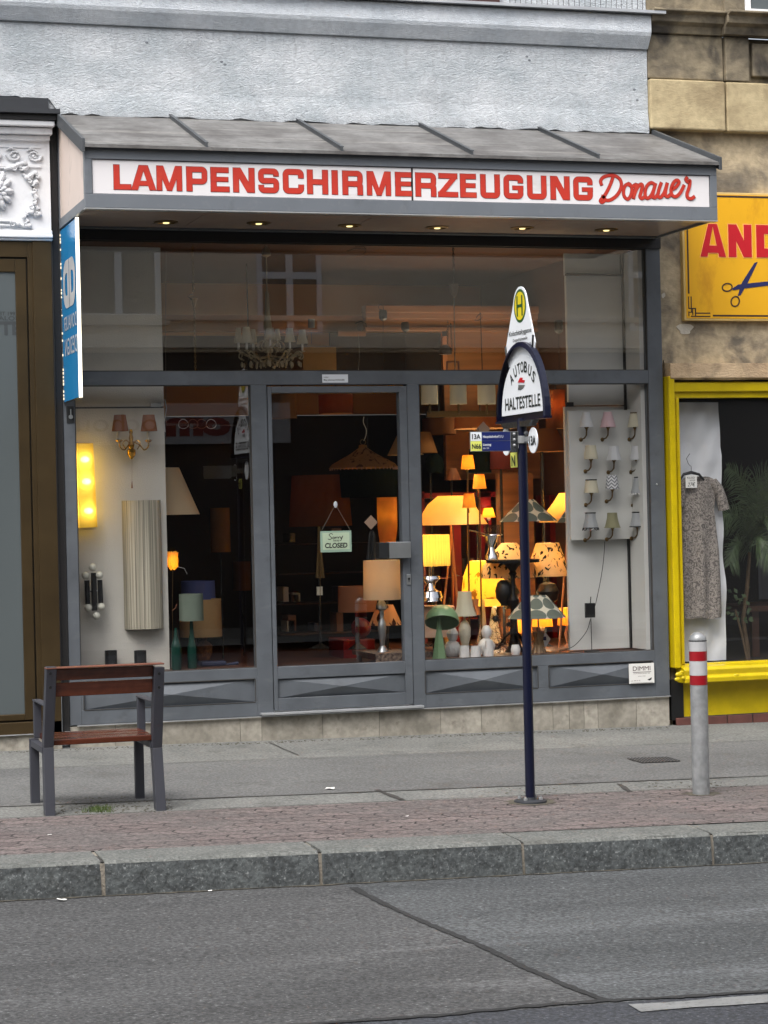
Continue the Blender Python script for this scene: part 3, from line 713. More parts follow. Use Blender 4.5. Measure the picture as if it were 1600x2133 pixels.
def gem(b, x0, x1, z0, z1, yb=.008, ya=-.036):
    """low pyramid-shaped infill panel"""
    w = x1-x0; zm = (z0+z1)/2; xm = (x0+x1)/2
    P = dict(a=(x0, yb, z0), c=(x1, yb, z0), d=(x1, yb, z1), e=(x0, yb, z1), t1=(x0+.2*w, yb, z1), t2=(x1-.15*w, yb, z1), b1=(x0+.2*w, yb, z0), b2=(x1-.15*w, yb, z0), A=(xm, ya, zm))
    for f in (('t1', 'A', 't2'), ('b1', 'b2', 'A'), ('e', 'a', 'A'), ('e', 'A', 't1'), ('a', 'b1', 'A'), ('c', 'd', 'A'), ('d', 't2', 'A'), ('b2', 'c', 'A')): b.quad(*[P[k] for k in f])
for x0, x1 in ((2.350, 3.488), (4.677, 5.492), (5.577, 6.355)):
    b = MB(); gem(b, x0, x1, -.165, -.015); b.build('infill_panel', M['frame'], shop, recalc=False)
    b = MB(); g = .005
    for s_ in ((x0, x1, -.0155, -.0155+g), (x0, x1, -.165-g, -.165), (x0-g, x0, -.165, -.015), (x1, x1+g, -.165, -.015)): b.box(s_[0], s_[1], -.0135, -.0112, s_[2], s_[3])
    b.build('panel_bead', M['joint'], shop)
door = None
b = MB(); DX0, DX1, DZ0, DZ1 = 3.616, 4.586, -.232, 1.921
for r in ((DX0, 3.643, DZ0, DZ1), (4.533, DX1, DZ0, DZ1), (3.643, 4.533, 1.879, DZ1), (3.643, 4.533, -.022, .059), (3.643, 4.533, DZ0, -.15)): b.box(r[0], r[1], -.020, .05, r[2], r[3])
door = b.build('door', M['frame'], shop, bevel=.003)
b = MB(); gem(b, 3.643, 4.533, -.15, -.022, .0, -.044); b.build('door_panel', M['frame'], door, recalc=False)
b = MB(); b.quad((3.643, .016, .059), (4.533, .016, .059), (4.533, .016, 1.879), (3.643, .016, 1.879)); b.build('pane', M['glass'], door, recalc=False)
hq0, hq1 = at(789, 1130, -.07), at(855, 1162, -.07)
b = MB(); b.box(hq0.x+.07, hq1.x, -.085, -.020, hq1.z, hq0.z); b.build('push_handle', M['silver'], door, bevel=.003)
b = MB(); b.box(hq0.x, hq0.x+.069, -.083, .0, hq1.z+.002, hq0.z-.002); b.build('handle_block', M['smoke'], door, bevel=.002)
q = at(851, 1207, -.02); b = MB(); b.box(q.x-.014, q.x+.014, -.03, -.0195, q.z-.035, q.z+.035); b.build('lock_plate', M['silver'], door, bevel=.002)
b = MB(); b.tube([(q.x, -.034, q.z+.005), (q.x, -.029, q.z+.005)], .008, 12); b.box(q.x-.003, q.x+.003, -.033, -.029, q.z-.015, q.z); b.build('keyhole', M['black'], door)
for nm, x0, x1, z0, z1 in (('window_pane', 2.332, 3.504, WB, WT), ('window_pane', 4.677, 6.375, WB, WT), ('window_pane', 2.332, 6.375, UB, UT)):
    b = MB(); b.quad((x0, .016, z0), (x1, .016, z0), (x1, .016, z1), (x0, .016, z1)); b.build(nm, M['glass'], shop, recalc=False)
# thin dark reveals round each pane
b = MB()
for x0, x1, z0, z1 in ((2.332, 3.504, WB, WT), (4.677, 6.375, WB, WT), (2.332, 6.375, UB, UT), ):
    g = .006
    b.box(x0, x1, -.004, .0115, z0, z0+g); b.box(x0, x1, -.004, .0115, z1-g, z1); b.box(x0, x0+g, -.004, .0115, z0+g, z1-g); b.box(x1-g, x1, -.004, .0115, z0+g, z1-g)
b.build('window_gasket', M['joint'], shop)
b = MB(); b.box(2.30, 6.485, -.03, -.013, -.268, -.2625); b.build('drip_edge', M['strip'], shop)
a, c = at(545, 1487, -.05), at(882, 1475, -.05)
b = MB(); b.box(a.x, c.x, -.07, .03, a.z-.012, a.z+.004); b.build('threshold', M['strip'], shop, bevel=.002)
# stone plinth tiles
ju = [145, 240, 500, 545, 672, 790, 918, 1003, 1152, 1186, 1217, 1246, 1326, 1395]
xs = [at(u, 1500, -.005).x for u in ju]
for i, (x0, x1) in enumerate(zip(xs[:-1], xs[1:])):
    b = MB(); b.box(x0+.0015, x1-.0015, -.006-.001*(i % 2), .1, gz(x0, 0)-.08, -.27); b.build('plinth_tile', M['marble'] if i % 2 else M['marble2'], shop)
b = MB(); b.box(xs[0], xs[-1], .0, .095, gz(6, 0)-.1, -.272); b.build('plinth_core', M['joint'], shop)
# key switch plate on the left stile
q = at(147, 862, -.015); b = MB(); b.box(q.x-.026, q.x+.022, -.018, -.0122, q.z-.06, q.z+.05); kp = b.build('key_switch', M['smoke'], shop, bevel=.002)
b = MB(); b.tube([(q.x, -.025, q.z-.02), (q.x, -.019, q.z-.02)], .014, 14); b.tube([(q.x, -.024, q.z-.01), (q.x, -.024, q.z+.03)], .004, 8); b.build('key', M['silver'], kp)
# small name plate over the door
a, c = at(671, 780, -.011), at(725, 797, -.011); b = MB(); b.box(a.x, c.x, -.0135, -.0108, c.z, a.z); npl = b.build('name_plate', M['enamel'], shop)
b = MB(); b.text('Inhaber:', (a.x+.01, -.0136, a.z-.022), (1, 0, 0), (0, 0, 1), h=.009, w=.035); b.text('Mag. Johannes DONAUER', (a.x+.01, -.0136, a.z-.042), (1, 0, 0), (0, 0, 1), h=.011, w=.145, bold=.01); b.build('lettering', M['ink'], npl)
q = at(1368, 1009, -.012); b = MB(); b.ball((q.x, -.014, q.z), .008, 10); b.build('screw', M['silver'], shop, smooth=True)
# DIMMI sticker
a, c = at(1310, 1383, -.03), at(1363, 1422, -.03)
b = MB(); b.box(a.x, c.x, -.032, -.027, c.z, a.z); st = tag(b.build('sticker', M['paper']), 'white DIMMI sticker on the lower right of the grey shop front', 'sticker')
b = MB(); w = c.x-a.x; h = a.z-c.z
b.text('DIMMI', (a.x+w*.5, -.0322, a.z-h*.36), (1, 0, 0), (0, 0, 1), w=w*.7, h=h*.22, bold=.0, align='C')
b.box(a.x+w*.15, c.x-w*.12, -.0327, -.0321, a.z-h*.45, a.z-h*.425)
b.text('schlosserei', (a.x+w*.5, -.0322, a.z-h*.52), (1, 0, 0), (0, 0, 1), w=w*.66, h=h*.05, align='C')
b.text('Wien 1040', (a.x+w*.5, -.0322, a.z-h*.66), (1, 0, 0), (0, 0, 1), w=w*.3, h=h*.04, align='C')
b.text('tel. 505 22 22', (a.x+w*.08, -.0322, a.z-h*.88), (1, 0, 0), (0, 0, 1), w=w*.36, h=h*.05)
b.build('lettering', M['winbrown'], st)
b = MB(); b.poly([(.72*w, -.82*h), (.80*w, -.79*h), (.9*w, -.72*h), (.88*w, -.84*h), (.8*w, -.88*h)], (a.x, -.0322, a.z), (1, 0, 0), (0, 0, 1), .0005); b.box(a.x+.06*w, c.x-.06*w, -.0326, -.0321, c.z+.02*h, c.z+.035*h); b.build('emblem', M['ink'], st)

# ------------------------------------------------------------------ CANOPY
can = thing('canopy', 'projecting grey canopy with a sheet metal roof and long white shop sign', 'canopy', (4.35, 0, 2.95))
CX0, CX1, CYF = 2.256, 6.443, -1.018
ZB, ZT = 2.942, 3.315; RW, RE = 3.686, 3.325
def roofz(y): return RW+(RE-RW)*(y/(CYF-.02))
b = MB()                                           # fascia frame
SX0, SX1, SZ0, SZ1 = 2.302, 6.395, 3.026, 3.237
for r in ((CX0, CX1, ZB, SZ0), (CX0, CX1, SZ1, ZT), (CX0, SX0, SZ0, SZ1), (SX1, CX1, SZ0, SZ1)): b.box(r[0], r[1], CYF, CYF+.05, r[2], r[3])
b.build('fascia', M['fascia'], can, bevel=.003)
sxm = at(860, 380, CYF).x
for x0, x1 in ((SX0, sxm-.003), (sxm+.003, SX1)):
    b = MB(); b.box(x0+.004, x1-.004, CYF+.012, CYF+.02, SZ0+.004, SZ1-.004); b.build('sign_panel', M['signwhite'], can)
b = MB(); b.box(SX0, SX1, CYF+.021, CYF+.045, SZ0, SZ1); b.box(CX0+.05, CX1-.05, CYF-.004, CYF+.04, ZT+.001, RE-.002); b.build('sign_backing', M['black'], can)
b = MB(); b.box(CX0+.0, CX1, CYF-.004, CYF+.06, ZB-.008, ZB-.001); b.build('edge_strip', M['strip'], can)
# roof slab
def slopebox(b, x0, x1, y0, y1, t0, t1):
    b.hexa([(x0, y0, roofz(y0)+t0), (x1, y0, roofz(y0)+t0), (x1, y1, roofz(y1)+t0), (x0, y1, roofz(y1)+t0), (x0, y0, roofz(y0)+t1), (x1, y0, roofz(y0)+t1), (x1, y1, roofz(y1)+t1), (x0, y1, roofz(y1)+t1)])
b = MB(); N = 24
slopebox(b, CX0-.01, CX1+.012, CYF-.035, -.002, -.012, .0)
b.build('roof', M['roof'], can)
b = MB(); b.box(CX0-.005, CX1+.01, CYF-.038, CYF-.030, roofz(CYF)-.032, roofz(CYF-.03)-.002); b.build('eaves_drip', M['roof'], can)
seams = [at(u, v, CYF-.02).x for u, v in ((430, 306), (712, 317), (983, 326), (1246, 334))]
for x in seams:
    b = MB(); slopebox(b, x-.006, x+.006, CYF-.033, -.004, .0, .024); slopebox(b, x-.011, x+.011, CYF-.033, -.004, .024, .030); b.build('roof_seam', M['roof_dark'], can)
for x0 in (CX0-.022, CX1+.0):
    b = MB(); slopebox(b, x0, x0+.022, CYF-.04, -.004, -.05, .034); b.build('verge', M['roof_dark'], can, bevel=.003)
# side cheeks: grey frame round an aged white panel
for x, nm in ((CX0, 'L'), (CX1, 'R')):
    xo = x if nm == 'L' else x-.02
    b = MB()
    b.hexa([(xo, CYF+.051, ZB), (xo+.02, CYF+.051, ZB), (xo+.02, -.003, ZB), (xo, -.003, ZB), (xo, CYF+.051, ZB+.06), (xo+.02, CYF+.051, ZB+.06), (xo+.02, -.003, ZB+.06), (xo, -.003, ZB+.06)])
    b.box(xo, xo+.02, -.06, -.003, ZB+.06, roofz(-.06)-.055)
    b.build('cheek_frame', M['fascia'], can)
    b = MB(); y0, y1 = CYF+.051, -.06; xi = xo+.004
    b.hexa([(xi, y0, ZB+.06), (xi+.01, y0, ZB+.06), (xi+.01, y1, ZB+.06), (xi, y1, ZB+.06), (xi, y0, roofz(y0)-.02), (xi+.01, y0, roofz(y0)-.02), (xi+.01, y1, roofz(y1)-.02), (xi, y1, roofz(y1)-.02)])
    b.build('cheek_panel', M['signpink'], can)
# soffit with four panels and shutter slot
b = MB(); px_ = [CX0+.02, 3.05, 4.15, 5.35, CX1-.02]
for x0, x1 in zip(px_[:-1], px_[1:]): b.box(x0+.002, x1-.002, CYF+.062, -.035, 2.955, 2.965)
b.build('soffit', M['soffit'], can)
b = MB(); b.box(CX0+.02, CX1-.02, -.10, -.032, 2.944, 2.954); b.box(CX0+.02, CX1-.02, CYF+.062, -.03, 2.972, 2.99); b.build('soffit_rail', M['frame'], can)
for u, v in ((346, 462), (539, 464), (728, 469), (911, 473), (1088, 474), (1263, 478)):
    d = ray(u, v); q = CAM+d*((2.955-CAM.z)/d.z)
    b = MB(); b.lathe((q.x, q.y), [(.078, 2.9545), (.078, 2.949), (.058, 2.946), (.054, 2.9535)], 28, cap=False); sp = b.build('spotlight', M['gold_dull'], can, smooth=True)
    b = MB(); b.lathe((q.x, q.y), [(.052, 2.9540), (.03, 2.9535), (.028, 2.949), (.0, 2.948)], 20, cap=False); b.build('reflector', M['spr'], sp, smooth=True)
    b = MB(); b.lathe((q.x, q.y), [(.022, 2.949), (.018, 2.944), (.0, 2.942)], 16); b.build('bulb', M['spb'], sp, smooth=True)

# --- big red lettering, wide grotesque letters built from thick strokes
def arc(cx, cy, r, a0, a1, n=5): return [(cx+r*cos(radians(a0+(a1-a0)*i/n)), cy+r*sin(radians(a0+(a1-a0)*i/n))) for i in range(n+1)]
T = .235                                           # stroke width (letter height 1)
def glyph(ch, w):
    """list of (points, width) strokes inside a w x 1 cell"""
    h = T/2; hs = .105; H = .21; r = .12
    top, bot, lf, rg, mid = 1-hs, hs, h, w-h, .5
    if ch == 'L': return [([(lf, 0), (lf, 1)], T), ([(0, bot), (w, bot)], H)]
    if ch == 'I': return [([(w/2, 0), (w/2, 1)], w)]
    if ch == 'H': return [([(lf, 0), (lf, 1)], T), ([(rg, 0), (rg, 1)], T), ([(lf, mid), (rg, mid)], H)]
    if ch == 'E': return [([(lf, 0), (lf, 1)], T), ([(0, top), (w*.97, top)], H), ([(0, bot), (w, bot)], H), ([(0, mid+.01), (w*.94, mid+.01)], .18)]
    if ch == 'A': return [('poly', [(0, 0), (w*.27, 0), (w*.5, .80), (w*.60, 1), (w*.33, 1)]), ('poly', [(w, 0), (w*.73, 0), (w*.5, .80), (w*.40, 1), (w*.67, 1)]), ([(w*.2, .27), (w*.8, .27)], .18)]
    if ch == 'M': return [([(lf*.9, 0), (lf*.9, 1)], T*.9), ([(w-lf*.9, 0), (w-lf*.9, 1)], T*.9), ('poly', [(0, 1), (w*.27, 1), (w*.60, 0), (w*.40, 0)]), ('poly', [(w, 1), (w*.73, 1), (w*.40, 0), (w*.60, 0)])]
    if ch == 'N': return [([(lf, 0), (lf, 1)], T), ([(rg, 0), (rg, 1)], T), ('poly', [(0, 1), (w*.36, 1), (w, 0), (w*.64, 0)])]
    if ch == 'Z': return [([(w*.03, top), (w*.97, top)], H), ([(0, bot), (w, bot)], H), ('poly', [(w*.0, .19), (w*.34, .19), (w*.97, .81), (w*.63, .81)])]
    if ch == 'U': return [([(lf, 1), (lf, bot+r)]+arc(lf+r, bot+r, r, 180, 270)+arc(rg-r, bot+r, r, 270, 360)+[(rg, 1)], T*.97)]
    if ch == 'P': return [([(lf, 0), (lf, 1)], T), ([(lf, top), (rg-r, top)]+arc(rg-r, top-r, r, 90, 0)+arc(rg-r, .40+r, r, 0, -90)+[(lf, .40)], H)]
    if ch == 'R': return [([(lf, 0), (lf, 1)], T), ([(lf, top), (rg-r, top)]+arc(rg-r, top-r, r, 90, 0)+arc(rg-r, .47+r*.9, r, 0, -90)+[(lf, .46)], H), ([(rg-.16, .46)]+arc(rg-r, .46-r, r, 90, 0)+[(rg, 0)], T*.95)]
    if ch == 'C': return [([(rg, .64), (rg, top-r)]+arc(rg-r, top-r, r, 0, 90)+arc(lf+r, top-r, r, 90, 180)+arc(lf+r, bot+r, r, 180, 270)+arc(rg-r, bot+r, r, 270, 360)+[(rg, .36)], .225)]
    if ch == 'G': return [([(rg, .67), (rg, top-r)]+arc(rg-r, top-r, r, 0, 90)+arc(lf+r, top-r, r, 90, 180)+arc(lf+r, bot+r, r, 180, 270)+arc(rg-r, bot+r, r, 270, 360)+[(rg, .52)], .225), ([(w*.46, .46), (w, .46)], .17)]
    if ch == 'S': return [([(rg, .70), (rg, top-r)]+arc(rg-r, top-r, r, 0, 90)+arc(lf+r, top-r, r, 90, 180)+arc(lf+r, .5+r*.95, r, 180, 270)+arc(rg-r, .5-r*.95, r, 90, 0)+arc(rg-r, bot+r, r, 0, -90)+arc(lf+r, bot+r, r, 270, 180)+[(lf, .31)], .215)]
LET = [('L', 136, 220), ('A', 221, 343), ('M', 347, 470), ('P', 493, 595), ('E', 612, 702), ('N', 722, 826), ('S', 845, 946), ('C', 966, 1068), ('H', 1085, 1186), ('I', 1206, 1234), ('R', 1258, 1357), ('M', 1378, 1494), ('E', 1517, 1597)]
LET = [(c, 180+a/2.353, 180+d/2.353) for c, a, d in LET]
LET2 = [('R', 107, 205), ('Z', 215, 308), ('E', 320, 396), ('U', 416, 508), ('G', 527, 619), ('U', 639, 730), ('N', 750, 840), ('G', 859, 950)]
LET += [(c, 820+a/2.286, 820+d/2.286) for c, a, d in LET2]
b, be = MB(), MB(); k = 0; LH = .149; LZ = 3.056
for ch, u0, u1 in LET:
    x0, x1 = at(u0, 380, CYF).x, at(u1, 380, CYF).x; w = (x1-x0)/LH
    if ch == 'E' and 850 < u1 < 862: x1 = min(x1, sxm-.004); w = (x1-x0)/LH
    for st_ in glyph(ch, w):
        k += 1; of = .0003*(k % 4)
        for bb, gr, dp in ((b, 0.0, .0026), (be, .035, .001)):
            if st_[0] == 'poly':
                cxx = sum(q[0] for q in st_[1])/len(st_[1]); cyy = sum(q[1] for q in st_[1])/len(st_[1])
                pts = [(a_*LH, c_*LH) for a_, c_ in st_[1]]
                if gr: pts = [(p_[0]+(.004 if p_[0] > cxx*LH else -.004)*.7, p_[1]+(.003 if p_[1] > cyy*LH else -.003)) for p_ in pts]
                bb.poly(pts, (x0, CYF+.012, LZ), (1, 0, 0), (0, 0, 1), dp+of)
            else:
                P_ = [Vector((a_*LH, c_*LH)) for a_, c_ in st_[0]]
                if gr:
                    P_[0] += (P_[0]-P_[1]).normalized()*.003; P_[-1] += (P_[-1]-P_[-2]).normalized()*.003
                bb.strip(P_, (st_[1]+gr)*LH, (x0, CYF+.012, LZ), (1, 0, 0), (0, 0, 1), dp+of)
lt = b.build('lettering', M['red'], can)
be.build('letter_outline', M['red_edge'], can)
# script word, strokes traced on the sign plane
def smooth_pts(P, n=6):
    out = []
    for i in range(len(P)-1):
        p0, p1, p2, p3 = [Vector(P[max(0, min(len(P)-1, j))]) for j in (i-1, i, i+1, i+2)]
        for k_ in range(n):
            t_ = k_/n; out.append(.5*((2*p1)+(p2-p0)*t_+(2*p0-5*p1+4*p2-p3)*t_*t_+(3*p1-p0-3*p2+p3)*t_**3))
    return out+[Vector(P[-1])]
SCR = [  # in the enlarged crop's pixels (scale 2.286, offset 820,320)
 [(1048, 104), (1036, 140), (1020, 175), (1002, 205), (990, 216), (986, 226), (994, 231), (1006, 222), (1003, 208), (992, 202)],
 [(992, 150), (987, 130), (1000, 112), (1030, 103), (1062, 108), (1083, 130), (1084, 162), (1066, 196), (1038, 218), (1016, 222), (1004, 214)],
 [(1122, 142), (1104, 152), (1096, 176), (1100, 204), (1116, 216), (1130, 200), (1136, 172), (1130, 150), (1120, 142)],
 [(1118, 146), (1136, 156), (1150, 148)],
 [(1158, 142), (1150, 180), (1143, 214)],
 [(1146, 200), (1158, 168), (1176, 146), (1186, 152), (1180, 180), (1174, 204), (1184, 213), (1200, 200)],
 [(1244, 146), (1226, 138), (1206, 156), (1198, 186), (1204, 210), (1222, 206), (1238, 176), (1248, 142)],
 [(1248, 142), (1238, 180), (1236, 206), (1248, 208), (1262, 186)],
 [(1276, 138), (1264, 172), (1260, 200), (1272, 208), (1290, 184), (1304, 140)],
 [(1304, 140), (1296, 176), (1296, 200), (1308, 204), (1322, 190)],
 [(1326, 170), (1346, 158), (1360, 136), (1350, 126), (1334, 138), (1322, 170), (1328, 198), (1346, 204), (1366, 186), (1384, 150)],
 [(1400, 112), (1392, 122), (1400, 134), (1412, 130), (1408, 160), (1398, 190), (1402, 210), (1418, 214), (1434, 204)],
]
b, be = MB(), MB(); q0 = at(820, 320, CYF)
for i, st_ in enumerate(SCR):
    P_ = []
    for a_, c_ in st_:
        q = at(820+a_/2.286, 320+c_/2.286, CYF+.008); P_.append((q.x-4, q.z-3))
    P_ = smooth_pts(P_)
    b.strip(P_, .0195, (4, CYF+.012, 3), (1, 0, 0), (0, 0, 1), .0032+.0003*i)
    P_[0] += (P_[0]-P_[1]).normalized()*.004; P_[-1] += (P_[-1]-P_[-2]).normalized()*.004
    be.strip(P_, .024, (4, CYF+.012, 3), (1, 0, 0), (0, 0, 1), .001+.0001*i)
b.build('script_lettering', M['red'], can); be.build('script_outline', M['red_edge'], can)

# ------------------------------------------------------------------ BLUE PROJECTING SIGN
bs = thing('hanging_sign', 'tall blue illuminated blade sign hanging under the canopy at its left end', 'sign', (2.27, -.02, 1.83))
b = MB(); b.box(2.262, 2.278, -.615, -.025, 1.825, 2.93); b.build('panel', M['blue'], bs)
b = MB(); b.box(2.260, 2.280, -.632, -.616, 1.820, 2.935); b.build('lit_edge', M['ledwhite'], bs)
for i in range(46):
    z = 1.84+i*.0235
    if random.random() < (.9 if i < 8 else .45): b = MB(); b.box(2.259, 2.281, -.024, -.014, z, z+random.uniform(.008, .018)); b.build('lit_dot', M['leddot'], bs)
b = MB()
for z0, z1 in ((1.823, 1.825), ): b.box(2.261, 2.279, -.632, -.014, z0-.003, z1)
b.build('bottom_rail', M['smoke'], bs)
for z in (1.93, 2.42, 2.86): b = MB(); b.tube([(2.27, -.012, z), (2.245, .0, z)], .006, 8); b.build('bracket', M['smoke'], bs)
org = Vector((2.2618, -.60, 1.83)); ux, uy = Vector((0, -1, 0)), Vector((0, 0, 1))
# seen from the street side the blade carries its letters reversed: local +a runs from the wall outwards
org = Vector((2.2618, -.03, 1.83))
b = MB()
def Dshape(cx, sgn, z0, z1, w):      # D with a flat side at cx
    r = w*.55; P = [(cx, z0), (cx+sgn*(w-r), z0)]
    P += [(cx+sgn*((w-r)+r*sin(radians(a))), z0+r-r*cos(radians(a))) for a in range(15, 91, 15)]
    P += [(cx+sgn*((w-r)+r*cos(radians(a))), z1-r+r*sin(radians(a))) for a in range(0, 91, 15)] + [(cx, z1)]
    return P
def ring_D(cx, sgn, z0, z1, w, tk):
    O = Dshape(cx, sgn, z0, z1, w); I = Dshape(cx+sgn*tk, sgn, z0+tk*1.25, z1-tk*1.25, w-2*tk); n = len(O)
    for i in range(n):
        j = (i+1) % n
        pts = [O[i], O[j], I[j], I[i]]
        b.b.faces.new([b.b.verts.new(org+ux*q[0]+uy*q[1]+Vector((-.002, 0, 0))) for q in pts])
zD0, zD1 = zof(2.262, -.3, 640)-1.83, zof(2.262, -.3, 540)-1.83
ring_D(.30, -1, zD0, zD1, .225, .065); ring_D(.315, 1, zD0, zD1, .225, .065)
b.build('logo', M['signgrey'], bs, recalc=False)
b = MB()
z1_ = zof(2.262, -.3, 682)-1.83; z2_ = zof(2.262, -.3, 725)-1.83
for tx, zz, hh in (('DONAUER', z1_-.01, .088), ('DESIGN', z2_-.04, .108)):
    b.text(tx, org+ux*.555+uy*zz, -ux*-1, uy, w=.49 if tx == 'DONAUER' else .46, h=hh, mirror=True, depth=.002, bold=.004)
for v in b.b.verts: v.co.x = 2.2595
b.build('lettering', M['signgrey'], bs)

# ------------------------------------------------------------------ LEFT NEIGHBOUR: stucco portal and bronze window
sp_ = thing('stucco_portal', 'white ornamented stucco lintel with scrollwork cartouche left of the canopy', 'lintel', (1.5, 0, 2.87))
PX1 = 2.20
b = MB(); b.box(-1.2, PX1, -.05, .028, 2.93, 3.52); b.build('panel', M['stucco'], sp_)
b = MB()
for z0, z1, d in ((3.58, 3.615, .16), (3.535, 3.575, .12), (3.50, 3.532, .08)): b.box(-1.2, PX1+.0+(d-.08)*.25, -d, .027, z0, z1)
for z0, z1, d in ((2.902, 2.928, .065), (2.876, 2.900, .085), (2.86, 2.875, .07)): b.box(-1.2, PX1+.005, -d, .027, z0, z1)
b.build('moulding', M['stucco'], sp_, bevel=.006)
b = MB(); b.box(-1.3, PX1+.05, -.20, .001, 3.655, 3.685); b.box(-1.3, PX1-.0, -.05, .0, 3.686, 3.78); b.build('flashing', M['slate'], sp_)
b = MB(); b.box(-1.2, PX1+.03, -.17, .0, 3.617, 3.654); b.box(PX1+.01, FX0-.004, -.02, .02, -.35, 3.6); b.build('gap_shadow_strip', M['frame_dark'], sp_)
b = MB(); b.box(-1.2, PX1-.06, -.062, -.0501, 3.33, 3.35); b.box(-1.2, PX1-.06, -.058, -.0501, 3.455, 3.465); b.build('fillet', M['stucco'], sp_)
def P2(u, v, y=-.06): q = at(u, v, y); return (q.x, q.y, q.z)
# scrolls of the upper band
b = MB()
for k_ in range(14):
    cx_ = PX1-.1-k_*.13; cz = 3.405
    pts = [(cx_+.05*(1-i/14)*cos(i*.75+(k_ % 2)*pi), -.062, cz+.038*(1-i/16)*sin(i*.75+(k_ % 2)*pi)*(1 if k_ % 2 else -1)) for i in range(13)]
    b.tube(pts, [.009-.0004*i for i in range(13)], 7); b.ball(pts[-1], .011, 8, 1, .6, 1)
    b.tube([(cx_-.05, -.06, cz+.03), (cx_-.02, -.064, cz+.045), (cx_+.02, -.06, cz+.03)], [.004, .009, .003], 6)
b.build('scroll_frieze', M['stuccog'], sp_, smooth=True)
# cartouche frame
b = MB()
def rail(pts, r=.013): b.tube([P2(*q) for q in pts], r, 8)
for o_ in (0, 9): rail([(-60, 350+o_), (8, 350+o_)], .008)
for o_ in (0, 9): rail([(-60, 457+o_), (20, 461+o_)], .008)
out = [(8, 352), (25, 349), (40, 343), (52, 340), (58, 347), (50, 352), (47, 362), (56, 370), (64, 366), (74, 360), (80, 368), (76, 380), (68, 388), (70, 402), (76, 412), (72, 424), (80, 436), (82, 446), (74, 450), (66, 442), (56, 444), (50, 452), (58, 462), (62, 470), (50, 472), (38, 466), (22, 462)]
rail([(a_, c_) for a_, c_ in out], [.010+.005*(i % 3) for i in range(len(out))])
for a_, c_ in out[1::2]: b.ball(P2(a_, c_, -.068), .016, 8, 1, .7, 1)
for a_, c_ in ((44, 350), (62, 376), (78, 366), (66, 430), (78, 444), (54, 466), (30, 350), (26, 466), (72, 396), (72, 418)):
    b.tube([P2(a_+5*cos(i*.9)*(1-i/9), c_+6*sin(i*.9)*(1-i/9), -.07) for i in range(8)], .006, 6)
b.build('cartouche_frame', M['stuccog'], sp_, smooth=True)
b = MB(); cx_, cz_ = at(-6, 398, -.06).x, at(-6, 398, -.06).z
for ring_, n_, rr_, ph in ((.088, 11, .026, 0), (.055, 9, .021, .3), (.028, 7, .015, .1)):
    for i in range(n_):
        a_ = 2*pi*i/n_+ph; d_ = Vector((cos(a_), 0, 1.3*sin(a_))); cc_ = Vector((cx_, -.062-.022*(1-ring_/.1), cz_))
        b.tube([cc_+d_*ring_*t_+Vector((0, -.012*sin(pi*t_), 0)) for t_ in (.35, .6, .85, 1.05, 1.2)], [rr_*.25, rr_*.6, rr_*.8, rr_*.6, rr_*.15], 8)
b.ball((cx_, -.095, cz_), .012, 10)
b.build('rosette', M['stuccog'], sp_, smooth=True)

bw = thing('shop_window', 'bronze framed shop window with frosted glass left of the lamp shop', 'window', (1.6, 0, -.36))
b = MB()
b.box(2.043, 2.14, -.045, .03, -.30, 2.855); b.box(-1.2, 2.043, -.045, .03, 2.755, 2.855); b.box(2.075, 2.195, -.06, .03, -.30, 2.857)
b.box(-1.2, 2.195, -.06, .03, -.30, -.22) ; b.build('outer_frame', M['bronze'], bw, bevel=.003)
b = MB(); b.box(1.965, 2.035, -.035, .02, -.21, 2.745); b.box(-1.2, 1.965, -.035, .02, 2.66, 2.745); b.box(-1.2, 1.965, -.035, .02, -.21, -.17); b.build('inner_frame', M['bronze'], bw, bevel=.004)
b = MB(); b.box(2.036, 2.042, -.02, .0, -.2, 2.75); b.box(-1.2, 2.2, -.015, .029, -.3, 2.86) ; b.build('rebate', M['black'], bw)
b = MB(); b.box(-1.2, 1.9645, -.024, -.018, -.169, 2.659); fg = b.build('pane', M['frost'], bw)
b = MB(); yy = -.0245
def tx_at(b, s_, u0, u1, vt, vb, y, bold=0.0, mat=None, right=False, **k_):
    a_, c_ = at(u0, vb, y), at(u1, vb, y); h_ = at(u0, vt, y).z-a_.z
    b.text(s_, (a_.x, y, a_.z), (1, 0, 0), (0, 0, 1), w=c_.x-a_.x, h=h_, bold=bold, **k_)
tx_at(b, 'SEIT 1995', -10, 37, 649, 657, yy, .02); tx_at(b, 'REISSALON', -42, 44, 658, 667, yy, .02); tx_at(b, 'LATTE'[-2:], 0, 44, 669, 698, yy, .045)
b.build('lettering', M['letter_dark'], fg)
b = MB(); b.box(-1.2, FX0-.06, -.045, .1, gz(1, 0)-.1, -.302); b.build('sill_stone', M['marble2'], bw)
b = MB(); b.box(-1.2, FX0-.002, -.07, .0, -.3015, -.296); b.build('sill_strip', M['strip'], bw)

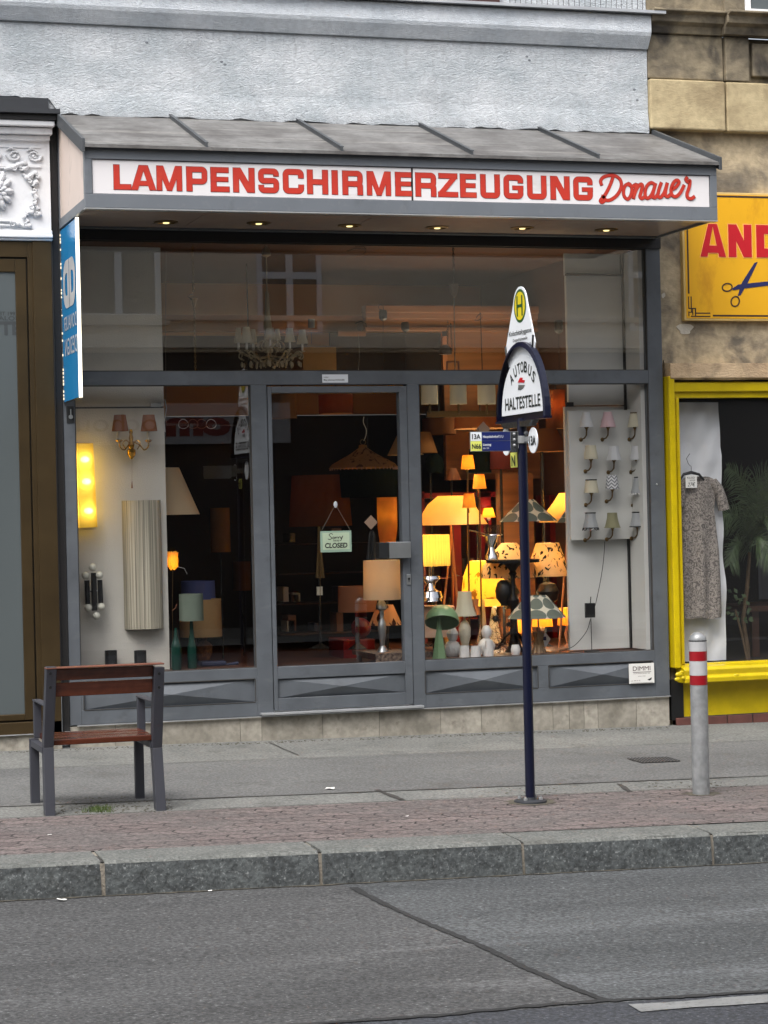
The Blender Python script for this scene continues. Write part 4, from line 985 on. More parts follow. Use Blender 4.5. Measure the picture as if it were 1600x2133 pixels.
# ------------------------------------------------------------------ BEIGE HOUSE ON THE RIGHT
hb = thing('house', 'stained beige rendered house with moulded cornice right of the grey one', 'house', (8, 0, 2.06))
HX0 = XE+.004; HXR = 16
def hz(v, y=0.03): return at(1500, v, y).z
zA, zB_, zC, zD, zE = hz(276), hz(173), hz(78), hz(37), hz(33)
b = MB(); b.box(HX0+.06, HXR, .05, .4, 2.062, zA+.02); b.box(HX0+.06, 6.56, .05, .4, -.5, 2.062); b.build('lower_wall', M['beige_low'], hb)
b = MB(); b.box(HX0, at(1513, 230, -.03).x-.006, -.035, .4, zA, zB_); b.box(at(1513, 230, -.03).x+.006, HXR, -.03, .4, zA, zB_); b.build('rusticated_band', M['beige'], hb, bevel=.012)
b = MB(); xa_ = at(1507, 120, 0).x; xb_ = at(1557, 120, 0).x
b.box(HX0, xa_-.004, -.004, .4, zB_+.008, zC); b.box(xa_+.004, xb_, -.03, .4, zB_+.006, zC); b.box(xb_, HXR, .03, .4, zB_+.006, zC)
b.box(xb_+.035, HXR-.5, -.012, .03, zB_+.05, zC-.04); b.build('frieze', M['beige_dark'], hb, bevel=.008)
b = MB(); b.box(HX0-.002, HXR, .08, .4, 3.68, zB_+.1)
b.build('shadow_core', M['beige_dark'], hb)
b = MB()
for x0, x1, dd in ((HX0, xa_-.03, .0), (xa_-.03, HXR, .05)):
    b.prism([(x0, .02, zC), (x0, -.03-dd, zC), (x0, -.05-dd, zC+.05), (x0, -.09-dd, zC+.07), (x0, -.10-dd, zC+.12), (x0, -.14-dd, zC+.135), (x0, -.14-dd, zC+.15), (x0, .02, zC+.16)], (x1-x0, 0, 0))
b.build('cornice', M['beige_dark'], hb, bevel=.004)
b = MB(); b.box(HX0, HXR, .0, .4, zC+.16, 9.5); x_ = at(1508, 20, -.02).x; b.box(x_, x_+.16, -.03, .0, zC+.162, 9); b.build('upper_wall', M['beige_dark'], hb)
a = at(1552, 0, -.03); b = MB(); b.box(a.x, a.x+1.4, -.03, -.001, at(1552, 32, -.03).z, at(1552, 17, -.03).z); b.box(a.x, a.x+.05, -.02, -.001, at(1552, 17, -.03).z, 6); wf = b.build('window_frame', M['winwhite'], hb)
b = MB(); b.box(a.x+.05, a.x+1.35, -.01, -.002, at(1552, 17, -.03).z, 6); b.build('pane', M['frost'], wf)
q0, q1 = at(1395, 757, -.07), at(1395, 790, -.07)
b = MB(); n = 40; prev = None; x0 = q0.x
for i in range(n+1):
    x = x0+(11-x0)*i/n; j = random.uniform(-.006, .006)
    r = [b.b.verts.new(p_) for p_ in ((x, .05, q0.z+.01), (x, -.085+j, q0.z+j*.5), (x, -.09+j, q1.z+.01), (x, -.07+j, q1.z-.004+j*.5), (x, .05, q1.z))]
    if prev:
        for k_ in range(4): b.b.faces.new((prev[k_], prev[k_+1], r[k_+1], r[k_]))
    else: b.b.faces.new([b.b.verts.new(v_.co) for v_ in r])
    prev = r
b.build('stone_ledge', M['ledge_stone'], hb)
b = MB()
for (u, v, s_) in ((1428, 685, 1.0),):
    q = at(u, v, .04); pts = [(q.x+s_*.055*cos(a_)*(1+.25*sin(3*a_)+.12*sin(7*a_)), .049, q.z+s_*.045*sin(a_)*(1+.2*cos(2*a_))) for a_ in [2*pi*i/22 for i in range(22)]]
    b.prism(pts, (0, -.004, 0))
b.build('bare_patch', M['patch'], hb)
b = MB(); q = at(1383, 615, .04); b.prism([(q.x+.015*cos(a_), .049, q.z+.018*sin(a_)*(1+.3*sin(2*a_))) for a_ in [2*pi*i/12 for i in range(12)]], (0, -.003, 0))
b.build('bare_patch', M['patch'], hb)

# yellow enamel sign
ys = thing('yellow_sign', 'yellow enamel shop sign with red letters and a pair of scissors', 'sign', (7.4, .04, 2.37))
YS = .0; c0 = at(1426, 669, YS); X0s, Z0s = c0.x, at(1500, 668, YS).z; Z1s = at(1520, 401, YS).z; X1s = 9.2
b = MB(); b.box(X0s, X1s, YS, .049, Z0s, Z1s); b.build('edge', M['cream_edge'], ys, bevel=.004)
b = MB(); b.box(X0s+.016, X1s-.016, YS-.003, YS, Z0s+.016, Z1s-.016); b.build('board', M['yellow_sign'], ys)
b = MB(); e = YS-.0045
b.box(X0s+.03, X0s+.042, e, YS-.003, Z0s+.19, Z1s-.035); b.box(X0s+.03, X1s, e, YS-.003, Z1s-.035, Z1s-.022); b.box(X0s+.22, X1s, e, YS-.003, Z0s+.03, Z0s+.042)
for r in ((.03, .038, .09, .17), (.05, .058, .06, .17), (.03, .09, .082, .09), (.03, .038, .03, .065), (.03, .068, .055, .062), (.06, .068, .04, .09), (.08, .09, .03, .082), (.09, .2, .048, .057), (.05, .2, .026, .034)):
    b.box(X0s+r[0], X0s+r[1], e+.0003*(hash(r) % 4), YS-.003, Z0s+r[2], Z0s+r[3])
b.build('border_line', M['brownink'], ys)
def sz(v, u=1500): return at(u, v, YS).z
lz0, lz1 = at(1500, 535, YS).z, at(1500, 467, YS).z
b, bo = MB(), MB(); hh = lz1-lz0; org = Vector((0, YS-.003, lz0))
def letAND(bb, g, dp):
    def X(u): return at(u, 500, YS).x
    def pol(pts, o_): bb.poly(pts, org, (1, 0, 0), (0, 0, 1), dp+o_)
    a0, a1 = X(1458), X(1511); w_ = a1-a0; m_ = (a0+a1)/2
    pol([(a0-g, -g), (a0+w_*.27+g, -g), (m_+g*.5, hh*.93), (m_+w_*.17, hh+g), (m_-w_*.17-g*.6, hh+g)], 0)
    pol([(a1+g, -g), (a1-w_*.27-g, -g), (m_-g*.5, hh*.93), (m_-w_*.17, hh+g), (m_+w_*.17+g*.6, hh+g)], .0004)
    pol([(a0+w_*.25, hh*.12-g), (a1-w_*.25, hh*.12-g), (a1-w_*.3, hh*.34+g), (a0+w_*.3, hh*.34+g)], .0008)
    n0, n1 = X(1517), X(1565); w_ = n1-n0
    pol([(n0-g, -g), (n0+w_*.33+g, -g), (n0+w_*.33+g, hh+g), (n0-g, hh+g)], 0); pol([(n1+g, -g), (n1-w_*.33-g, -g), (n1-w_*.33-g, hh+g), (n1+g, hh+g)], 0)
    pol([(n0-g, hh+g), (n0+w_*.35+g, hh+g), (n1+g, -g), (n1-w_*.35-g, -g)], .0004)
    d0, d1 = X(1575), X(1629); w_ = d1-d0
    pol([(d0-g, -g), (d0+w_*.3+g, -g), (d0+w_*.3+g, hh+g), (d0-g, hh+g)], 0)
    bb.strip([Vector((d0+.02, hh-.032)), Vector((d0+w_*.5, hh-.032))]+[Vector((d0+w_*.5+(w_*.5-.035)*cos(radians(a_)), hh/2+(hh/2-.032)*sin(radians(a_)))) for a_ in range(75, -76, -15)]+[Vector((d0+w_*.5, .032)), Vector((d0+.02, .032))], .064+2*g, org, (1, 0, 0), (0, 0, 1), dp+.0006)
    e0 = d1+.06
    for i_ in range(3): 
        pol([(e0-g+i_*.24, -g), (e0+.055+g+i_*.24, -g), (e0+.055+g+i_*.24, hh+g), (e0-g+i_*.24, hh+g)], 0)
letAND(b, 0.0, .0032); letAND(bo, .006, .0012)
b.build('lettering', M['crimson'], ys); bo.build('letter_outline', M['peach'], ys)
# scissors
def yp(x_, y_): q = at(1380+x_/4.445, 380+y_/4.445, YS); return Vector((q.x, q.z))
O2 = (0, YS-.003, 0)
b = MB()
b.poly([tuple(yp(*q)) for q in ((880, 735), (850, 745), (815, 800), (735, 925), (695, 1050), (722, 1045), (790, 925), (855, 790))], O2, (1, 0, 0), (0, 0, 1), .0022)
b.poly([tuple(yp(*q)) for q in ((640, 985), (700, 945), (978, 915), (1150, 900), (1180, 915), (978, 955), (730, 985), (655, 998))], O2, (1, 0, 0), (0, 0, 1), .0027)
b.build('scissor_blades', M['navyink'], ys)
b = MB()
for cx_, cy_, rx_, ry_, ro in ((598, 972, 46, 36, -.15), (672, 1102, 38, 46, .3)):
    pts = []
    for i in range(20):
        a_ = 2*pi*i/20; x_ = rx_*cos(a_); y_ = ry_*sin(a_); pts.append(yp(cx_+x_*cos(ro)-y_*sin(ro), cy_+x_*sin(ro)+y_*cos(ro)))
    b.strip(pts, .0095, O2, (1, 0, 0), (0, 0, 1), .0024, closed=True)
b.build('scissor_rings', M['brownink'], ys)

# ------------------------------------------------------------------ YELLOW SHOP
yf = thing('yellow_shopfront', 'bright yellow painted wooden shop window frame of the tailor next door', 'shopfront', (7.2, 0, -.45))
gx0, gz1, gz0 = at(1415, 1000, .0).x, at(1500, 829, 0).z, at(1500, 1379, 0).z
YR = 11
b = MB(); b.box(gx0-.04, YR, -.02, .03, gz1, at(1500, 795, 0).z+.0); b.box(gx0-.05, gx0, -.02, .03, gz0-.03, gz1); b.box(gx0, YR, -.0205, .03, gz0-.03, gz0)
b.box(gx0-.025, gx0+.0, -.03, -.0201, gz0, gz1)
b.build('frame', M['yellow'], yf, bevel=.005)
b = MB(); b.box(6.500, gx0-.052, -.075, .04, -.07, 1.98); b.box(gx0-.05, YR, -.05, .03, 1.87, 1.935) ; b.build('casing', M['yellow'], yf, bevel=.008)
b = MB(); sa = at(1405, 1392, -.12).z; sb_ = at(1405, 1425, -.12).z
b.prism([(6.55, .03, sa+.02), (6.55, -.10, sa), (6.55, -.12, sa-.02), (6.55, -.11, sb_+.05), (6.55, -.13, sb_+.035), (6.55, -.125, sb_), (6.55, .03, sb_)], (YR-6.55, 0, 0)); b.build('sill', M['yellow'], yf, bevel=.006)
for u, v, s_ in ((1415, 1405, 1.2), (1412, 1415, 1), (1425, 1412, .8), (1420, 1400, .7), (1535, 1407, .9)):
    q = at(u, v, -.125); b = MB(); b.ball((q.x, -.122, q.z), .018*s_, 10, 1.3, .5, .8); b.build('paint_blister', M['yellow'], yf, smooth=True)
b = MB(); b.box(at(1425, 1450, .0).x, YR, .02, .06, -.42, sb_+.03); b.build('stall_riser', M['yellow'], yf)
b = MB(); b.box(6.50, at(1424, 1450, .0).x, .0, .05, -.44, sb_+.02); b.build('downpipe_niche', M['black'], yf)
b = MB(); x = 6.53
while x < YR:
    b.box(x, x+.19, -.012, .06, gz(x, 0)-.05, -.425); x += .2
b.build('brick_base', M['redtile'], yf, bevel=.003)
b = MB(); b.box(6.53, YR, .0, .055, gz(8, 0)-.1, -.42); b.build('brick_mortar', M['joint'], yf)
b = MB(); b.quad((gx0, .015, gz0), (YR, .015, gz0), (YR, .015, gz1), (gx0, .015, gz1)); b.build('pane', M['glass_dusty'], yf, recalc=False)
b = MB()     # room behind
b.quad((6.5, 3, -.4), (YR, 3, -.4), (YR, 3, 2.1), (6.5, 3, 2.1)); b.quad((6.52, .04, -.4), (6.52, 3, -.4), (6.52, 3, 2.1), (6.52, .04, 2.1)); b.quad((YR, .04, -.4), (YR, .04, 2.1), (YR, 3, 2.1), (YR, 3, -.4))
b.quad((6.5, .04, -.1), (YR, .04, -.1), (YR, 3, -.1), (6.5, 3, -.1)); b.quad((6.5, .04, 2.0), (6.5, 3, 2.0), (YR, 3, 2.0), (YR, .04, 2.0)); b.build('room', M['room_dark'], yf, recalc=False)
# white cloth screen
b = MB(); n = 24; grid = []
x0, x1 = at(1413, 1100, .14).x-.02, at(1509, 1100, .14).x
for i in range(n+1):
    row = []
    for j in range(30):
        fx, fz = i/n, j/29; z = gz0+.0+fz*(gz1-gz0-.02)
        row.append(b.b.verts.new((x0+(x1-x0)*fx+.006*sin(fz*9), .16+.010*sin(fx*9+fz*6)+.012*sin(fz*23+fx*5)+.008*sin(fx*14-fz*31)+(.02 if fz > .8 else 0), z)))
    grid.append(row)
for i in range(n):
    for j in range(29): b.b.faces.new((grid[i][j], grid[i+1][j], grid[i+1][j+1], grid[i][j+1]))
tag(b.build('cloth_screen', M['fabric'], smooth=True), 'crumpled white cloth hung behind the lace dress in the yellow window', 'curtain')
# dress on hanger
dress_root = thing('dress', 'grey brown lace dress with short sleeves hanging in the yellow window', 'dress', (at(1460, 990, .08).x, .08, at(1460, 990, .08).z))
mt, t, p = base_mat('lace')
tc = ND(t, 'ShaderNodeTexCoord'); vo = ND(t, 'ShaderNodeTexNoise'); vo.inputs['Scale'].default_value = 26; vo.inputs['Detail'].default_value = 3; vo.inputs['Distortion'].default_value = 3.5
t.links.new(tc.outputs['Object'], vo.inputs['Vector']); cr = ND(t, 'ShaderNodeValToRGB'); cr.color_ramp.elements[0].position = .42; cr.color_ramp.elements[1].position = .56
cr.color_ramp.elements[0].color = L((84, 79, 75)); cr.color_ramp.elements[1].color = L((146, 139, 132)); t.links.new(vo.outputs[0], cr.inputs[0]); t.links.new(cr.outputs[0], p.inputs['Base Color']); p.inputs['Roughness'].default_value = .8
bp = ND(t, 'ShaderNodeBump'); bp.inputs['Strength'].default_value = .6; bp.inputs['Distance'].default_value = .006; t.links.new(vo.outputs[0], bp.inputs['Height']); t.links.new(bp.outputs[0], p.inputs['Normal'])
M['lace'] = mt
outl = [(1003, 1419, 1492), (1015, 1418, 1494), (1030, 1418, 1494), (1060, 1420, 1490), (1100, 1421, 1494), (1150, 1422, 1500), (1200, 1422, 1503), (1240, 1423, 1505), (1275, 1424, 1506), (1288, 1426, 1505)]
b = MB(); n = 22; rows = []
for v, ua, ub in outl:
    row = []
    for k_ in range(n*2):
        f = k_/n; front = f < 1; ff = f if front else 2-f
        u = ua+(ub-ua)*ff; q = at(u, v+(2*sin(ff*12) if v > 1280 else 0), .085)
        dpt = sin(pi*ff)*.03+.013*sin(ff*15+v*.006)*(min(1, max(0, (v-1030)/120)))
        row.append(b.b.verts.new((q.x, .085-(dpt if front else -.02), q.z)))
    rows.append(row)
for A, B in zip(rows[:-1], rows[1:]):
    for k_ in range(n*2): b.b.faces.new((A[k_], A[(k_+1) % (2*n)], B[(k_+1) % (2*n)], B[k_]))
# shoulders close the top with a scooped neck
topr = []
for k_ in range(n*2):
    f = k_/n; front = f < 1; ff = f if front else 2-f
    u = 1419+(1492-1419)*ff; e_ = abs(ff-.5)*2
    sag = 0 if e_ > .5 else (1-(e_/.5)**2)*(16 if front else 4)
    q = at(1422+(1488-1422)*ff, 1000-12*(1-e_)**.6+sag, .085); topr.append(b.b.verts.new((q.x, .085-(sin(pi*ff)*.02 if front else -.012), q.z)))
for k_ in range(n*2): b.b.faces.new((topr[k_], topr[(k_+1) % (2*n)], rows[0][(k_+1) % (2*n)], rows[0][k_]))
b.build('dress_body', M['lace'], dress_root, smooth=True)
for pts in ([(1484, 1003), (1495, 1018), (1503, 1040), (1508, 1062)], [(1425, 1004), (1420, 1020), (1416, 1040), (1414, 1055)]):
    b = MB(); b.tube([at(u, v, .085) for u, v in pts], [.035, .040, .040, .042], 12); b.build('sleeve', M['lace'], dress_root, smooth=True)
hg = tag(None or (lambda b: (b.tube([at(1417, 1000, .08), at(1424, 988, .08), at(1440, 984, .08), at(1456, 988, .08), at(1468, 1001, .08)], [.007, .01, .012, .01, .007], 8), b.tube([at(1440, 984, .08), at(1440, 972, .08), at(1434, 966, .08), at(1430, 955, .08), at(1437, 945, .08)], .0022, 6), b.build('clothes_hanger', M['black'], smooth=True))[-1])(MB()), 'black clothes hanger carrying the lace dress', 'hanger')
b = MB(); a, c = at(1428, 990, .03), at(1452, 1016, .03); b.box(a.x, c.x, .028, .031, c.z, a.z); pt = tag(b.build('price_tag', M['paper']), 'handwritten white price tag on the neck of the lace dress', 'price tag')
b = MB(); w, h = c.x-a.x, a.z-c.z
b.text('KLEID', (a.x+w*.12, .0278, a.z-h*.27), (1, 0, 0), (0, 0, 1), w=w*.7, h=h*.14, shear=.2); b.text('SPITZE', (a.x+w*.35, .0278, a.z-h*.46), (1, 0, 0), (0, 0, 1), w=w*.5, h=h*.1, shear=.2); b.text('27€', (a.x+w*.15, .0278, a.z-h*.88), (1, 0, 0), (0, 0, 1), w=w*.7, h=h*.3, shear=.3)
b.build('lettering', M['ink'], pt)
# palm
pr = thing('palm_plant', 'potted palm with arching feathery fronds in the yellow window', 'plant', tuple(at(1552, 1340, .7)))
def frond(b, pts, n=26, ll=.20, up=.35):
    P = smooth_pts([tuple(at(*q)) for q in pts], 8); b.tube(P, .0028, 5)
    N = len(P)
    for i in range(2, N):
        t_ = (P[min(i+1, N-1)]-P[i-1]).normalized(); f = i/N; l_ = ll*(sin(pi*min(1, f*.85+.12)))**.7
        side = t_.cross(Vector((0, -1, 0))).normalized()
        for s_ in (-1, 1):
            for sub in (0, .5):
                o_ = P[i].lerp(P[i-1], sub); d = (t_*.8+side*s_*.75+Vector((0, random.uniform(-.3, .3), -up*.6))).normalized()
                w_ = t_*.0058; e_ = o_+d*l_*random.uniform(.85, 1.1)-Vector((0, 0, l_*.22)); mdl = o_+d*l_*.5
                b.b.faces.new([b.b.verts.new(q) for q in (o_-w_, mdl-w_, e_, mdl+w_, o_+w_)])
for pts in ([(1562, 1130, .7), (1560, 1060, .62), (1545, 1000, .5), (1515, 975, .4)], [(1562, 1130, .7), (1585, 1060, .6), (1610, 1010, .5), (1650, 1000, .4)],
            [(1562, 1130, .7), (1545, 1085, .5), (1522, 1070, .36), (1500, 1085, .26)], [(1562, 1130, .7), (1580, 1095, .5), (1600, 1090, .4), (1630, 1120, .35)],
            [(1562, 1140, .7), (1572, 1120, .5), (1590, 1130, .4), (1606, 1175, .35)], [(1562, 1150, .7), (1545, 1130, .5), (1530, 1140, .4), (1520, 1175, .36)], [(1562, 1150, .7), (1570, 1060, .8), (1580, 1000, .8), (1620, 960, .8)]):
    b = MB(); frond(b, pts); b.build('frond', M['palm'], pr, recalc=False)
b = MB(); b.tube([at(1562, 1150, .7), at(1556, 1230, .7), at(1548, 1290, .7), at(1556, 1345, .7), at(1560, 1400, .7)], [.012, .016, .016, .02, .022], 8); b.tube([at(1532, 1270, .5), at(1545, 1320, .5), at(1556, 1375, .5)], .008, 6); b.build('stem', M['palmstem'], pr, smooth=True)
b = MB()
for i in range(26):
    u, v = random.uniform(1520, 1568), random.uniform(1215, 1300); q = at(u, v, random.uniform(.4, .8)); a_ = random.uniform(0, 6.28); l_ = .045
    d = Vector((cos(a_), .2, sin(a_))); s_ = Vector((-sin(a_), .1, cos(a_)))*.014
    b.b.faces.new([b.b.verts.new(x_) for x_ in (q, q+d*l_*.5+s_, q+d*l_, q+d*l_*.5-s_)])
b.build('leaves', M['palm'], pr, recalc=False)
tb = thing('table', 'brown wooden table in the dark room behind the palm', 'table', tuple(at(1580, 1380, 1.2)))
b = MB(); a = at(1535, 1262, 1.2); b.box(a.x, a.x+1.2, 1.0, 1.7, a.z-.04, a.z); b.build('table_top', M['floorwood'], tb)
for dx_ in (.05, 1.1):
    b = MB(); b.box(a.x+dx_, a.x+dx_+.06, 1.05, 1.11, -.1, a.z-.041); b.build('leg', M['floorwood'], tb)
b = MB(); n = 20; prev = None
for i in range(n+1):
    x = at(1580, 1200, 1.9).x+.8*i/n; r = [b.b.verts.new((x, 1.9+.02*sin(i*1.7), z)) for z in (.3, 1.25)]
    if prev: b.b.faces.new((prev[0], r[0], r[1], prev[1]))
    prev = r
tag(b.build('curtain', M['skirtcloth'], smooth=True), 'grey curtain at the back of the tailor shop', 'curtain')

# ------------------------------------------------------------------ STREET FURNITURE
# bench seen from behind
bn = thing('bench', 'single grey steel bench with mahogany slats and two armrests', 'bench', (1.98, -2.6, gz(1.98, -2.6)))
YN, YFp = -2.80, -2.38
def vz(u, v, y): return at(u, v, y).z
top_z = vz(215, 1388, -2.92); seat_z = vz(215, 1543, -2.8)
for i, (ut, um, ub) in enumerate(((105.5, 99.5, 103), (330, 325.5, 334))):
    P = [(at(ut, 1389, -2.92), .0), (at(um, 1556, -2.79), 0), (at(ub, 1690, -2.83), 0)]
    hw = .026; dpt = .035
    b = MB(); q = [p_[0] for p_ in P]; q[2].z = gz(q[2].x, -2.83)-.01
    for a, c in ((q[0], q[1]), (q[1], q[2])):
        b.hexa([(c.x-hw, c.y-dpt, c.z), (c.x+hw, c.y-dpt, c.z), (c.x+hw, c.y+dpt, c.z), (c.x-hw, c.y+dpt, c.z), (a.x-hw, a.y-dpt, a.z), (a.x+hw, a.y-dpt, a.z), (a.x+hw, a.y+dpt, a.z), (a.x-hw, a.y+dpt, a.z)])
    b.build('rear_leg', M['bench_metal'], bn, bevel=.003)
    b = MB()
    for v in (1403, 1432):
        c_ = at(ut-1 if i == 0 else ut+1, v, -2.955); b.tube([(c_.x, c_.y+.0, c_.z), (c_.x, c_.y-.006, c_.z)], .008, 10)
    b.build('bolt', M['black'], bn)
    uf, ua = ((76.5, 76.5) if i == 0 else (291.5, 293))
    f0 = at(uf-3 if i == 0 else uf, 1668, YFp); f0.z = gz(f0.x, YFp)-.01; f1 = at(ua, 1460 if i == 0 else 1452, YFp)
    if i == 0: f1.x = at(77, 1460, YFp).x
    b = MB(); b.box(f0.x-.024, f0.x+.024, YFp-.02, YFp+.02, f0.z, seat_z-.01); b.build('front_leg', M['bench_metal'], bn, bevel=.003)
    b = MB(); b.box(f1.x-.02, f1.x+.02, YFp-.018, YFp+.018, seat_z-.008, f1.z); b.box(f1.x-.022, f1.x+.022, -2.86, YFp+.03, f1.z, f1.z+.008); b.build('armrest', M['bench_metal'], bn, bevel=.002)
    b = MB(); b.box(f0.x-.02, f0.x+.02, -2.8, YFp, seat_z-.05, seat_z-.018); b.build('seat_rail', M['bench_metal'], bn)
xl, xr = at(111, 1540, -2.8).x, at(319, 1540, -2.8).x
for k_ in range(3):
    y0 = -2.80+k_*.145; b = MB(); b.box(xl-.01, xr+.005, y0, y0+.118, seat_z-.012, seat_z+.018); b.build('seat_slat', M['wood'], bn, bevel=.004)
ba = at(215, 1388, -2.92)
xl2, xr2 = at(116, 1400, -2.9).x, at(320, 1400, -2.9).x
for v0, v1 in ((1390, 1414), (1419, 1448)):
    b = MB(); za, zb = vz(215, v0, -2.9), vz(215, v1, -2.9); sl_ = .11/(top_z-seat_z)
    ya = -2.90+(top_z-za)*sl_; yb = -2.90+(top_z-zb)*sl_
    b.hexa([(xl2, yb-.012, zb), (xr2, yb-.012, zb), (xr2, yb+.02, zb), (xl2, yb+.02, zb), (xl2, ya-.012, za), (xr2, ya-.012, za), (xr2, ya+.02, za), (xl2, ya+.02, za)]); b.build('back_slat', M['wood'], bn, bevel=.004)
b = MB(); b.box(at(96, 1388, -2.92).x-.005, at(340, 1388, -2.92).x+.0, -2.955, -2.88, top_z-.002, top_z+.006); b.build('top_rail', M['wood_edge'], bn, bevel=.003)

# bus stop post
PX, PY = 4.199, -3.18; PZ = gz(PX, PY)
bp_ = thing('bus_stop_sign', 'navy bus stop post with arched AUTOBUS HALTESTELLE sign box', 'bus stop', (PX, PY, PZ))
b = MB(); b.lathe((PX, PY), [(.026, PZ+.01), (.0255, 1.55)], 24); b.build('post', M['navy'], bp_, smooth=True)
b = MB(); b.lathe((PX, PY), [(.088, PZ-.01), (.088, PZ+.012), (.08, PZ+.018), (.03, PZ+.018), (.028, PZ+.03)], 32); b.build('base_plate', M['slate'], bp_, smooth=True)
b = MB()
for i in range(4):
    a_ = pi/4+i*pi/2; b.lathe((PX+.062*cos(a_), PY+.062*sin(a_)), [(.011, PZ+.019), (.011, PZ+.030), (.006, PZ+.031), (.006, PZ+.038)], 6)
b.build('bolt', M['galv'], bp_)
SXp = PX+.022                                       # sign box sits on the post, faces along the street (-x)
yl, yr = -2.79, -3.49; zb_, zt_ = 1.548, 1.935; yc = (yl+yr)/2; hw = (yl-yr)/2
def archp(k, inset=0.0, n=28, zlow=0.0):
    H_ = zt_-zb_-inset*2.2; w_ = hw-inset
    pts = []
    for i in range(n+1):
        a_ = pi*i/n; c_, s_ = cos(a_), sin(a_)
        pts.append((yc+w_*(abs(c_)**1.0)*(1 if c_ > 0 else -1), zb_+zlow+(H_-zlow)*(s_**.94)))
    return pts
b = MB(); XO, XI = SXp-.022, SXp+.024
O_ = archp(0); b.prism([(XO+.034, y_, z_) for y_, z_ in O_], (.008, 0, 0)); bx_ = b.build('sign_box', M['navyface'], bp_, bevel=.004)
b = MB(); R1 = archp(0); R0 = archp(0, -.012)
# rounded rim band wider than the face
for i in range(len(R1)-1):
    (y0, z0), (y1, z1) = R1[i], R1[i+1]; (a0, c0_), (a1, c1_) = R0[i], R0[i+1]
    for q in (((XO, y0, z0), (XO, y1, z1), (XO+.008, a1, c1_), (XO+.008, a0, c0_)), ((XO+.008, a0, c0_), (XO+.008, a1, c1_), (XI-.008, a1, c1_), (XI-.008, a0, c0_)), ((XI-.008, a0, c0_), (XI-.008, a1, c1_), (XI, y1, z1), (XI, y0, z0))): b.quad(*q)
b.box(XO-.001, XI, yr-.01, yl+.01, zb_-.012, zb_+.001)
b.build('rim', M['navy'], bp_, recalc=True, smooth=True)
F_ = archp(0, .022, 28, .03); xf = XO+.026
b = MB(); b.prism([(xf, y_, z_) for y_, z_ in F_], (.006, 0, 0)); face = b.build('sign_face', M['enamel'], bp_)
# writing on the face, reading direction is -y
ux, uy = Vector((0, -1, 0)), Vector((0, 0, 1)); xw = xf-.0012
b = MB()
def zx(u, v): q = atx(u, v, xw); return q
q0, q1 = zx(1053, 855), zx(1126, 844)
b.text('HALTESTELLE', (xw, q0.y, (q0.z+q1.z)/2-.002), ux, uy, w=abs(q1.y-q0.y), h=.066, bold=.014)
lets = [('A', 1066, 790, -36), ('U', 1073.5, 775, -24), ('T', 1081, 768.5, -11), ('O', 1087.5, 765, 0), ('B', 1095, 765, 9), ('U', 1103.5, 772, 22), ('S', 1111.5, 785, 36)]
for ch, u, v, rot in lets:
    q = zx(u, v); a_ = radians(-rot); rx = ux*cos(a_)+uy*sin(a_); ry = uy*cos(a_)-ux*sin(a_)
    b.text(ch, Vector((xw, q.y, q.z))-ry*.028, rx, ry, w=.045 if ch != 'T' else .042, h=.060, bold=.018, align='C')
b.build('lettering', M['ink'], face)
for rows, mt_ in ((((1079, 797, 1092, 797, 1093.5, 792, 1088, 791, 1089, 786.5, 1083, 787), ), M['crimson']), (((1079, 812, 1085.5, 812, 1090, 808, 1094, 802, 1080, 801.5, 1080, 806.5), ), M['silver'])):
    b = MB()
    for r in rows:
        pts = [zx(r[i], r[i+1]) for i in range(0, len(r), 2)]; b.prism([(xw, p_.y, p_.z) for p_ in pts], (-.001, 0, 0))
    b.build('emblem', mt_, face)
# H plate above
hx = PX+.034; y0h, y1h = atx(1055, 722, PX+.034).y, atx(1116, 712, PX+.034).y; zlo, zmid, zt2 = 1.80, 1.945, 2.232; ych = (y0h+y1h)/2-.018
pl_ = [(y0h+.0, zmid), (y0h-.035, 1.84), (y1h+.04, 1.84), (y1h, zmid)]
for i in range(0, 11):
    a_ = pi*(1-i/10); pl_.append((ych-.052*-cos(a_)*-1*-1 if False else ych+(.052)*cos(pi-a_)*1.0, 2.232-.055+.055*sin(a_)))
q = atx(1083, 637, hx-.005); hc = Vector((hx, q.y, q.z))
pl_ = [(y0h, zmid), (y0h-.04, 1.84), (y1h+.04, 1.84), (y1h, zmid)]+[(hc.y+.104*cos(radians(a_)), hc.z+.104*sin(radians(a_))) for a_ in range(168, 11, -12)]
b = MB(); b.prism([(hx-.004, y_, z_) for y_, z_ in pl_], (.006, 0, 0)); hp = b.build('stop_plate', M['enamel'], bp_)
q = atx(1083, 637, hx-.005); hc = Vector((hx, q.y, q.z)); ry_ = .092; 
for r_, m_, dx_ in ((.090, M['hgreen'], .0052), (.076, M['hyellow'], .0064)):
    b = MB(); b.prism([(hx-dx_, hc.y+r_*cos(2*pi*i/40), hc.z+r_*sin(2*pi*i/40)) for i in range(40)], (.001, 0, 0)); b.build('disc', m_, hp)
b = MB(); o_ = Vector((hx-.0066, hc.y, hc.z))
b.strip([(-.036, -.055), (-.036, .055)], .017, o_, ux, uy, .001); b.strip([(.036, -.055), (.036, .055)], .017, o_, ux, uy, .001); b.strip([(-.036, 0), (.036, 0)], .016, o_, ux, uy, .0008)
b.build('letter_h', M['hgreen'], hp)
b = MB(); xw2 = hx-.0048
a_, c_ = atx(1061, 703, xw2), atx(1107, 693, xw2); b.text('Kolschitzkygasse', (xw2, a_.y, a_.z+.003), ux, uy, w=abs(c_.y-a_.y), h=.026, bold=.01)
a_, c_ = atx(1069, 713, xw2), atx(1099, 706, xw2); b.text('Doppelhaltestelle', (xw2, a_.y, a_.z), ux, uy, w=abs(c_.y-a_.y), h=.017, bold=.005)
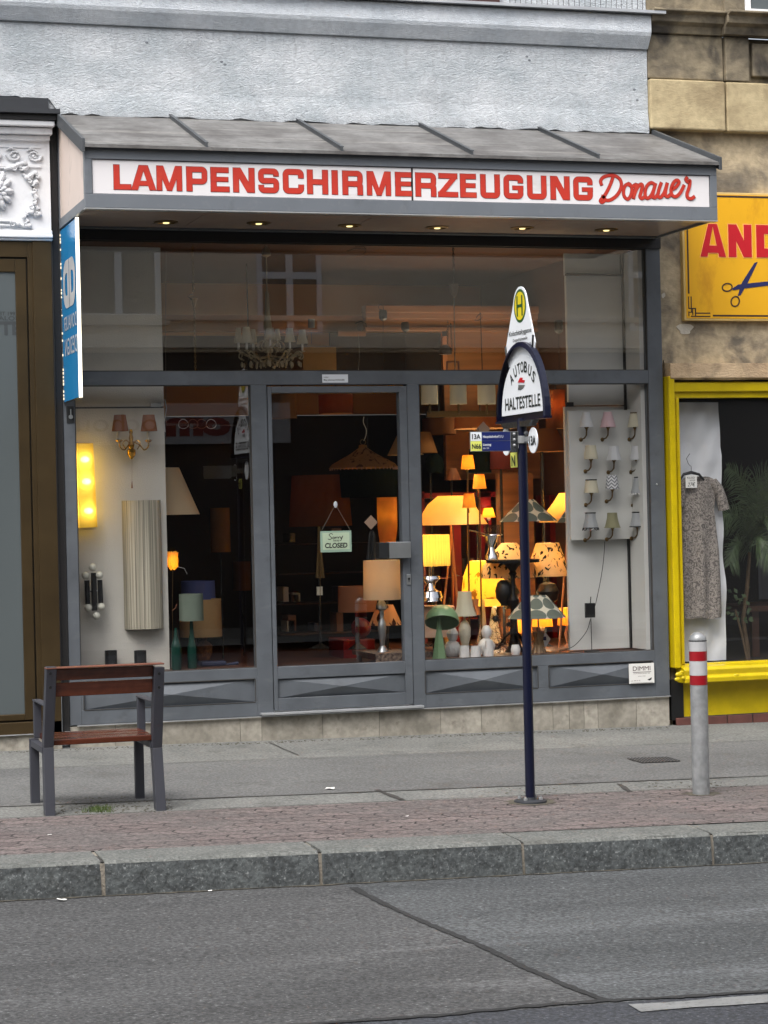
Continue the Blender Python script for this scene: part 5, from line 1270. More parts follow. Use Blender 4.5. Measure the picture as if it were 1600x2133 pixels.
a_ = atx(1102, 719, xw2); b.text('678', (xw2, a_.y, a_.z), ux, uy, w=.03, h=.016, bold=.005)
b.build('lettering', M['ink'], hp)
b = MB()
for y_ in (y0h-.005, y1h+.015): b.tube([(hx-.008, y_, 1.985 if y_ < -3.2 else 1.955), (hx-.008, y_+(.02 if y_ < -3.2 else -.02), 1.885)], .006, 8)
b.build('plate_clamp', M['black'], bp_)
b = MB(); b.prism([(PX-.02, yl-.12, zb_-.013), (PX-.02, yl-.16, zb_-.045), (PX-.02, yr+.16, zb_-.045), (PX-.02, yr+.12, zb_-.013)], (.045, 0, 0)); b.build('cradle', M['smoke'], bp_)
# clamps and line plates
zc_ = atx(1087, 916, PX).z
b = MB(); b.lathe((PX, PY), [(.031, zc_-.02), (.033, zc_-.018), (.033, zc_+.018), (.031, zc_+.02)], 20); b.box(PX-.07, PX-.026, PY-.012, PY+.012, zc_-.045, zc_+.045)
for d_ in (-.03, 0, .03): b.ball((PX-.05, PY-.014, zc_+d_), .009, 8)
b.ball((PX+.012, PY-.03, zc_+.035), .012, 10); b.ball((PX+.01, PY-.035, zc_), .01, 10)
b.build('clamp', M['galv'], bp_, smooth=True)
dsk = atx(1111, 917, PX)
b = MB(); b.prism([(PX-.003, dsk.y+.066*cos(2*pi*i/36), dsk.z+.068*sin(2*pi*i/36)) for i in range(36)], (.005, 0, 0)); dk = b.build('line_disc', M['enamel'], bp_)
b = MB(); b.text('13A', (PX-.0045, dsk.y, dsk.z-.026), ux, uy, w=.098, h=.050, bold=.035, align='C'); b.build('lettering', M['ink'], dk)
b = MB(); b.box(PX-.003, PX+.003, dsk.y+.06, PY-.02, zc_-.012, zc_+.012); b.build('disc_arm', M['galv'], bp_)
dq = atx(1055, 920, PX); 
b = MB(); b.prism([(PX-.003, dq.y+.066*cos(2*pi*i/36), dq.z+.075*sin(2*pi*i/36)) for i in range(36)], (.005, 0, 0)); b.build('line_disc', M['enamel'], bp_)
nq = atx(1072, 960, PX-.02); b = MB(); b.prism([(PX-.02, nq.y+.06, nq.z-.035), (PX-.02, nq.y-.035, nq.z-.035), (PX-.02, nq.y-.035, nq.z+.045), (PX-.02, nq.y+.06, nq.z+.045)], (.004, 0, 0)); npp = b.build('night_plate', M['limeyellow'], bp_)
b = MB(); b.text('N', (PX-.0212, nq.y+.015, nq.z-.028), ux, uy, w=.055, h=.058, bold=.03, align='C'); b.build('lettering', M['ink'], npp)
# destination plate, parallel to the kerb
yp_ = PY-.01
a_, c_ = at(980, 901, yp_), at(1064, 936, yp_); zt3, zb3 = at(1020, 900, yp_).z, at(1020, 939, yp_).z
b = MB(); b.box(a_.x-.003, c_.x, yp_-.001, yp_+.004, zb3-.003, zt3+.003); dp = b.build('destination_plate', M['silver'], bp_)
xm_ = at(1003.5, 918, yp_).x; zm_ = (zt3+zb3)/2+.003
for x0, x1, z0, z1, mm_ in ((xm_, c_.x-.002, zb3, zm_-.001, 'navyplate'), (xm_, c_.x-.002, zm_+.001, zt3, 'navyplate'), (a_.x, xm_-.001, zm_+.001, zt3, 'enamel'), (a_.x, xm_-.001, zb3, zm_-.001, 'limeyellow')):
    b = MB(); b.box(x0, x1, yp_-.0025, yp_-.0011, z0, z1); b.build('colour_field', M[mm_], dp)
b = MB(); y_ = yp_-.0028; X_, Z_ = (1, 0, 0), (0, 0, 1)
b.text('13A', ((a_.x+xm_)/2, y_, zm_+.010), X_, Z_, w=.048, h=.027, bold=.03, align='C'); b.text('N66', ((a_.x+xm_)/2, y_, zb3+.011), X_, Z_, w=.052, h=.027, bold=.03, align='C'); b.build('lettering', M['ink'], dp)
b = MB(); b.text('Hauptbahnhof S U', (xm_+.006, y_, zm_+.016), X_, Z_, w=.115, h=.014, bold=.01); b.text('Liesing', (xm_+.006, y_, zb3+.027), X_, Z_, w=.045, h=.013, bold=.01); b.text('über 31A', (xm_+.006, y_, zb3+.010), X_, Z_, w=.034, h=.009); b.build('white_lettering', M['enamel'], dp)
b = MB(); b.box(c_.x+.001, PX-.03, yp_-.004, yp_+.008, zb3-.01, zt3+.0); b.build('plate_bracket', M['smoke'], bp_)

# bollard
BX, BY = 5.199, -3.18; BZ = gz(BX, BY)
bo = thing('bollard', 'round galvanised bollard with two red reflective bands', 'bollard', (BX, BY, BZ))
tz = zof(BX, BY, 1316); r_ = .0475
def bz(v): return zof(BX, BY, v)
b = MB(); b.lathe((BX, BY), [(r_, BZ-.02), (r_, bz(1333))]+[(r_*cos(radians(a)), bz(1333)+(tz-bz(1333))*sin(radians(a))) for a in range(10, 91, 10)], 36); b.build('post', M['galv'], bo, smooth=True)
for v0, v1, mm_ in ((1336, 1356, 'whiteband'), (1356.5, 1376, 'redband'), (1376.5, 1406, 'whiteband'), (1406.5, 1426, 'redband')):
    b = MB(); b.lathe((BX, BY), [(r_+.0012, bz(v1)), (r_+.0012, bz(v0))], 36, cap=False, thick=.002); b.build('reflective_band', M[mm_], bo, smooth=True)
b = MB(); b.lathe((BX, BY), [(r_+.002, bz(1335.4)), (r_+.002, bz(1333.5))], 36, thick=.003); b.build('cap_ring', M['smoke'], bo)
b = MB(); n = 26; prev = None; c0_ = None
pts = [(BX+(.075+.02*sin(i*1.3))*cos(2*pi*i/n)*1.3, BY+(.075+.015*cos(i*2.1))*sin(2*pi*i/n)) for i in range(n)]
b.b.faces.new([b.b.verts.new((x, y, gz(x, y)+.0045)) for x, y in pts]); struct(b.build('mortar_collar', M['dirt']))
pts = [(PX+(.13+.02*sin(i*1.9))*cos(2*pi*i/n), PY+(.12+.02*cos(i*2.7))*sin(2*pi*i/n)) for i in range(n)]
b = MB(); b.b.faces.new([b.b.verts.new((x, y, gz(x, y)+.0045)) for x, y in pts]); struct(b.build('mortar_collar', M['dirt']))
# utility cover
cv = [ground(1303, 1581), ground(1338, 1591), ground(1420, 1587), ground(1390, 1578.5)]
cvt = thing('utility_cover', 'small rectangular iron cover set in the pavement asphalt', 'manhole cover', tuple(sum(cv, Vector())/4))
b = MB(); b.quad(*[(q.x, q.y, gz(q.x, q.y)+.006) for q in cv]); b.build('plate', M['iron'], cvt)
b = MB()
for i in range(7):
    for j in range(12):
        p_ = cv[0].lerp(cv[3], (j+.5)/12).lerp(cv[1].lerp(cv[2], (j+.5)/12), (i+.5)/7); b.ball((p_.x, p_.y, gz(p_.x, p_.y)+.006), .008, 6, 1, 1, .5)
b.build('studs', M['slate'], cvt)
# litter
for k_, (u, v, s_, lb) in enumerate(((689, 1645, .035, 'flat white paper scrap on the pavement left of the bus stop post'), (128, 1877, .026, 'crumpled white scrap in the gutter at the left'), (438, 1858, .014, 'tiny white scrap in the gutter right of the second kerb joint'), (104, 1741, .014, 'small white chip on the brick paving before the bench'), (848, 1702, .010, 'small white chip on the brick paving between bench and post'), (828, 1835, .012, 'tiny white scrap at the kerb foot in the middle'))):
    q = road_at(u, v) if v > 1800 else ground(u, v); f_ = road_z if v > 1800 else gz
    b = MB(); n = 9; cc = b.b.verts.new((q.x, q.y, f_(q.x, q.y)+s_*.35)); R_ = []
    for i in range(n):
        a_ = 2*pi*i/n; rr_ = s_*random.uniform(.6, 1.1); R_.append(b.b.verts.new((q.x+rr_*cos(a_), q.y+rr_*sin(a_)*.8, f_(q.x, q.y)+.005+random.uniform(0, s_*.25))))
    for i in range(n): b.b.faces.new((cc, R_[i], R_[(i+1) % n]))
    tag(b.build('paper_scrap', M['paper'], recalc=False), lb, 'litter')
# grass tuft and dirt under the bench
b = MB()
for i in range(420):
    q = ground(random.triangular(168, 240, 212), random.uniform(1682, 1693)); a_ = random.uniform(0, 6.28); h_ = random.uniform(.006, .026)
    w_ = Vector((cos(a_), sin(a_), 0))*.002; tip = q+Vector((random.uniform(-.015, .015), random.uniform(-.01, .01), h_))
    b.b.faces.new([b.b.verts.new(x_) for x_ in (q-w_, q+w_, tip)])
g = b.build('grass_tuft', M['grass'], recalc=False); g['kind'] = 'stuff'; g['label'] = 'low green grass tuft in the joint under the bench'; g['category'] = 'grass'
b = MB()
for (u0, u1, v0, v1, n_) in ((90, 360, 1660, 1700, 260), (1030, 1180, 1640, 1680, 60), (1350, 1560, 1630, 1665, 110), (145, 1400, 1512, 1566, 420)):
    for i in range(n_):
        u = random.uniform(u0, u1)
        if n_ == 420: u = random.uniform(0, 1395); v = 1565-(u/1395)*51+random.uniform(0, 4)
        else: v = random.uniform(v0, v1)
        q = ground(u, v); q.z = gz(q.x, q.y); r_ = random.uniform(.002, .006); b.ball((q.x, q.y, q.z+.001), r_, 5, 1.5, 1.2, .5)
g = b.build('dirt_crumbs', M['dirt']); g['kind'] = 'stuff'; g['label'] = 'crumbs of dirt and grit along the wall foot and joints'; g['category'] = 'dirt'

# ------------------------------------------------------------------ SHOP INTERIOR
RY = 3.6
b = MB(); b.box(FX0+.02, FX1-.02, .075, RY, -.05, .0); struct(b.build('shop_floor', M['floorwood']))
b = MB(); b.box(2.3, 3.55, .075, 1.3, .0, .05); b.box(4.66, 6.48, .075, 2.2, .0, .052); struct(b.build('window_stage_floor', M['floorwood']))
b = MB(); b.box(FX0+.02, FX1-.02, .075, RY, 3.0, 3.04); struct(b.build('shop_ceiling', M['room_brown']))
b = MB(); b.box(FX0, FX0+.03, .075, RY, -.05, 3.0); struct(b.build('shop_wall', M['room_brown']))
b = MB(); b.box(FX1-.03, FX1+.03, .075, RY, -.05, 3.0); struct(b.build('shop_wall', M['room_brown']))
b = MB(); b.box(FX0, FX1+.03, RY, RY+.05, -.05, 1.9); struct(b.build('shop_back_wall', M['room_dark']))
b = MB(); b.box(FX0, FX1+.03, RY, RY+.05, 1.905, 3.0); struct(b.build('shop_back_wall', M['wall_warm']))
# timber cornice and partition in the back, seen through the upper window
YB = 2.3
cn = thing('timber_cornice', 'honey coloured timber cornice over the shelving at the back of the shop', 'cornice', (5.6, YB, 2.2))
def bxp(b, u0, u1, v0, v1, y, d=.04):
    a_, c_ = at(u0, v1, y), at(u1, v0, y); b.box(min(a_.x, c_.x), max(a_.x, c_.x), y, y+d, min(a_.z, c_.z), max(a_.z, c_.z)); return b
b = MB(); bxp(b, 762, 1230, 638, 651, YB-.05, .12); bxp(b, 762, 1230, 651.5, 664, YB-.03, .1); bxp(b, 762, 1230, 664.5, 681, YB-.01, .08); bxp(b, 762, 1230, 681.5, 690, YB-.03, .1); b.build('moulding', M['orangewood'], cn, bevel=.01)
b = MB(); bxp(b, 330, 761, 658, 690, YB+.1, .1); b.build('beam', M['orangewood'], cn)
b = MB(); bxp(b, 930, 1230, 690.5, 1000, YB, .05); bxp(b, 705, 762, 690.5, 700, YB, .05); b.build('panelling', M['orangewood'], cn)
b = MB(); bxp(b, 690, 928, 694, 800, YB+.02, .03); bxp(b, 340, 640, 700, 800, YB+.2, .03); b.build('dark_opening', M['room_dark'], cn)
b = MB(); bxp(b, 924, 931, 692, 800, YB-.02, .05); b.build('post', M['woodpale'], cn)
b = MB(); bxp(b, 1062, 1180, 693, 800, YB-.03, .03); b.build('door_leaf', M['room_brown'], cn)
sc = thing('storage_box', 'plain beige cardboard box on top of the shop shelving', 'box', tuple(at(668, 775, 1.6)))
b = MB(); bxp(b, 632, 700, 722, 790, 1.6, .35); b.build('carton', SH['beige'], sc); b = MB(); bxp(b, 631, 701, 720, 723, 1.595, .36); b.build('lid', M['room_brown'], sc)

# display panels
lp = thing('display_panel', 'tall white display panel with wall lamps in the left window', 'panel', (2.66, .30, .05))
b = MB(); b.box(2.30, 2.982, .30, .335, .052, 1.80); b.build('board', M['panelwhite'], lp)
b = MB(); b.box(2.30, 2.982, .302, .335, 1.812, 2.874); b.build('upper_board', M['panelwhite'], lp)
b = MB(); b.box(2.30, 2.981, .325, .334, 1.801, 1.811); b.build('gap', M['black'], lp)
a = at(313, 843, .29); b = MB(); b.box(a.x, a.x+.07, .275, .2995, a.z-.015, a.z+.012); b.build('rail_end', M['silver'], lp)
rp = thing('display_panel', 'white display wall at the right end of the right window', 'panel', (6.1, .30, .06))
b = MB(); b.box(5.872, 6.33, .32, .35, .062, 1.79); b.box(5.905, 6.33, .32, .35, 1.80, 2.72); b.box(5.905, 6.33, .34, .36, 2.725, 2.88); b.box(6.345, 6.375, .06, .35, .062, 2.88); b.build('board', M['boardwhite'], rp)
b = MB(); b.box(6.331, 6.344, .30, .36, .062, 2.88); b.box(5.905, 6.33, .30, .339, 2.722, 2.735); b.box(5.88, 5.93, .29, .319, 1.79, 1.82); b.build('channel', M['black'], rp)
lb = thing('lamp_board', 'pale square board carrying twelve small lampshade sconces', 'board', tuple(at(1268, 1128, .25)))
a, c = at(1190, 1128, .25), at(1344, 852, .25)
b = MB(); b.box(a.x, c.x, .25, .275, a.z+.008, c.z-.006); b.build('board', M['boardwhite'], lb, bevel=.002)

def shade(root, u, v, y, prof, mat, thick=.003, name='lamp_shade', **k):
    b = MB(); c, q = px_lathe(b, u, v, y, prof, thick=thick, **k); return b.build(name, mat, root, smooth=True), c, q
def body(root, u, v, y, prof, mat, name='lamp_base', **k):
    b = MB(); px_lathe(b, u, v, y, prof, **k); return b.build(name, mat, root, smooth=True)
def stem(root, pts, r, mat, name='stem'):
    b = MB(); b.tube([at(*p) for p in pts], r, 8); return b.build(name, mat, root, smooth=True)

# --- twelve sconces on the board; crop pixels (scale 3.232, offset 1160,780)
def cpx(x): return 1160+x/3.232
def cpy(y): return 780+y/3.232
SC = [('white', (152, 248, 180, 228), 255, 355, 'straight', 'smooth white sconce shade, top left on the lamp board'),
      ('pink', (292, 398, 318, 370), 252, 355, 'straight', 'pink pleated sconce shade in the top row of the lamp board'),
      ('ivory', (476, 577, 498, 555), 257, 355, 'pleat', 'cream pleated sconce shade, top right on the lamp board'),
      ('ivory', (183, 277, 190, 262), 478, 570, 'panel', 'ivory panelled sconce shade, left in the second row of the lamp board'),
      ('white', (333, 437, 348, 414), 483, 577, 'bell', 'white bell sconce shade, middle of the second row of the lamp board'),
      ('white', (492, 586, 505, 570), 480, 575, 'bell', 'white bell sconce shade, right in the second row of the lamp board'),
      ('ivory', (183, 283, 196, 270), 708, 797, 'straight', 'cream sconce shade with a dark top rim, third row of the lamp board'),
      ('zigzag', (326, 421, 340, 410), 678, 773, 'straight', 'grey and white zigzag sconce shade on the lamp board'),
      ('greyblue', (497, 605, 525, 578), 690, 800, 'pom', 'grey blue sconce shade with white pompom trim on the lamp board'),
      ('greyblue', (175, 281, 190, 260), 930, 1035, 'scallop', 'grey scalloped sconce shade with dark hem, bottom left on the lamp board'),
      ('olive', (322, 428, 337, 404), 930, 1030, 'bell', 'olive green sconce shade in the bottom row of the lamp board'),
      ('greyblue', (490, 595, 508, 574), 926, 1025, 'bell', 'grey bell sconce shade with dark rims, bottom right on the lamp board')]
arm_me = None
for i, (mk, (xl_, xr_, tl_, tr_), yt, yb, kind, lab) in enumerate(SC):
    Y_ = .165; u, vb, vt = cpx((xl_+xr_)/2), cpy(yb), cpy(yt)
    rb_, rt_ = (xr_-xl_)/2/3.232, (tr_-tl_)/2/3.232
    c = at(u, vb, Y_); root = thing('wall_sconce', lab, 'wall lamp', (c.x, .249, c.z-.09), 'sconces on the white lamp board')
    hgt = vb-vt
    if kind in ('bell', 'scallop', 'panel'): prof = [(vt, rt_), (vt+hgt*.35, rt_*1.08), (vt+hgt*.65, rt_*1.18+(rb_-rt_)*.2), (vb, rb_)]
    else: prof = [(vt, rt_), (vb, rb_)]
    kw = dict(seg=48)
    if kind in ('pleat', 'straight') and mk in ('pink', 'ivory') and i in (1, 2): kw.update(seg=72, ribs=24, amp=.02)
    if kind in ('panel', 'bell', 'scallop'): kw.update(seg=48, ribs=6 if kind == 'panel' else 8, amp=.03)
    shade(root, u, vb, Y_, prof, SH[mk], thick=.002, **kw)
    q = mpp(c.x, Y_)
    if i in (6, 9, 11, 8, 2) or kind == 'scallop':
        b = MB(); z_ = zof(c.x, Y_, vt); b.lathe((c.x, Y_), [(rt_*q+.0025, z_-.006), (rt_*q+.003, z_+.002)], 32, thick=.004); b.build('top_rim', M['smoke'] if i != 2 else M['gold_dull'], root)
    if i in (9, 10, 11):
        b = MB(); z_ = zof(c.x, Y_, vb); b.lathe((c.x, Y_), [(rb_*q+.002, z_-.003), (rb_*q+.001, z_+.005)], 32, thick=.004); b.build('hem', M['smoke'] if i != 10 else SH['olive'], root)
    if kind == 'scallop':
        b = MB(); z_ = zof(c.x, Y_, vb)
        for k_ in range(8):
            a0 = 2*pi*k_/8
            pts = [(c.x+(rb_*q+.002)*cos(a0+t_*pi/4), Y_+(rb_*q+.002)*sin(a0+t_*pi/4), z_-.014*sin(pi*t_)) for t_ in (0, .25, .5, .75, 1)]; b.tube(pts, .0035, 6)
        b.build('scallops', M['smoke'], root)
    if kind == 'pom':
        b = MB(); z_ = zof(c.x, Y_, vb)
        for k_ in range(16): b.ball((c.x+(rb_*q)*cos(2*pi*k_/16), Y_+(rb_*q)*sin(2*pi*k_/16), z_-.006), .008, 6)
        b.build('pompoms', M['white_gloss'], root)
    b = MB(); z_ = c.z; b.lathe((c.x, Y_), [(.004, z_+.01), (.014, z_+.008), (.016, z_-.004), (.008, z_-.012), (.006, z_-.025)], 14); b.build('lamp_holder', M['gold_dull'], root, smooth=True)
    b = MB(); b.tube([(c.x, Y_, z_-.02), (c.x, Y_+.005, z_-.055), (c.x-.004, Y_+.03, z_-.075), (c.x-.008, .235, z_-.082), (c.x-.010, .250, z_-.084)], .0055, 8); b.ball((c.x-.01, .247, z_-.084), .015, 10, 1, .4, 1); b.build('arm', M['gold_dull'], root, smooth=True)
# transformer on a thin stand
tr_ = thing('transformer', 'black power adaptor held on a thin black stand below the lamp board', 'adaptor', tuple(at(1233, 1357, .22)))
b = MB(); a = at(1221, 1287, .2); c = at(1240, 1256, .2); b.box(a.x, c.x, .20, .225, a.z, c.z); b.build('adaptor', M['black'], tr_, bevel=.003)
stem(tr_, [(1231, 1243, .21), (1230, 1257, .21)], .0035, M['black'], 'plug'); stem(tr_, [(1231, 1287, .21), (1233, 1356, .22)], .003, M['black'], 'stand')
b = MB(); q = at(1233, 1357, .22); b.lathe((q.x, .22), [(.055, q.z-.002), (.055, q.z+.004), (.01, q.z+.008)], 24); b.build('foot', M['black'], tr_)
b = MB(); b.tube(smooth_pts([tuple(at(*p)) for p in ((1260, 1128, .245), (1257, 1170, .24), (1250, 1215, .22), (1240, 1262, .212))], 6), .0025, 6); b.tube(smooth_pts([tuple(at(*p)) for p in ((1230, 1290, .212), (1222, 1315, .2), (1200, 1342, .16), (1180, 1353, .13), (1165, 1356, .12))], 6), .0025, 6); b.build('cable', M['blackcord'], tr_)

# --- left window lamps
t_ = thing('wall_lamp', 'lit yellow glass wall light with three glowing bulbs at the left edge', 'wall lamp', tuple(at(182, 1100, .26)))
pts = [at(161, 923, .19), at(194, 923, .19), at(203, 1098, .19), at(166, 1100, .19)]
yg = bpy.data.materials.new('yellow_ripple_glass'); yg.use_nodes = True; tt = yg.node_tree; tt.nodes.clear()
o_ = ND(tt, 'ShaderNodeOutputMaterial'); tr1 = ND(tt, 'ShaderNodeBsdfTransparent'); tr1.inputs[0].default_value = (1, .86, .25, 1); tl1 = ND(tt, 'ShaderNodeBsdfTranslucent'); tl1.inputs[0].default_value = (1, .72, .16, 1); gl1 = ND(tt, 'ShaderNodeBsdfGlossy'); gl1.inputs['Roughness'].default_value = .2
m1 = ND(tt, 'ShaderNodeMixShader'); m1.inputs[0].default_value = .5; m2 = ND(tt, 'ShaderNodeMixShader'); m2.inputs[0].default_value = .06
tt.links.new(tr1.outputs[0], m1.inputs[1]); tt.links.new(tl1.outputs[0], m1.inputs[2]); tt.links.new(m1.outputs[0], m2.inputs[1]); tt.links.new(gl1.outputs[0], m2.inputs[2]); tt.links.new(m2.outputs[0], o_.inputs[0])
b = MB(); F = [(p_.x, .19, p_.z) for p_ in pts]; Bk = [(p_.x, .285, p_.z) for p_ in pts]
for i in range(4): j = (i+1) % 4; b.quad(F[i], F[j], Bk[j], Bk[i])
b.quad(*F); b.build('glass_box', yg, t_)
b = MB(); b.quad(*[(p_[0], .286, p_[2]) for p_ in F]); b.build('back_plate', M['white_gloss'], t_)
M['bulbglow'] = emit('bulb_glow', (255, 226, 150), 9)
for v in (957, 1003, 1064):
    q = at(177+(v-957)*.07, v, .23); b = MB(); b.ball(q, .026, 14, 1.15, 1, .8); b.build('bulb', M['bulbglow'], t_, smooth=True); bulb_light(t_, (q.x, .205, q.z), .42, (1, .74, .34), .02)
t_ = thing('wall_lamp', 'polished brass two armed sconce with dusty rose shades', 'wall lamp', tuple(at(274, 957, .24)))
body(t_, 274, 957, .22, [(894, 2), (900, 4), (905, 3), (912, 5), (918, 4), (926, 7), (934, 5), (938, 9), (946, 9), (952, 6), (957, 1)], M['gold'], 'wall_spindle', seg=20)
for (uc, sgn, x0u, x1u, t0u, t1u) in ((249, -1, 233, 268, 240, 262), (310, 1, 293, 328, 297, 319)):
    u = (x0u+x1u)/2; shade(t_, u, 898, .16, [(864, (t1u-t0u)/2+1), (898, (x1u-x0u)/2)], SH['rose'], thick=.002)
    body(t_, uc-1, 917, .16, [(898, 3.2), (917, 3.2)], M['cream_cer'], 'candle_tube', seg=12)
    body(t_, uc-1, 922, .16, [(915, 3), (917, 8), (919, 7), (922, 3)], M['gold'], 'drip_pan', seg=16)
    b = MB(); b.tube(smooth_pts([tuple(at(*p)) for p in ((uc, 921, .16), (uc-sgn*2, 932, .17), (uc-sgn*10, 937, .19), (uc-sgn*18, 928, .21), (274+sgn*4, 920, .22))], 6), .0045, 8)
    b.tube(smooth_pts([tuple(at(*p)) for p in ((274+sgn*12, 936, .2), (274+sgn*18, 924, .19), (274+sgn*12, 917, .2), (274+sgn*5, 922, .21))], 5), .0035, 8); b.build('arm', M['gold'], t_, smooth=True)
b = MB(); b.tube([at(275, 957, .2), at(275, 1002, .2)], .0008, 4); b.tube([at(275, 1002, .2), at(275, 1017, .2)], [.002, .006], 8); b.build('pull_cord', M['leather'], t_)
t_ = thing('wall_lamp', 'large grey silk half round wall shade, tall and pleated', 'wall lamp', tuple(at(300, 1310, .28)))
b = MB(); c0_, c1_ = at(252, 1043, .25), at(336, 1041, .25); zt_l = c0_.z; zb_l = at(300, 1310, .25).z
xs0, xs1 = at(262, 1308, .25).x+.0, at(343, 1308, .25).x; xa0 = c0_.x; n = 90; prev = None
for i in range(n+1):
    f_ = i/n; a_ = pi*(1-f_); xm_l = (xs0+xs1)/2; w_ = (xs1-xs0)/2; rr_ = 1+.010*((i % 3)-1)*random.uniform(.4, 1.4)
    x = xm_l+w_*cos(a_); y = .295-.105*sin(a_)*rr_; r = [b.b.verts.new((x, y, zb_l)), b.b.verts.new((x, y, zt_l))]
    if prev: b.b.faces.new((prev[0], r[0], r[1], prev[1]))
    prev = r
b.build('lamp_shade', SH['silk'], t_)
t_ = thing('wall_lamp', 'dark chrome tube wall lamp with six pale glass globes', 'wall lamp', tuple(at(198, 1285, .28)))
for u, v in ((193, 1182), (178, 1199), (207, 1198), (184, 1266), (211, 1264), (201, 1283)):
    b = MB(); b.ball(at(u, v, .2), .0255, 16); b.build('globe', M['globe'], t_, smooth=True)
for u, v0, v1, r in ((182, 1209, 1258, .017), (209, 1208, 1256, .017), (196, 1193, 1272, .019)):
    b = MB(); b.tube([at(u-1, v0, .22 if u != 196 else .205), at(u+1, v1, .22 if u != 196 else .205)], r, 14); b.build('tube', M['smoke'], t_, smooth=True)
b = MB(); b.tube([at(182, 1232, .23), at(209, 1231, .23)], .006, 8); b.build('crossbar', M['chrome'], t_)
for u, lab in ((232, 'dark cylinder wall light low on the left panel, nearer the street sign'), (293, 'dark cylinder wall light low on the left panel, under the silk shade')):
    t_ = thing('wall_lamp', lab, 'wall lamp', tuple(at(u, 1400, .28)), 'dark cylinder wall lights')
    body(t_, u, 1405, .22, [(1355, 13), (1405, 13)], M['smoke'], 'cylinder', seg=28, thick=.003)
    b = MB(); q = at(u, 1376, .28); b.box(q.x-.012, q.x+.012, .25, .30, q.z-.05, q.z+.01); b.build('bracket', M['silver'], t_)
# lamps right of the panel
t_ = thing('table_lamp', 'cream cone lampshade peeking out behind the white panel', 'lamp', tuple(at(326, 1400, .8)))
shade(t_, 330, 1073, .75, [(975, 45), (1073, 86)], SH['cream']); body(t_, 332, 1390, .75, [(1060, 4), (1150, 5), (1300, 6), (1370, 20), (1390, 22)], M['gold_dull'])
t_ = thing('table_lamp', 'small lit amber glass flower on a thin stem', 'lamp', tuple(at(360, 1390, .35)))
b = MB(); px_lathe(b, 360, 1186, .35, [(1150, 11), (1158, 9.5), (1168, 11), (1178, 10), (1186, 4)], ribs=5, amp=.16, seg=40, thick=.002)
for v_ in b.b.verts: v_.co.z += .006*sin(v_.co.x*260)
b.build('glass_flower', SH['lemon'], t_, smooth=True); q = at(360, 1176, .35); bulb_light(t_, (q.x, q.y, q.z+.012), .35, (1, .6, .2), .008)
stem(t_, [(360, 1188, .35), (359, 1260, .35), (360, 1330, .35), (360, 1388, .35)], .002, M['gold_dull']); stem(t_, [(359, 1272, .35), (366, 1266, .34), (368, 1258, .34)], .003, M['leather'], 'tassel'); stem(t_, [(368, 1180, .35), (384, 1184, .35), (390, 1196, .36)], .0015, M['white_gloss'], 'wire')
b = MB(); q = at(360, 1392, .35); b.lathe((q.x, .35), [(.04, .052), (.04, .058), (.004, .064)], 20); b.build('foot', M['gold_dull'], t_)
t_ = thing('table_lamp', 'violet blue drum lampshade behind the green one', 'lamp', tuple(at(413, 1390, 1.0)))
shade(t_, 413, 1251, 1.0, [(1210, 35), (1251, 36)], SH['violet']); body(t_, 416, 1385, 1.0, [(1240, 3), (1330, 3), (1375, 18), (1385, 20)], M['smoke'])
t_ = thing('table_lamp', 'beige drum lampshade on a round wicker base', 'lamp', tuple(at(424, 1382, .8)))
shade(t_, 419, 1326, .8, [(1248, 43), (1326, 44)], SH['beige']); body(t_, 425, 1383, .8, [(1318, 7), (1330, 8), (1335, 7), (1338, 12), (1345, 18), (1360, 17), (1375, 12), (1383, 9)], M['wicker'], ribs=22, amp=.02, seg=66)
t_ = thing('table_lamp', 'grey green drum lampshade on a green glass bottle', 'lamp', tuple(at(400, 1394, .32)))
shade(t_, 399, 1293, .32, [(1237, 25), (1293, 25.5)], SH['greygreen']); body(t_, 401, 1395, .32, [(1293, 3), (1300, 4), (1318, 4.5), (1335, 7), (1350, 10), (1388, 10.5), (1395, 9)], M['greenglass'])
t_ = tag((lambda b: (px_lathe(b, 368, 1397, .25, [(1308, 3), (1325, 4), (1340, 9), (1350, 11), (1390, 11), (1397, 9)]), b.build('glass_bottle', M['greenglass'], smooth=True))[-1])(MB()), 'dark green glass bottle on the stage beside the white panel', 'bottle')
t_ = thing('desk_lamp', 'navy desk lamp lying folded on the left window stage', 'lamp', tuple(at(455, 1393, .5)))
b = MB(); a, c = at(418, 1392, .45), at(470, 1380, .45); b.box(a.x, c.x, .42, .55, .052, .085); b.build('housing', M['navybox'], t_, bevel=.01); b = MB(); b.tube([at(465, 1386, .48), at(496, 1381, .48)], .012, 10); b.build('arm', M['navybox'], t_, smooth=True)
t_ = thing('pendant_lamp', 'tapered glass rod pendant with spiral rings across the dark window', 'pendant', tuple(at(430, 885, .7)))
b = MB(); b.tube([at(344, 884, .7), at(430, 884, .7), at(500, 887, .7)], [.012, .014, .002], 8); b.build('glass_rod', M['clearglass'], t_)
for u, cc_ in ((382, 'white_gloss'), (402, 'leather'), (420, 'leather'), (440, 'white_gloss')):
    b = MB(); q = at(u, 883, .7); b.tube([(q.x+.035*cos(2*pi*i/16), .7+.01*sin(4*pi*i/16), q.z+.032*sin(2*pi*i/16)) for i in range(17)], .0025, 6); b.build('ring', M[cc_], t_)
stem(t_, [(343, 832, .4), (347, 850, .4), (342, 880, .4), (344, 900, .4)], .003, M['white_gloss'], 'cord'); stem(t_, [(346, 880, .6), (345, 700, .6), (346, 520, .6)], .0015, M['cord'], 'hanging_wire')
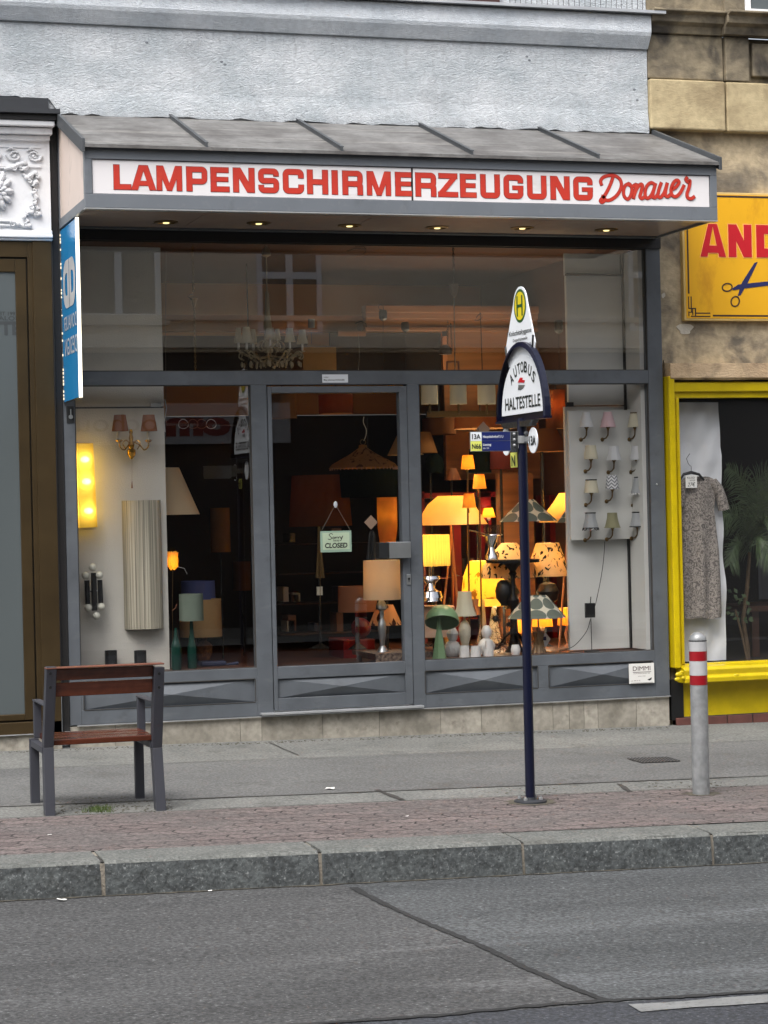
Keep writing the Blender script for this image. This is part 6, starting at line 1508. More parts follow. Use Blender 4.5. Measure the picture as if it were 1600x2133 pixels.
for u, v, w_, h_, y_, mk, lab in ((460, 1150, 20, 92, 1.8, 'brown', 'dim tall brown cylinder shade in the dark behind the left window'), (505, 1230, 18, 60, 2.2, 'umber', 'dim brown shade deep in the shop beside the mullion'), (520, 828, 22, 22, 2.2, 'beige', 'beige shade hanging high by the mullion')):
    t_ = thing('floor_lamp', lab, 'lamp', tuple(at(u, v, y_))); shade(t_, u, v, y_, [(v-h_, w_), (v, w_*1.02)], SH[mk]); b = MB(); q = at(u, v, y_); b.tube([(q.x, y_, q.z+.02), (q.x, y_, -.0)] if v > 900 else [(q.x, y_, q.z+.05), (q.x, y_, 3.0)], .006, 6); b.build('stem', M['smoke'], t_)

# --- things seen through the door
t_ = thing('closed_sign', 'mint green Sorry we are CLOSED sign hanging inside the door', 'sign', tuple(at(699, 1152, .05)))
a, c = at(668, 1151, .04), at(732, 1105, .04)
b = MB(); b.box(a.x, c.x, .040, .046, a.z, c.z); b.build('board', M['mint'], t_, bevel=.002)
b = MB(); w, h = c.x-a.x, c.z-a.z; b.box(a.x+.07*w, c.x-.07*w, .0385, .0399, a.z+.12*h, c.z-.08*h); b.build('pale_centre', M['mintpale'], t_, bevel=.0)
b = MB(); b.text('CLOSED', (a.x+w*.5, .0380, a.z+h*.20), (1, 0, 0), (0, 0, 1), w=w*.72, h=h*.24, bold=.03, align='C', shear=.1); b.text("WE'RE", (a.x+w*.5, .0380, a.z+h*.50), (1, 0, 0), (0, 0, 1), w=w*.2, h=h*.08, bold=.01, align='C')
def scr(pts, s_=1.0): b.strip(smooth_pts([(x_*w, z_*h) for x_, z_ in pts], 5), .0045, (a.x, .0382, a.z), (1, 0, 0), (0, 0, 1), .0006+.0001*random.random())
scr([(.40, .84), (.34, .88), (.28, .82), (.32, .74), (.36, .66), (.30, .60), (.24, .63)]); scr([(.42, .72), (.39, .66), (.43, .62), (.46, .68), (.42, .72)]); scr([(.48, .72), (.50, .62)]); scr([(.49, .68), (.54, .72)]); scr([(.56, .72), (.57, .62)]); scr([(.57, .68), (.62, .72)]); scr([(.64, .72), (.66, .64), (.71, .74), (.66, .56), (.62, .55)])
b.build('lettering', M['ink'], t_)
b = MB(); tp = at(699, 1051, .03); b.tube([at(670, 1105, .038), tp], .0016, 5); b.tube([at(730, 1105, .038), tp], .0016, 5); b.build('string', M['cord'], t_)
b = MB(); b.ball(tp, .017, 14, .8, .35, 1.3); b.build('suction_cup', M['enamel'], t_, smooth=True)
t_ = thing('pendant_lamp', 'wavy brimmed brown parchment pendant shade on a twisted cord', 'pendant', tuple(at(757, 975, 1.0)))
shade(t_, 757, 975, 1.0, [(927, 8), (933, 9), (945, 26), (956, 46), (966, 64), (975, 71)], SH['parch'], seg=72, ribs=18, amp=.022)
for k_ in range(46):
    a_ = 2*pi*k_/46; q = at(757, 975, 1.0); r__ = 70*mpp(q.x, 1.0); b = MB(); b.tube([(q.x+r__*cos(a_), 1.0+r__*sin(a_), q.z+.004), (q.x+r__*1.01*cos(a_), 1.0+r__*1.01*sin(a_), q.z-.014)], .004, 5); b.build('fringe', M['leather'], t_) if sin(a_) < .2 else b.b.free()
b = MB(); b.tube(smooth_pts([tuple(at(*p)) for p in ((758, 868, 1.0), (757, 880, 1.0), (763, 895, 1.0), (762, 908, 1.0), (758, 918, 1.0))], 6), .003, 6); b.build('cord', M['cream_cer'], t_)
b = MB(); q = at(756, 921, 1.0); b.tube([(q.x+.02*cos(2*pi*i/14), 1.0, q.z+.02*sin(2*pi*i/14)) for i in range(15)], .003, 6); b.build('ring', M['gold_dull'], t_)
def simple_lamp(name, lab, u, v, y, prof, mk, basep=None, bm='gold_dull', power=0, foot=None, group=None, **k):
    vb = basep[-1][0] if basep else v
    t_ = thing(name, lab, 'lamp', tuple(at(u, vb, y)), group)
    s_, c, q = shade(t_, u, v, y, prof, SH[mk], **k)
    if basep: body(t_, u, vb, y, basep, M[bm] if isinstance(bm, str) else bm)
    if power:
        vm = prof[0][0]*.62+prof[-1][0]*.38; z_ = zof(c.x, c.y, vm); bulb_light(t_, (c.x, c.y, z_), power); b = MB(); b.ball((c.x, c.y, z_-.05), .018, 10, 1, 1, 1.3); b.build('bulb', M['globe'], t_, smooth=True)
    return t_
simple_lamp('pendant_lamp', 'wide dark green drum shade hanging below the parchment pendant', 768, 1036, 1.5, [(976, 62), (1036, 59)], 'dark', [(870, 1), (1000, 1)], 'black')
simple_lamp('floor_lamp', 'big dim orange brown drum shade left of the closed sign', 668, 1096, 1.7, [(990, 58), (1096, 66)], 'umber', [(1096, 3), (1340, 3), (1350, 24)], 'smoke', power=.8)
simple_lamp('floor_lamp', 'brown square shade at the top left corner of the door glass', 588, 872, 1.8, [(822, 30), (872, 31)], 'brown', [(800, 1), (840, 1)], 'smoke')
simple_lamp('table_lamp', 'white drum lampshade on a turned silver base behind the door', 797, 1249, .55, [(1167, 39), (1249, 40)], 'cream', [(1248, 4), (1262, 12), (1268, 12), (1272, 5), (1288, 4), (1296, 8), (1310, 9), (1325, 7), (1345, 5), (1352, 10), (1358, 12)], 'silver', power=.5)
simple_lamp('table_lamp', 'low pinkish brown drum shade behind the white drum lamp', 745, 1274, 1.1, [(1221, 40), (1274, 41)], 'rose', [(1274, 4), (1340, 5), (1352, 20)], 'smoke')
simple_lamp('table_lamp', 'small empire shade with dark scroll print by the silver lamp', 803, 1302, .8, [(1260, 17), (1302, 35)], 'flower', [(1300, 3), (1345, 4), (1356, 16)], 'smoke', power=.12)
simple_lamp('floor_lamp', 'tall honey coloured cylinder shade beside the door jamb', 808, 1130, 1.3, [(1036, 21), (1095, 21), (1130, 17)], 'orange', [(1130, 3), (1350, 3), (1360, 20)], 'smoke', power=.12)
simple_lamp('floor_lamp', 'beige cone shade half hidden by the right door stile', 845, 948, 1.6, [(900, 14), (948, 38)], 'beige', [(948, 3), (1350, 4), (1360, 26)], 'smoke')
simple_lamp('pendant_lamp', 'dim brown drum shade high behind the door glass', 700, 862, 2.2, [(822, 36), (862, 36)], 'umber', [(800, 1), (840, 1)], 'smoke', power=1.0)
t_ = thing('tassel', 'long golden tassel hanging in the dark shop left of the closed sign', 'tassel', tuple(at(667, 1262, .6)))
b = MB(); px_lathe(b, 667, 1200, .6, [(1097, 2), (1120, 3), (1150, 4), (1190, 7), (1204, 8)], ribs=7, amp=.25, seg=42); b.build('threads', M['gold_dull'], t_); b = MB(); bxp(b, 661, 672, 1222, 1240, .6, .02); b.build('label_card', M['cream_cer'], t_); stem(t_, [(667, 1203, .6), (667, 1262, .6)], .002, M['gold_dull'], 'cord')
t_ = thing('tassel', 'dark tassel with a pink diamond card beside the closed sign', 'tassel', tuple(at(775, 1166, .5)))
b = MB(); px_lathe(b, 776, 1166, .5, [(1105, 3), (1115, 6), (1140, 8), (1166, 11)], ribs=9, amp=.2, seg=45); b.build('threads', M['black'], t_)
b = MB(); q = [at(*p) for p in ((773, 1073, .45), (787, 1088, .45), (773, 1103, .45), (759, 1088, .45))]; b.prism(q, (0, .003, 0)); b.build('diamond_card', M['pink_soft'], t_)
t_ = thing('cabinet', 'low dark red lacquered cabinet with a red glass globe on top', 'cabinet', tuple(at(748, 1376, 1.4)))
b = MB(); bxp(b, 716, 781, 1331, 1376, 1.4, .4); b.build('carcass', M['redpaint'], t_, bevel=.006); b = MB(); bxp(b, 718, 779, 1376.5, 1380, 1.39, .4); b.build('plinth', M['leather'], t_)
t_ = tag((lambda b: (b.ball(at(752, 1308, 1.5), .075, 20), b.build('glass_globe', M['redpaint'], smooth=True))[-1])(MB()), 'dark red glass globe standing on the red cabinet', 'globe')
t_ = thing('table', 'small table with patterned runner at the foot of the door glass', 'table', tuple(at(812, 1380, .7)))
b = MB(); a = at(776, 1362, .5); b.box(a.x, a.x+.5, .42, 1.0, a.z-.03, a.z); b.build('table_top', M['floorwood'], t_); b = MB(); b.box(a.x-.01, a.x+.4, .40, .8, a.z+.001, a.z+.006); b.box(a.x-.01, a.x+.4, .39, .399, a.z-.09, a.z+.005); b.build('runner', M['rug'], t_)
for dx_, dy_ in ((.02, .05), (.42, .05), (.02, .5), (.42, .5)):
    b = MB(); b.box(a.x+dx_, a.x+dx_+.03, .42+dy_, .45+dy_, .0, a.z-.031); b.build('leg', M['floorwood'], t_)
t_ = thing('shelf', 'dark shelf with papers and boxes in the depth of the shop', 'shelf', tuple(at(640, 1360, 2.6)))
for k_ in range(4):
    b = MB(); bxp(b, 585, 790, 1130+k_*62, 1135+k_*62, 2.6, .35); b.build('shelf_board', M['room_brown'], t_)
for k_ in range(14):
    b = MB(); u_ = random.uniform(590, 770); r_ = random.choice((0, 1, 2, 3)); hh_ = random.uniform(14, 40); bxp(b, u_, u_+random.uniform(8, 22), 1129+r_*62-hh_, 1129.5+r_*62, 2.63, .2); o__ = b.build('box', M[random.choice(('room_brown', 'cream_cer', 'smoke', 'navybox', 'leather'))]); tag(o__, 'dim box on the dark shelves behind the door', 'box', 'boxes on the dark shelves')

# --- right window
t_ = thing('chandelier', 'dark bar chandelier with four cream cylinder shades at the top of the right window', 'chandelier', tuple(at(960, 862, .7)))
b = MB(); bxp(b, 890, 1055, 855, 869, .7, .03); b.build('bar', M['gold_dull'], t_)
for i, (u, w_) in enumerate(((895, 18), (955, 18), (1014, 19), (1062, 16))):
    y_ = .62; shade(t_, u, 842, y_, [(790, w_-.5), (842, w_)], SH['ivory']); stem(t_, [(u, 842, y_), (u+1, 862, y_)], .009, M['gold_dull'], 'lamp_holder')
simple_lamp('pendant_lamp', 'broad caramel oval shade under the chandelier bar', 1000, 893, 1.2, [(868, 52), (893, 54)], 'brown', [(800, 1), (870, 1)], 'smoke', power=4)
simple_lamp('pendant_lamp', 'tall brown box shade hanging right of the bus stop post', 1158, 893, 1.2, [(812, 20), (893, 21)], 'brown', [(790, 1), (830, 1)], 'smoke', power=3.5)
simple_lamp('pendant_lamp', 'plain beige oblong shade at the top left of the right window', 915, 905, 1.9, [(872, 34), (905, 36)], 'umber', [(790, 1), (880, 1)], 'smoke')
simple_lamp('floor_lamp', 'wide brown cone shade right of the bus stop post', 1138, 941, 1.0, [(893, 22), (941, 45)], 'brown', [(941, 3), (1340, 3), (1352, 26)], 'smoke')
simple_lamp('floor_lamp', 'brown cone shade behind the left edge of the right window', 882, 944, 1.6, [(900, 16), (944, 30)], 'brown', [(944, 3), (1340, 3), (1352, 24)], 'smoke')
simple_lamp('floor_lamp', 'maroon square shade behind the night line plate', 1052, 977, 1.4, [(938, 30), (977, 31)], 'maroon', [(977, 3), (1340, 3), (1352, 24)], 'smoke')
simple_lamp('floor_lamp', 'black dome shade in the dark behind the amber lamps', 905, 985, 1.6, [(945, 8), (955, 17), (970, 20), (985, 16)], 'dark', [(985, 2), (1340, 3), (1352, 24)], 'smoke')
simple_lamp('floor_lamp', 'large black drum shade with an added light behind the amber lamps', 1000, 985, 1.7, [(935, 22), (985, 24)], 'dark', [(985, 2), (1340, 3), (1352, 24)], 'smoke', power=9)  # strong bulb added to throw warm light on the upper back wall
# three-headed brass lamp
t_ = thing('floor_lamp', 'brass floor lamp with three small glowing amber shades', 'lamp', tuple(at(978, 1330, .6)), )
for u, vt, vb, wt, wb in ((975, 948, 977, 11, 14.5), (999, 988, 1018, 10.5, 14.5), (977.5, 1028, 1058, 10.5, 14.5)):
    s_, c, q = shade(t_, u, vb, .55, [(vt, wt), (vb, wb)], SH['orange'], thick=.002); z_ = zof(c.x, c.y, (vt+vb)/2); bulb_light(t_, (c.x, c.y, z_), 2.6, (1, .80, .50), .012)
    b = MB(); b.ball((c.x, c.y, z_-.03), .009, 10, 1, 1, 1.4); b.build('bulb', M['globe'], t_, smooth=True)
    b = MB(); b.tube([at(u-3, vb, .55), at(u, vb+10, .55)], [.009, .004], 8); b.build('lamp_holder', M['gold'], t_)
stem(t_, [(974, 980, .55), (975, 1100, .55), (978, 1290, .55), (979, 1352, .55)], .0068, M['gold_dull'], 'pole'); stem(t_, [(999, 1022, .5), (1001, 1160, .5), (1004, 1345, .5)], .0062, M['gold_dull'], 'pole'); stem(t_, [(976, 1104, .55), (1014, 1113, .5)], .004, M['gold_dull'], 'crossbar')
b = MB(); q = at(979, 1354, .55); b.lathe((q.x, .55), [(.13, .052), (.13, .062), (.02, .07)], 28); b.build('foot', M['gold_dull'], t_)
def tripod(u, vt, vb, y, lab, prof, mk, power, legs, gr=None):
    t_ = thing('tripod_lamp', lab, 'lamp', tuple(at(u, vb, y)), gr); s_, c, q = shade(t_, u, prof[-1][0], y, prof, SH[mk]); vm = prof[0][0]*.72+prof[-1][0]*.28; z_ = zof(c.x, c.y, vm)
    bulb_light(t_, (c.x, c.y, z_), power*2.9, (1, .82, .52), .03); b = MB(); b.ball((c.x, c.y, z_-.065), .025, 12); b.build('bulb', M['globe'], t_, smooth=True)
    for L_ in legs: stem(t_, L_, .009, M['woodpale'], 'leg')
    return t_
tripod(940, 1092, 1350, .9, 'tripod lamp with a wide glowing apricot cone shade', [(1033, 27), (1050, 48), (1093, 76)], 'cone', 2.6, [[(939, 1093, .9), (941, 1118, .9), (962, 1352, .8)], [(941, 1112, .9), (915, 1352, .85)], [(941, 1112, .9), (945, 1352, 1.2)]])
tripod(1184, 1087, 1350, .9, 'glowing apricot cone lamp cut off by the white display wall', [(1027, 18), (1045, 30), (1087, 62)], 'cone', 2.2, [[(1184, 1087, .9), (1165, 1352, .8)], [(1186, 1087, .9), (1205, 1352, .9)], [(1184, 1087, .9), (1186, 1352, 1.2)]])
simple_lamp('table_lamp', 'lit yellow pleated drum lampshade at the left of the right window', 897, 1179, .6, [(1114, 40), (1179, 41)], 'yellow', [(1179, 3), (1200, 3), (1205, 14), (1215, 6), (1235, 14), (1248, 22), (1252, 24)], 'chrome', power=2.6, seg=120, ribs=40, amp=.018)
simple_lamp('pendant_lamp', 'grey leaf print cone shade behind the post, upper one of two', 1100, 1086, .7, [(1040, 13), (1086, 61)], 'dots', [(1000, 1), (1050, 1.5)], 'cord', seg=64)
simple_lamp('table_lamp', 'grey leaf print cone shade on a ribbed amber glass vase', 1118, 1287, .35, [(1240, 22), (1287, 62)], 'dots', None, seg=64)
tt_ = [o for o in bpy.data.objects if o.name.startswith('table_lamp')][-1]
body(tt_, 1123, 1366, .35, [(1287, 1.5), (1314, 1.5), (1315, 13), (1318, 12), (1332, 9), (1350, 12), (1366, 17)], M['ribglass'], ribs=14, amp=.05, seg=70)
simple_lamp('pendant_lamp', 'leaf print cone shade fragment beside the white display wall', 1192, 1088, .75, [(1062, 12), (1088, 35)], 'dots', None)
simple_lamp('table_lamp', 'tilted parchment shade with dark olive twigs, left of the post', 1062, 1205, .75, [(1131, 16), (1150, 34), (1180, 56), (1203, 60)], 'olivebr', [(1203, 2), (1215, 3), (1218, 14), (1235, 22), (1252, 18), (1262, 6), (1268, 10)], 'black', power=2.2, seg=48)
simple_lamp('table_lamp', 'parchment shade with olive branch print by the display wall', 1142, 1200, .7, [(1131, 24), (1160, 34), (1200, 46)], 'olivebr', [(1200, 2), (1212, 4), (1216, 16), (1232, 24), (1250, 20), (1262, 5), (1268, 12)], 'black', power=2.2, seg=48)
simple_lamp('table_lamp', 'bright yellow leaf print shade glowing behind the twig lamp', 1008, 1246, 1.0, [(1168, 30), (1200, 42), (1246, 48)], 'lemon', [(1246, 3), (1300, 6), (1340, 16)], 'cream_cer', power=6.5)
simple_lamp('table_lamp', 'small yellow lit shade low behind the black vases', 1030, 1262, 1.3, [(1246, 32), (1262, 34)], 'yellow', [(1262, 3), (1340, 16)], 'cream_cer', power=3.2)
simple_lamp('table_lamp', 'little glowing orange drum lamp right of the post', 1130, 1305, .9, [(1286, 20), (1305, 22)], 'orange', [(1305, 2), (1340, 3), (1352, 14)], 'gold_dull', power=1.8)
simple_lamp('table_lamp', 'little glowing orange drum lamp beside the display wall', 1183, 1302, .9, [(1266, 18), (1302, 22)], 'orange', [(1302, 2), (1320, 7), (1340, 3), (1354, 14)], 'leather', power=1.8)
simple_lamp('table_lamp', 'ivory bell lampshade on a slim cream vase', 969, 1283, .35, [(1232, 14), (1245, 15), (1265, 18), (1283, 24.5)], 'ivory', [(1283, 2), (1291, 3), (1296, 8), (1308, 12.5), (1325, 12), (1340, 8), (1346, 7)], 'cream_cer', ribs=8, amp=.02, seg=64)
simple_lamp('table_lamp', 'small amber drum lamp glowing low behind the pink table', 930, 1322, 1.5, [(1300, 16), (1322, 19)], 'orange', [(1322, 3), (1350, 12)], 'gold_dull', power=1.2)
simple_lamp('table_lamp', 'squat honey shade glowing behind the dried twigs', 1085, 1318, 1.4, [(1292, 18), (1318, 26)], 'orange', [(1318, 3), (1350, 14)], 'gold_dull', power=1.6)
simple_lamp('table_lamp', 'low cream cylinder shade between the brass poles', 990, 1222, 1.7, [(1190, 15), (1222, 16)], 'cone', [(1222, 3), (1281, 12)], 'leather', power=1.6)
simple_lamp('table_lamp', 'small terracotta shade on the upper red shelf', 1018, 1078, 1.95, [(1058, 9), (1078, 15)], 'orange', [(1078, 2), (1110, 3), (1194, 12)], 'black', power=.8)
# mushroom lamp
t_ = thing('mushroom_lamp', 'sage green metal mushroom lamp at the front of the right window', 'lamp', tuple(at(917, 1374, .22)))
c = at(921, 1290, .22); q = mpp(c.x, .22); z0 = c.z
def tilt(b, piv, ax, ay):
    bmesh.ops.rotate(b.b, cent=piv, matrix=Matrix.Rotation(radians(ax), 3, 'X') @ Matrix.Rotation(radians(ay), 3, 'Y'), verts=b.b.verts[:])
pv = Vector((c.x, c.y, z0))
b = MB(); b.lathe((c.x, c.y), [(36*q*sin(radians(a)), z0-8*q+38*q*cos(radians(a))) for a in range(0, 91, 9)]+[(34.5*q, z0-8.5*q)]+[(34*q*sin(radians(a)), z0-8*q+36*q*cos(radians(a))) for a in range(88, 0, -11)], 56, cap=False); tilt(b, pv, -27, 10); b.build('dome', M['green_enam'], t_, smooth=True)
body(t_, 916, 1374, .22, [(1285, 2.5), (1310, 5.5), (1374, 16.5)], M['green_enam'], 'cone_foot', seg=6)
def gourd(u, vt, vb, y, rt_, rb_, lab, n1=14, n2=20):
    t_ = thing('vase', lab, 'vase', tuple(at(u, vb, y)), 'white ribbed ceramic pieces in the right window'); vm = vt+(vb-vt)*.44
    body(t_, u, vm, y, [(vt, rt_*.45), (vt+2, rt_*.6), (vt+(vm-vt)*.45, rt_), (vm-3, rt_*.75), (vm, rt_*.55)], M['white_gloss'], 'neck', ribs=n1, amp=.03, seg=n1*5)
    body(t_, u, vb, y, [(vm+.2, rt_*.55), (vm+3, rb_*.65), (vm+(vb-vm)*.42, rb_), (vb-6, rb_*.82), (vb-1, rb_*.5), (vb, rb_*.48)], M['white_gloss'], 'belly', ribs=n2, amp=.035, seg=n2*5)
gourd(943, 1308, 1369, .38, 12.5, 18, 'white ribbed gourd vase half behind the mushroom lamp'); gourd(1014, 1303, 1364, .4, 11.5, 18, 'white ribbed gourd vase in the middle of the right window')
def cup(u, vt, vb, y, prof, lab, handle=False, ribs=16):
    t_ = thing('cup', lab, 'cup', tuple(at(u, vb, y)), 'white ribbed ceramic pieces in the right window'); b = MB(); px_lathe(b, u, vb, y, prof, ribs=ribs, amp=.03, seg=ribs*5, thick=.002); b.build('cup_body', M['white_gloss'], t_, smooth=True)
    b = MB(); c = at(u, vb, y); q_ = mpp(c.x, y); b.lathe((c.x, c.y), [(prof[-1][1]*q_*.98, c.z+.001), (prof[-1][1]*q_*.98, c.z+.005)], 24); b.build('cup_bottom', M['white_gloss'], t_)
    if handle: b = MB(); q = at(u+11, (vt+vb)/2, y); b.tube([(q.x-.01+.018*sin(pi*i/8), y, q.z+.02*cos(pi*i/8)) for i in range(9)], .0035, 6); b.build('handle', M['white_gloss'], t_)
cup(968, 1345, 1369, .24, [(1345, 9.5), (1357, 10), (1369, 10.5)], 'white ribbed cup without handle beside the mushroom lamp'); cup(991, 1346, 1370, .22, [(1346, 9.5), (1370, 11)], 'white ribbed mug with handle at the front of the right window', True)
cup(1018, 1353, 1368, .24, [(1353, 11), (1368, 11)], 'low wide white ribbed bowl in the right window'); cup(1018.5, 1340, 1353, .34, [(1334, 7), (1353, 9)], 'narrow white cup standing behind the low bowl'); cup(1074.5, 1343, 1368, .25, [(1343, 7.5), (1352, 10), (1360, 9.5), (1368, 6.5)], 'white faceted cup just left of the bus stop post', ribs=8)
# tables
t_ = thing('table', 'round table under a pale pink cloth at the left of the right window', 'table', tuple(at(905, 1345, .75)))
b = MB(); c = at(905, 1262, .75); b.lathe((c.x, .75), [(.01, c.z), (.135, c.z), (.145, c.z-.008), (.147, c.z-.22)], 48, ribs=12, amp=.02); b.build('tablecloth', M['pink_soft'], t_, smooth=True); b = MB(); b.lathe((c.x, .75), [(.02, .052), (.02, c.z-.23)], 12); b.build('leg', M['floorwood'], t_)
t_ = thing('glass_lamp', 'round silver and glass lamp foot on the pink table', 'lamp base', tuple(at(898, 1252, .7)))
b = MB(); px_lathe(b, 897, 1254, .62, [(1200, 20), (1206, 22), (1215, 12), (1225, 10), (1232, 22), (1245, 26), (1254, 14)]); b.build('foot', M['chrome'], t_, smooth=True)
t_ = thing('side_table', 'wrought iron side table with a thin glass top', 'table', tuple(at(1072, 1366, .55)))
b = MB(); c = at(1068, 1166, .55); b.lathe((c.x, .55), [(.195, c.z-.003), (.195, c.z+.003)], 40); b.build('table_top', M['smoke'], t_); b = MB(); b.lathe((c.x, .55), [(.19, c.z-.02), (.19, c.z-.004)], 40, thick=.012); b.build('rim', M['table_iron'], t_)
body(t_, 1072, 1366, .55, [(1172, 22), (1180, 12), (1190, 6), (1195, 9), (1200, 5), (1240, 5), (1250, 12), (1262, 11), (1270, 6), (1300, 8), (1330, 9), (1345, 12), (1366, 26)], M['table_iron'], 'pedestal', seg=20)
b = MB()
for k_ in range(3):
    a_ = k_*2.1+.6; q = at(1072, 1350, .55); b.tube([q+Vector((cos(a_)*r__, sin(a_)*r__*.8, z__)) for r__, z__ in ((.02, .12), (.07, .08), (.12, .0), (.15, .0))], .01, 8)
b.build('legs_ring', M['table_iron'], t_)
t_ = thing('glass_vase', 'crackled glass vase lamp on a silver foot on the iron table', 'vase', tuple(at(1025, 1166, .5)))
b = MB(); px_lathe(b, 1025, 1112, .5, [(1093, 18), (1112, 17)], thick=.006, ribs=19, amp=.04, seg=60); b.build('crackled_bowl', M['clearglass'], t_); body(t_, 1024, 1166, .5, [(1113, 24), (1115, 25), (1117, 15), (1130, 11), (1140, 6), (1150, 9), (1158, 14), (1166, 15)], M['chrome'], 'foot')
t_ = thing('dried_bouquet', 'dark dried twigs and thistles heaped before the iron table', 'decoration', tuple(at(1052, 1362, .45)))
b = MB()
for i in range(260):
    q = at(random.triangular(985, 1095, 1050), random.triangular(1285, 1366, 1350), random.uniform(.42, .62)); d = Vector((random.uniform(-1, 1), random.uniform(-.6, .6), random.uniform(-.4, 1))).normalized()*random.uniform(.02, .07)
    b.tube([q-d/2, q+d/2], [.0015, .0008], 4, False)
b.build('twigs', M['twig'], t_)
for u, v, r_ in ((1032, 1289, .022), (1060, 1300, .016)):
    b = MB(); q = at(u, v, .42); b.ball(q, r_, 12)
    for i in range(40):
        d = Vector((random.gauss(0, 1), random.gauss(0, .6), random.gauss(0, 1))).normalized(); b.tube([q+d*r_*.9, q+d*r_*random.uniform(1.5, 2.4)], [.0018, .0006], 4, False)
    b.build('thistle', M['table_iron'], t_)
for x_, lab in (((1045, 1236, .5), 'oval black lacquer vase left of the bus stop post'),):
    tag((lambda b: (px_lathe(b, 1052, 1262, .62, [(1208, 8), (1214, 15), (1230, 20), (1246, 18), (1258, 9), (1262, 9)]), b.build('black_vase', M['black'], smooth=True))[-1])(MB()), lab, 'vase')
t_ = thing('shelving', 'dark red lacquered shelving frame behind the lamps in the right window', 'shelving', tuple(at(970, 1350, 2.0)))
for u0, u1, v0, v1 in ((872, 1042, 1024, 1038), (1008, 1022, 1024, 1352), (872, 884, 1024, 1352), (948, 960, 1090, 1352), (1145, 1195, 1030, 1042), (1152, 1164, 1042, 1352), (872, 1190, 1195, 1207), (872, 1190, 1282, 1292)):
    b = MB(); bxp(b, u0, u1, v0, v1, 2.0, .3); b.build('rail', M['redpaint'], t_)
b = MB(); bxp(b, 1045, 1110, 985, 1352, 1.8, .05); b.build('back_panel', M['orangewood'], t_)
b = MB(); bxp(b, 872, 1200, 1040, 1352, 2.35, .03); b.build('cloth_back', M['room_brown'], t_)
for k_ in range(16):
    b = MB(); u_ = 886+k_*19+random.uniform(-4, 4); row = random.choice((1194.5, 1281.5)); hh_ = random.uniform(12, 46); px_lathe(b, u_, row, 2.1, [(row-hh_, random.uniform(4, 9)), (row-hh_*.5, random.uniform(6, 10)), (row, 6)], thick=0); tag(b.build('vase', M[random.choice(('leather', 'smoke', 'wicker', 'cream_cer', 'gold_dull', 'black'))], smooth=True), 'dim vase among others on the red shelving', 'vase', 'vases on the red shelving')
t_ = thing('info_card', 'small white diamond card standing beside the ribbed glass lamp', 'card', tuple(at(1136, 1365, .45)))
b = MB(); q = [at(*p) for p in ((1130, 1310, .45), (1147, 1331, .45), (1137, 1349, .45), (1120, 1330, .45))]; b.prism(q, (0, .003, 0)); cdp = b.build('card', M['enamel'], t_); b = MB(); bxp(b, 1130, 1138, 1326, 1334, .4475, .001); b.build('print', M['navyplate'], cdp)
t_ = thing('info_card', 'pale diamond card hanging above the destination plate', 'card', tuple(at(1007, 899, .4)))
b = MB(); q = [at(*p) for p in ((1007, 878, .4), (1022, 894, .4), (1007, 910, .4), (992, 894, .4))]; b.prism(q, (0, .003, 0)); cdp = b.build('card', M['pink_soft'], t_); b = MB(); b.text('1', (at(1006, 899, .3).x, .3985, at(1006, 899, .4).z), (1, 0, 0), (0, 0, 1), h=.03, bold=.02, align='C'); b.build('print', M['ink'], cdp)
simple_lamp('desk_lamp', 'black desk lamp with oval tilted copper shade behind the amber shades', 945, 1000, 1.3, [(975, 6), (1000, 16)], 'rose', [(1000, 2), (1195, 2), (1200, 14)], 'black')
# upper window: chandelier and pendants
t_ = thing('chandelier', 'crystal chandelier with small white candle shades in the upper window', 'chandelier', tuple(at(565, 775, .6)))
CH = [(497, 683, 714, 9), (514, 681, 714, 13), (528, 686, 716, 8), (563, 683, 706, 13), (578, 685, 708, 8), (604, 684, 712, 12), (630, 687, 716, 12)]
cc = at(565, 740, .6)
for i, (u, vt, vb, w_) in enumerate(CH):
    y_ = .6+(.12 if i in (0, 2, 4) else -.10 if i in (1, 5) else -.13 if i == 3 else .02)
    shade(t_, u, vb, y_, [(vt, w_*.55), (vt+(vb-vt)*.4, w_*.66), (vb, w_)], SH['cshade'], thick=.0015, seg=24)
    b = MB(); px_lathe(b, u, vb+14, y_, [(vb-2, 2.4), (vb+14, 2.4)], seg=10); b.build('candle_tube', M['white_gloss'], t_, smooth=True)
    b = MB(); e_ = at(u, vb+16, y_); b.tube(smooth_pts([tuple(e_), tuple(e_+Vector(((cc.x-e_.x)*.15, (.6-y_)*.15, -.03))), tuple(e_.lerp(cc, .6)+Vector((0, 0, -.03))), (cc.x, .6, cc.z-.0)], 5), .006, 8); b.lathe((e_.x, e_.y), [(.004, e_.z-.006), (.02, e_.z), (.018, e_.z+.003)], 12); b.build('arm', M['chand'], t_, smooth=True)
b = MB()
for i in range(90):
    a_ = random.uniform(0, 6.28); r_ = random.uniform(.02, .22); z_ = cc.z-.03-random.uniform(-.05, .10); b.ball((cc.x+r_*cos(a_), .6+r_*sin(a_)*.8, z_), random.uniform(.004, .009), 6, 1, 1, 1.8)
b.build('crystal_drops', M['clearglass'], t_)
b = MB()
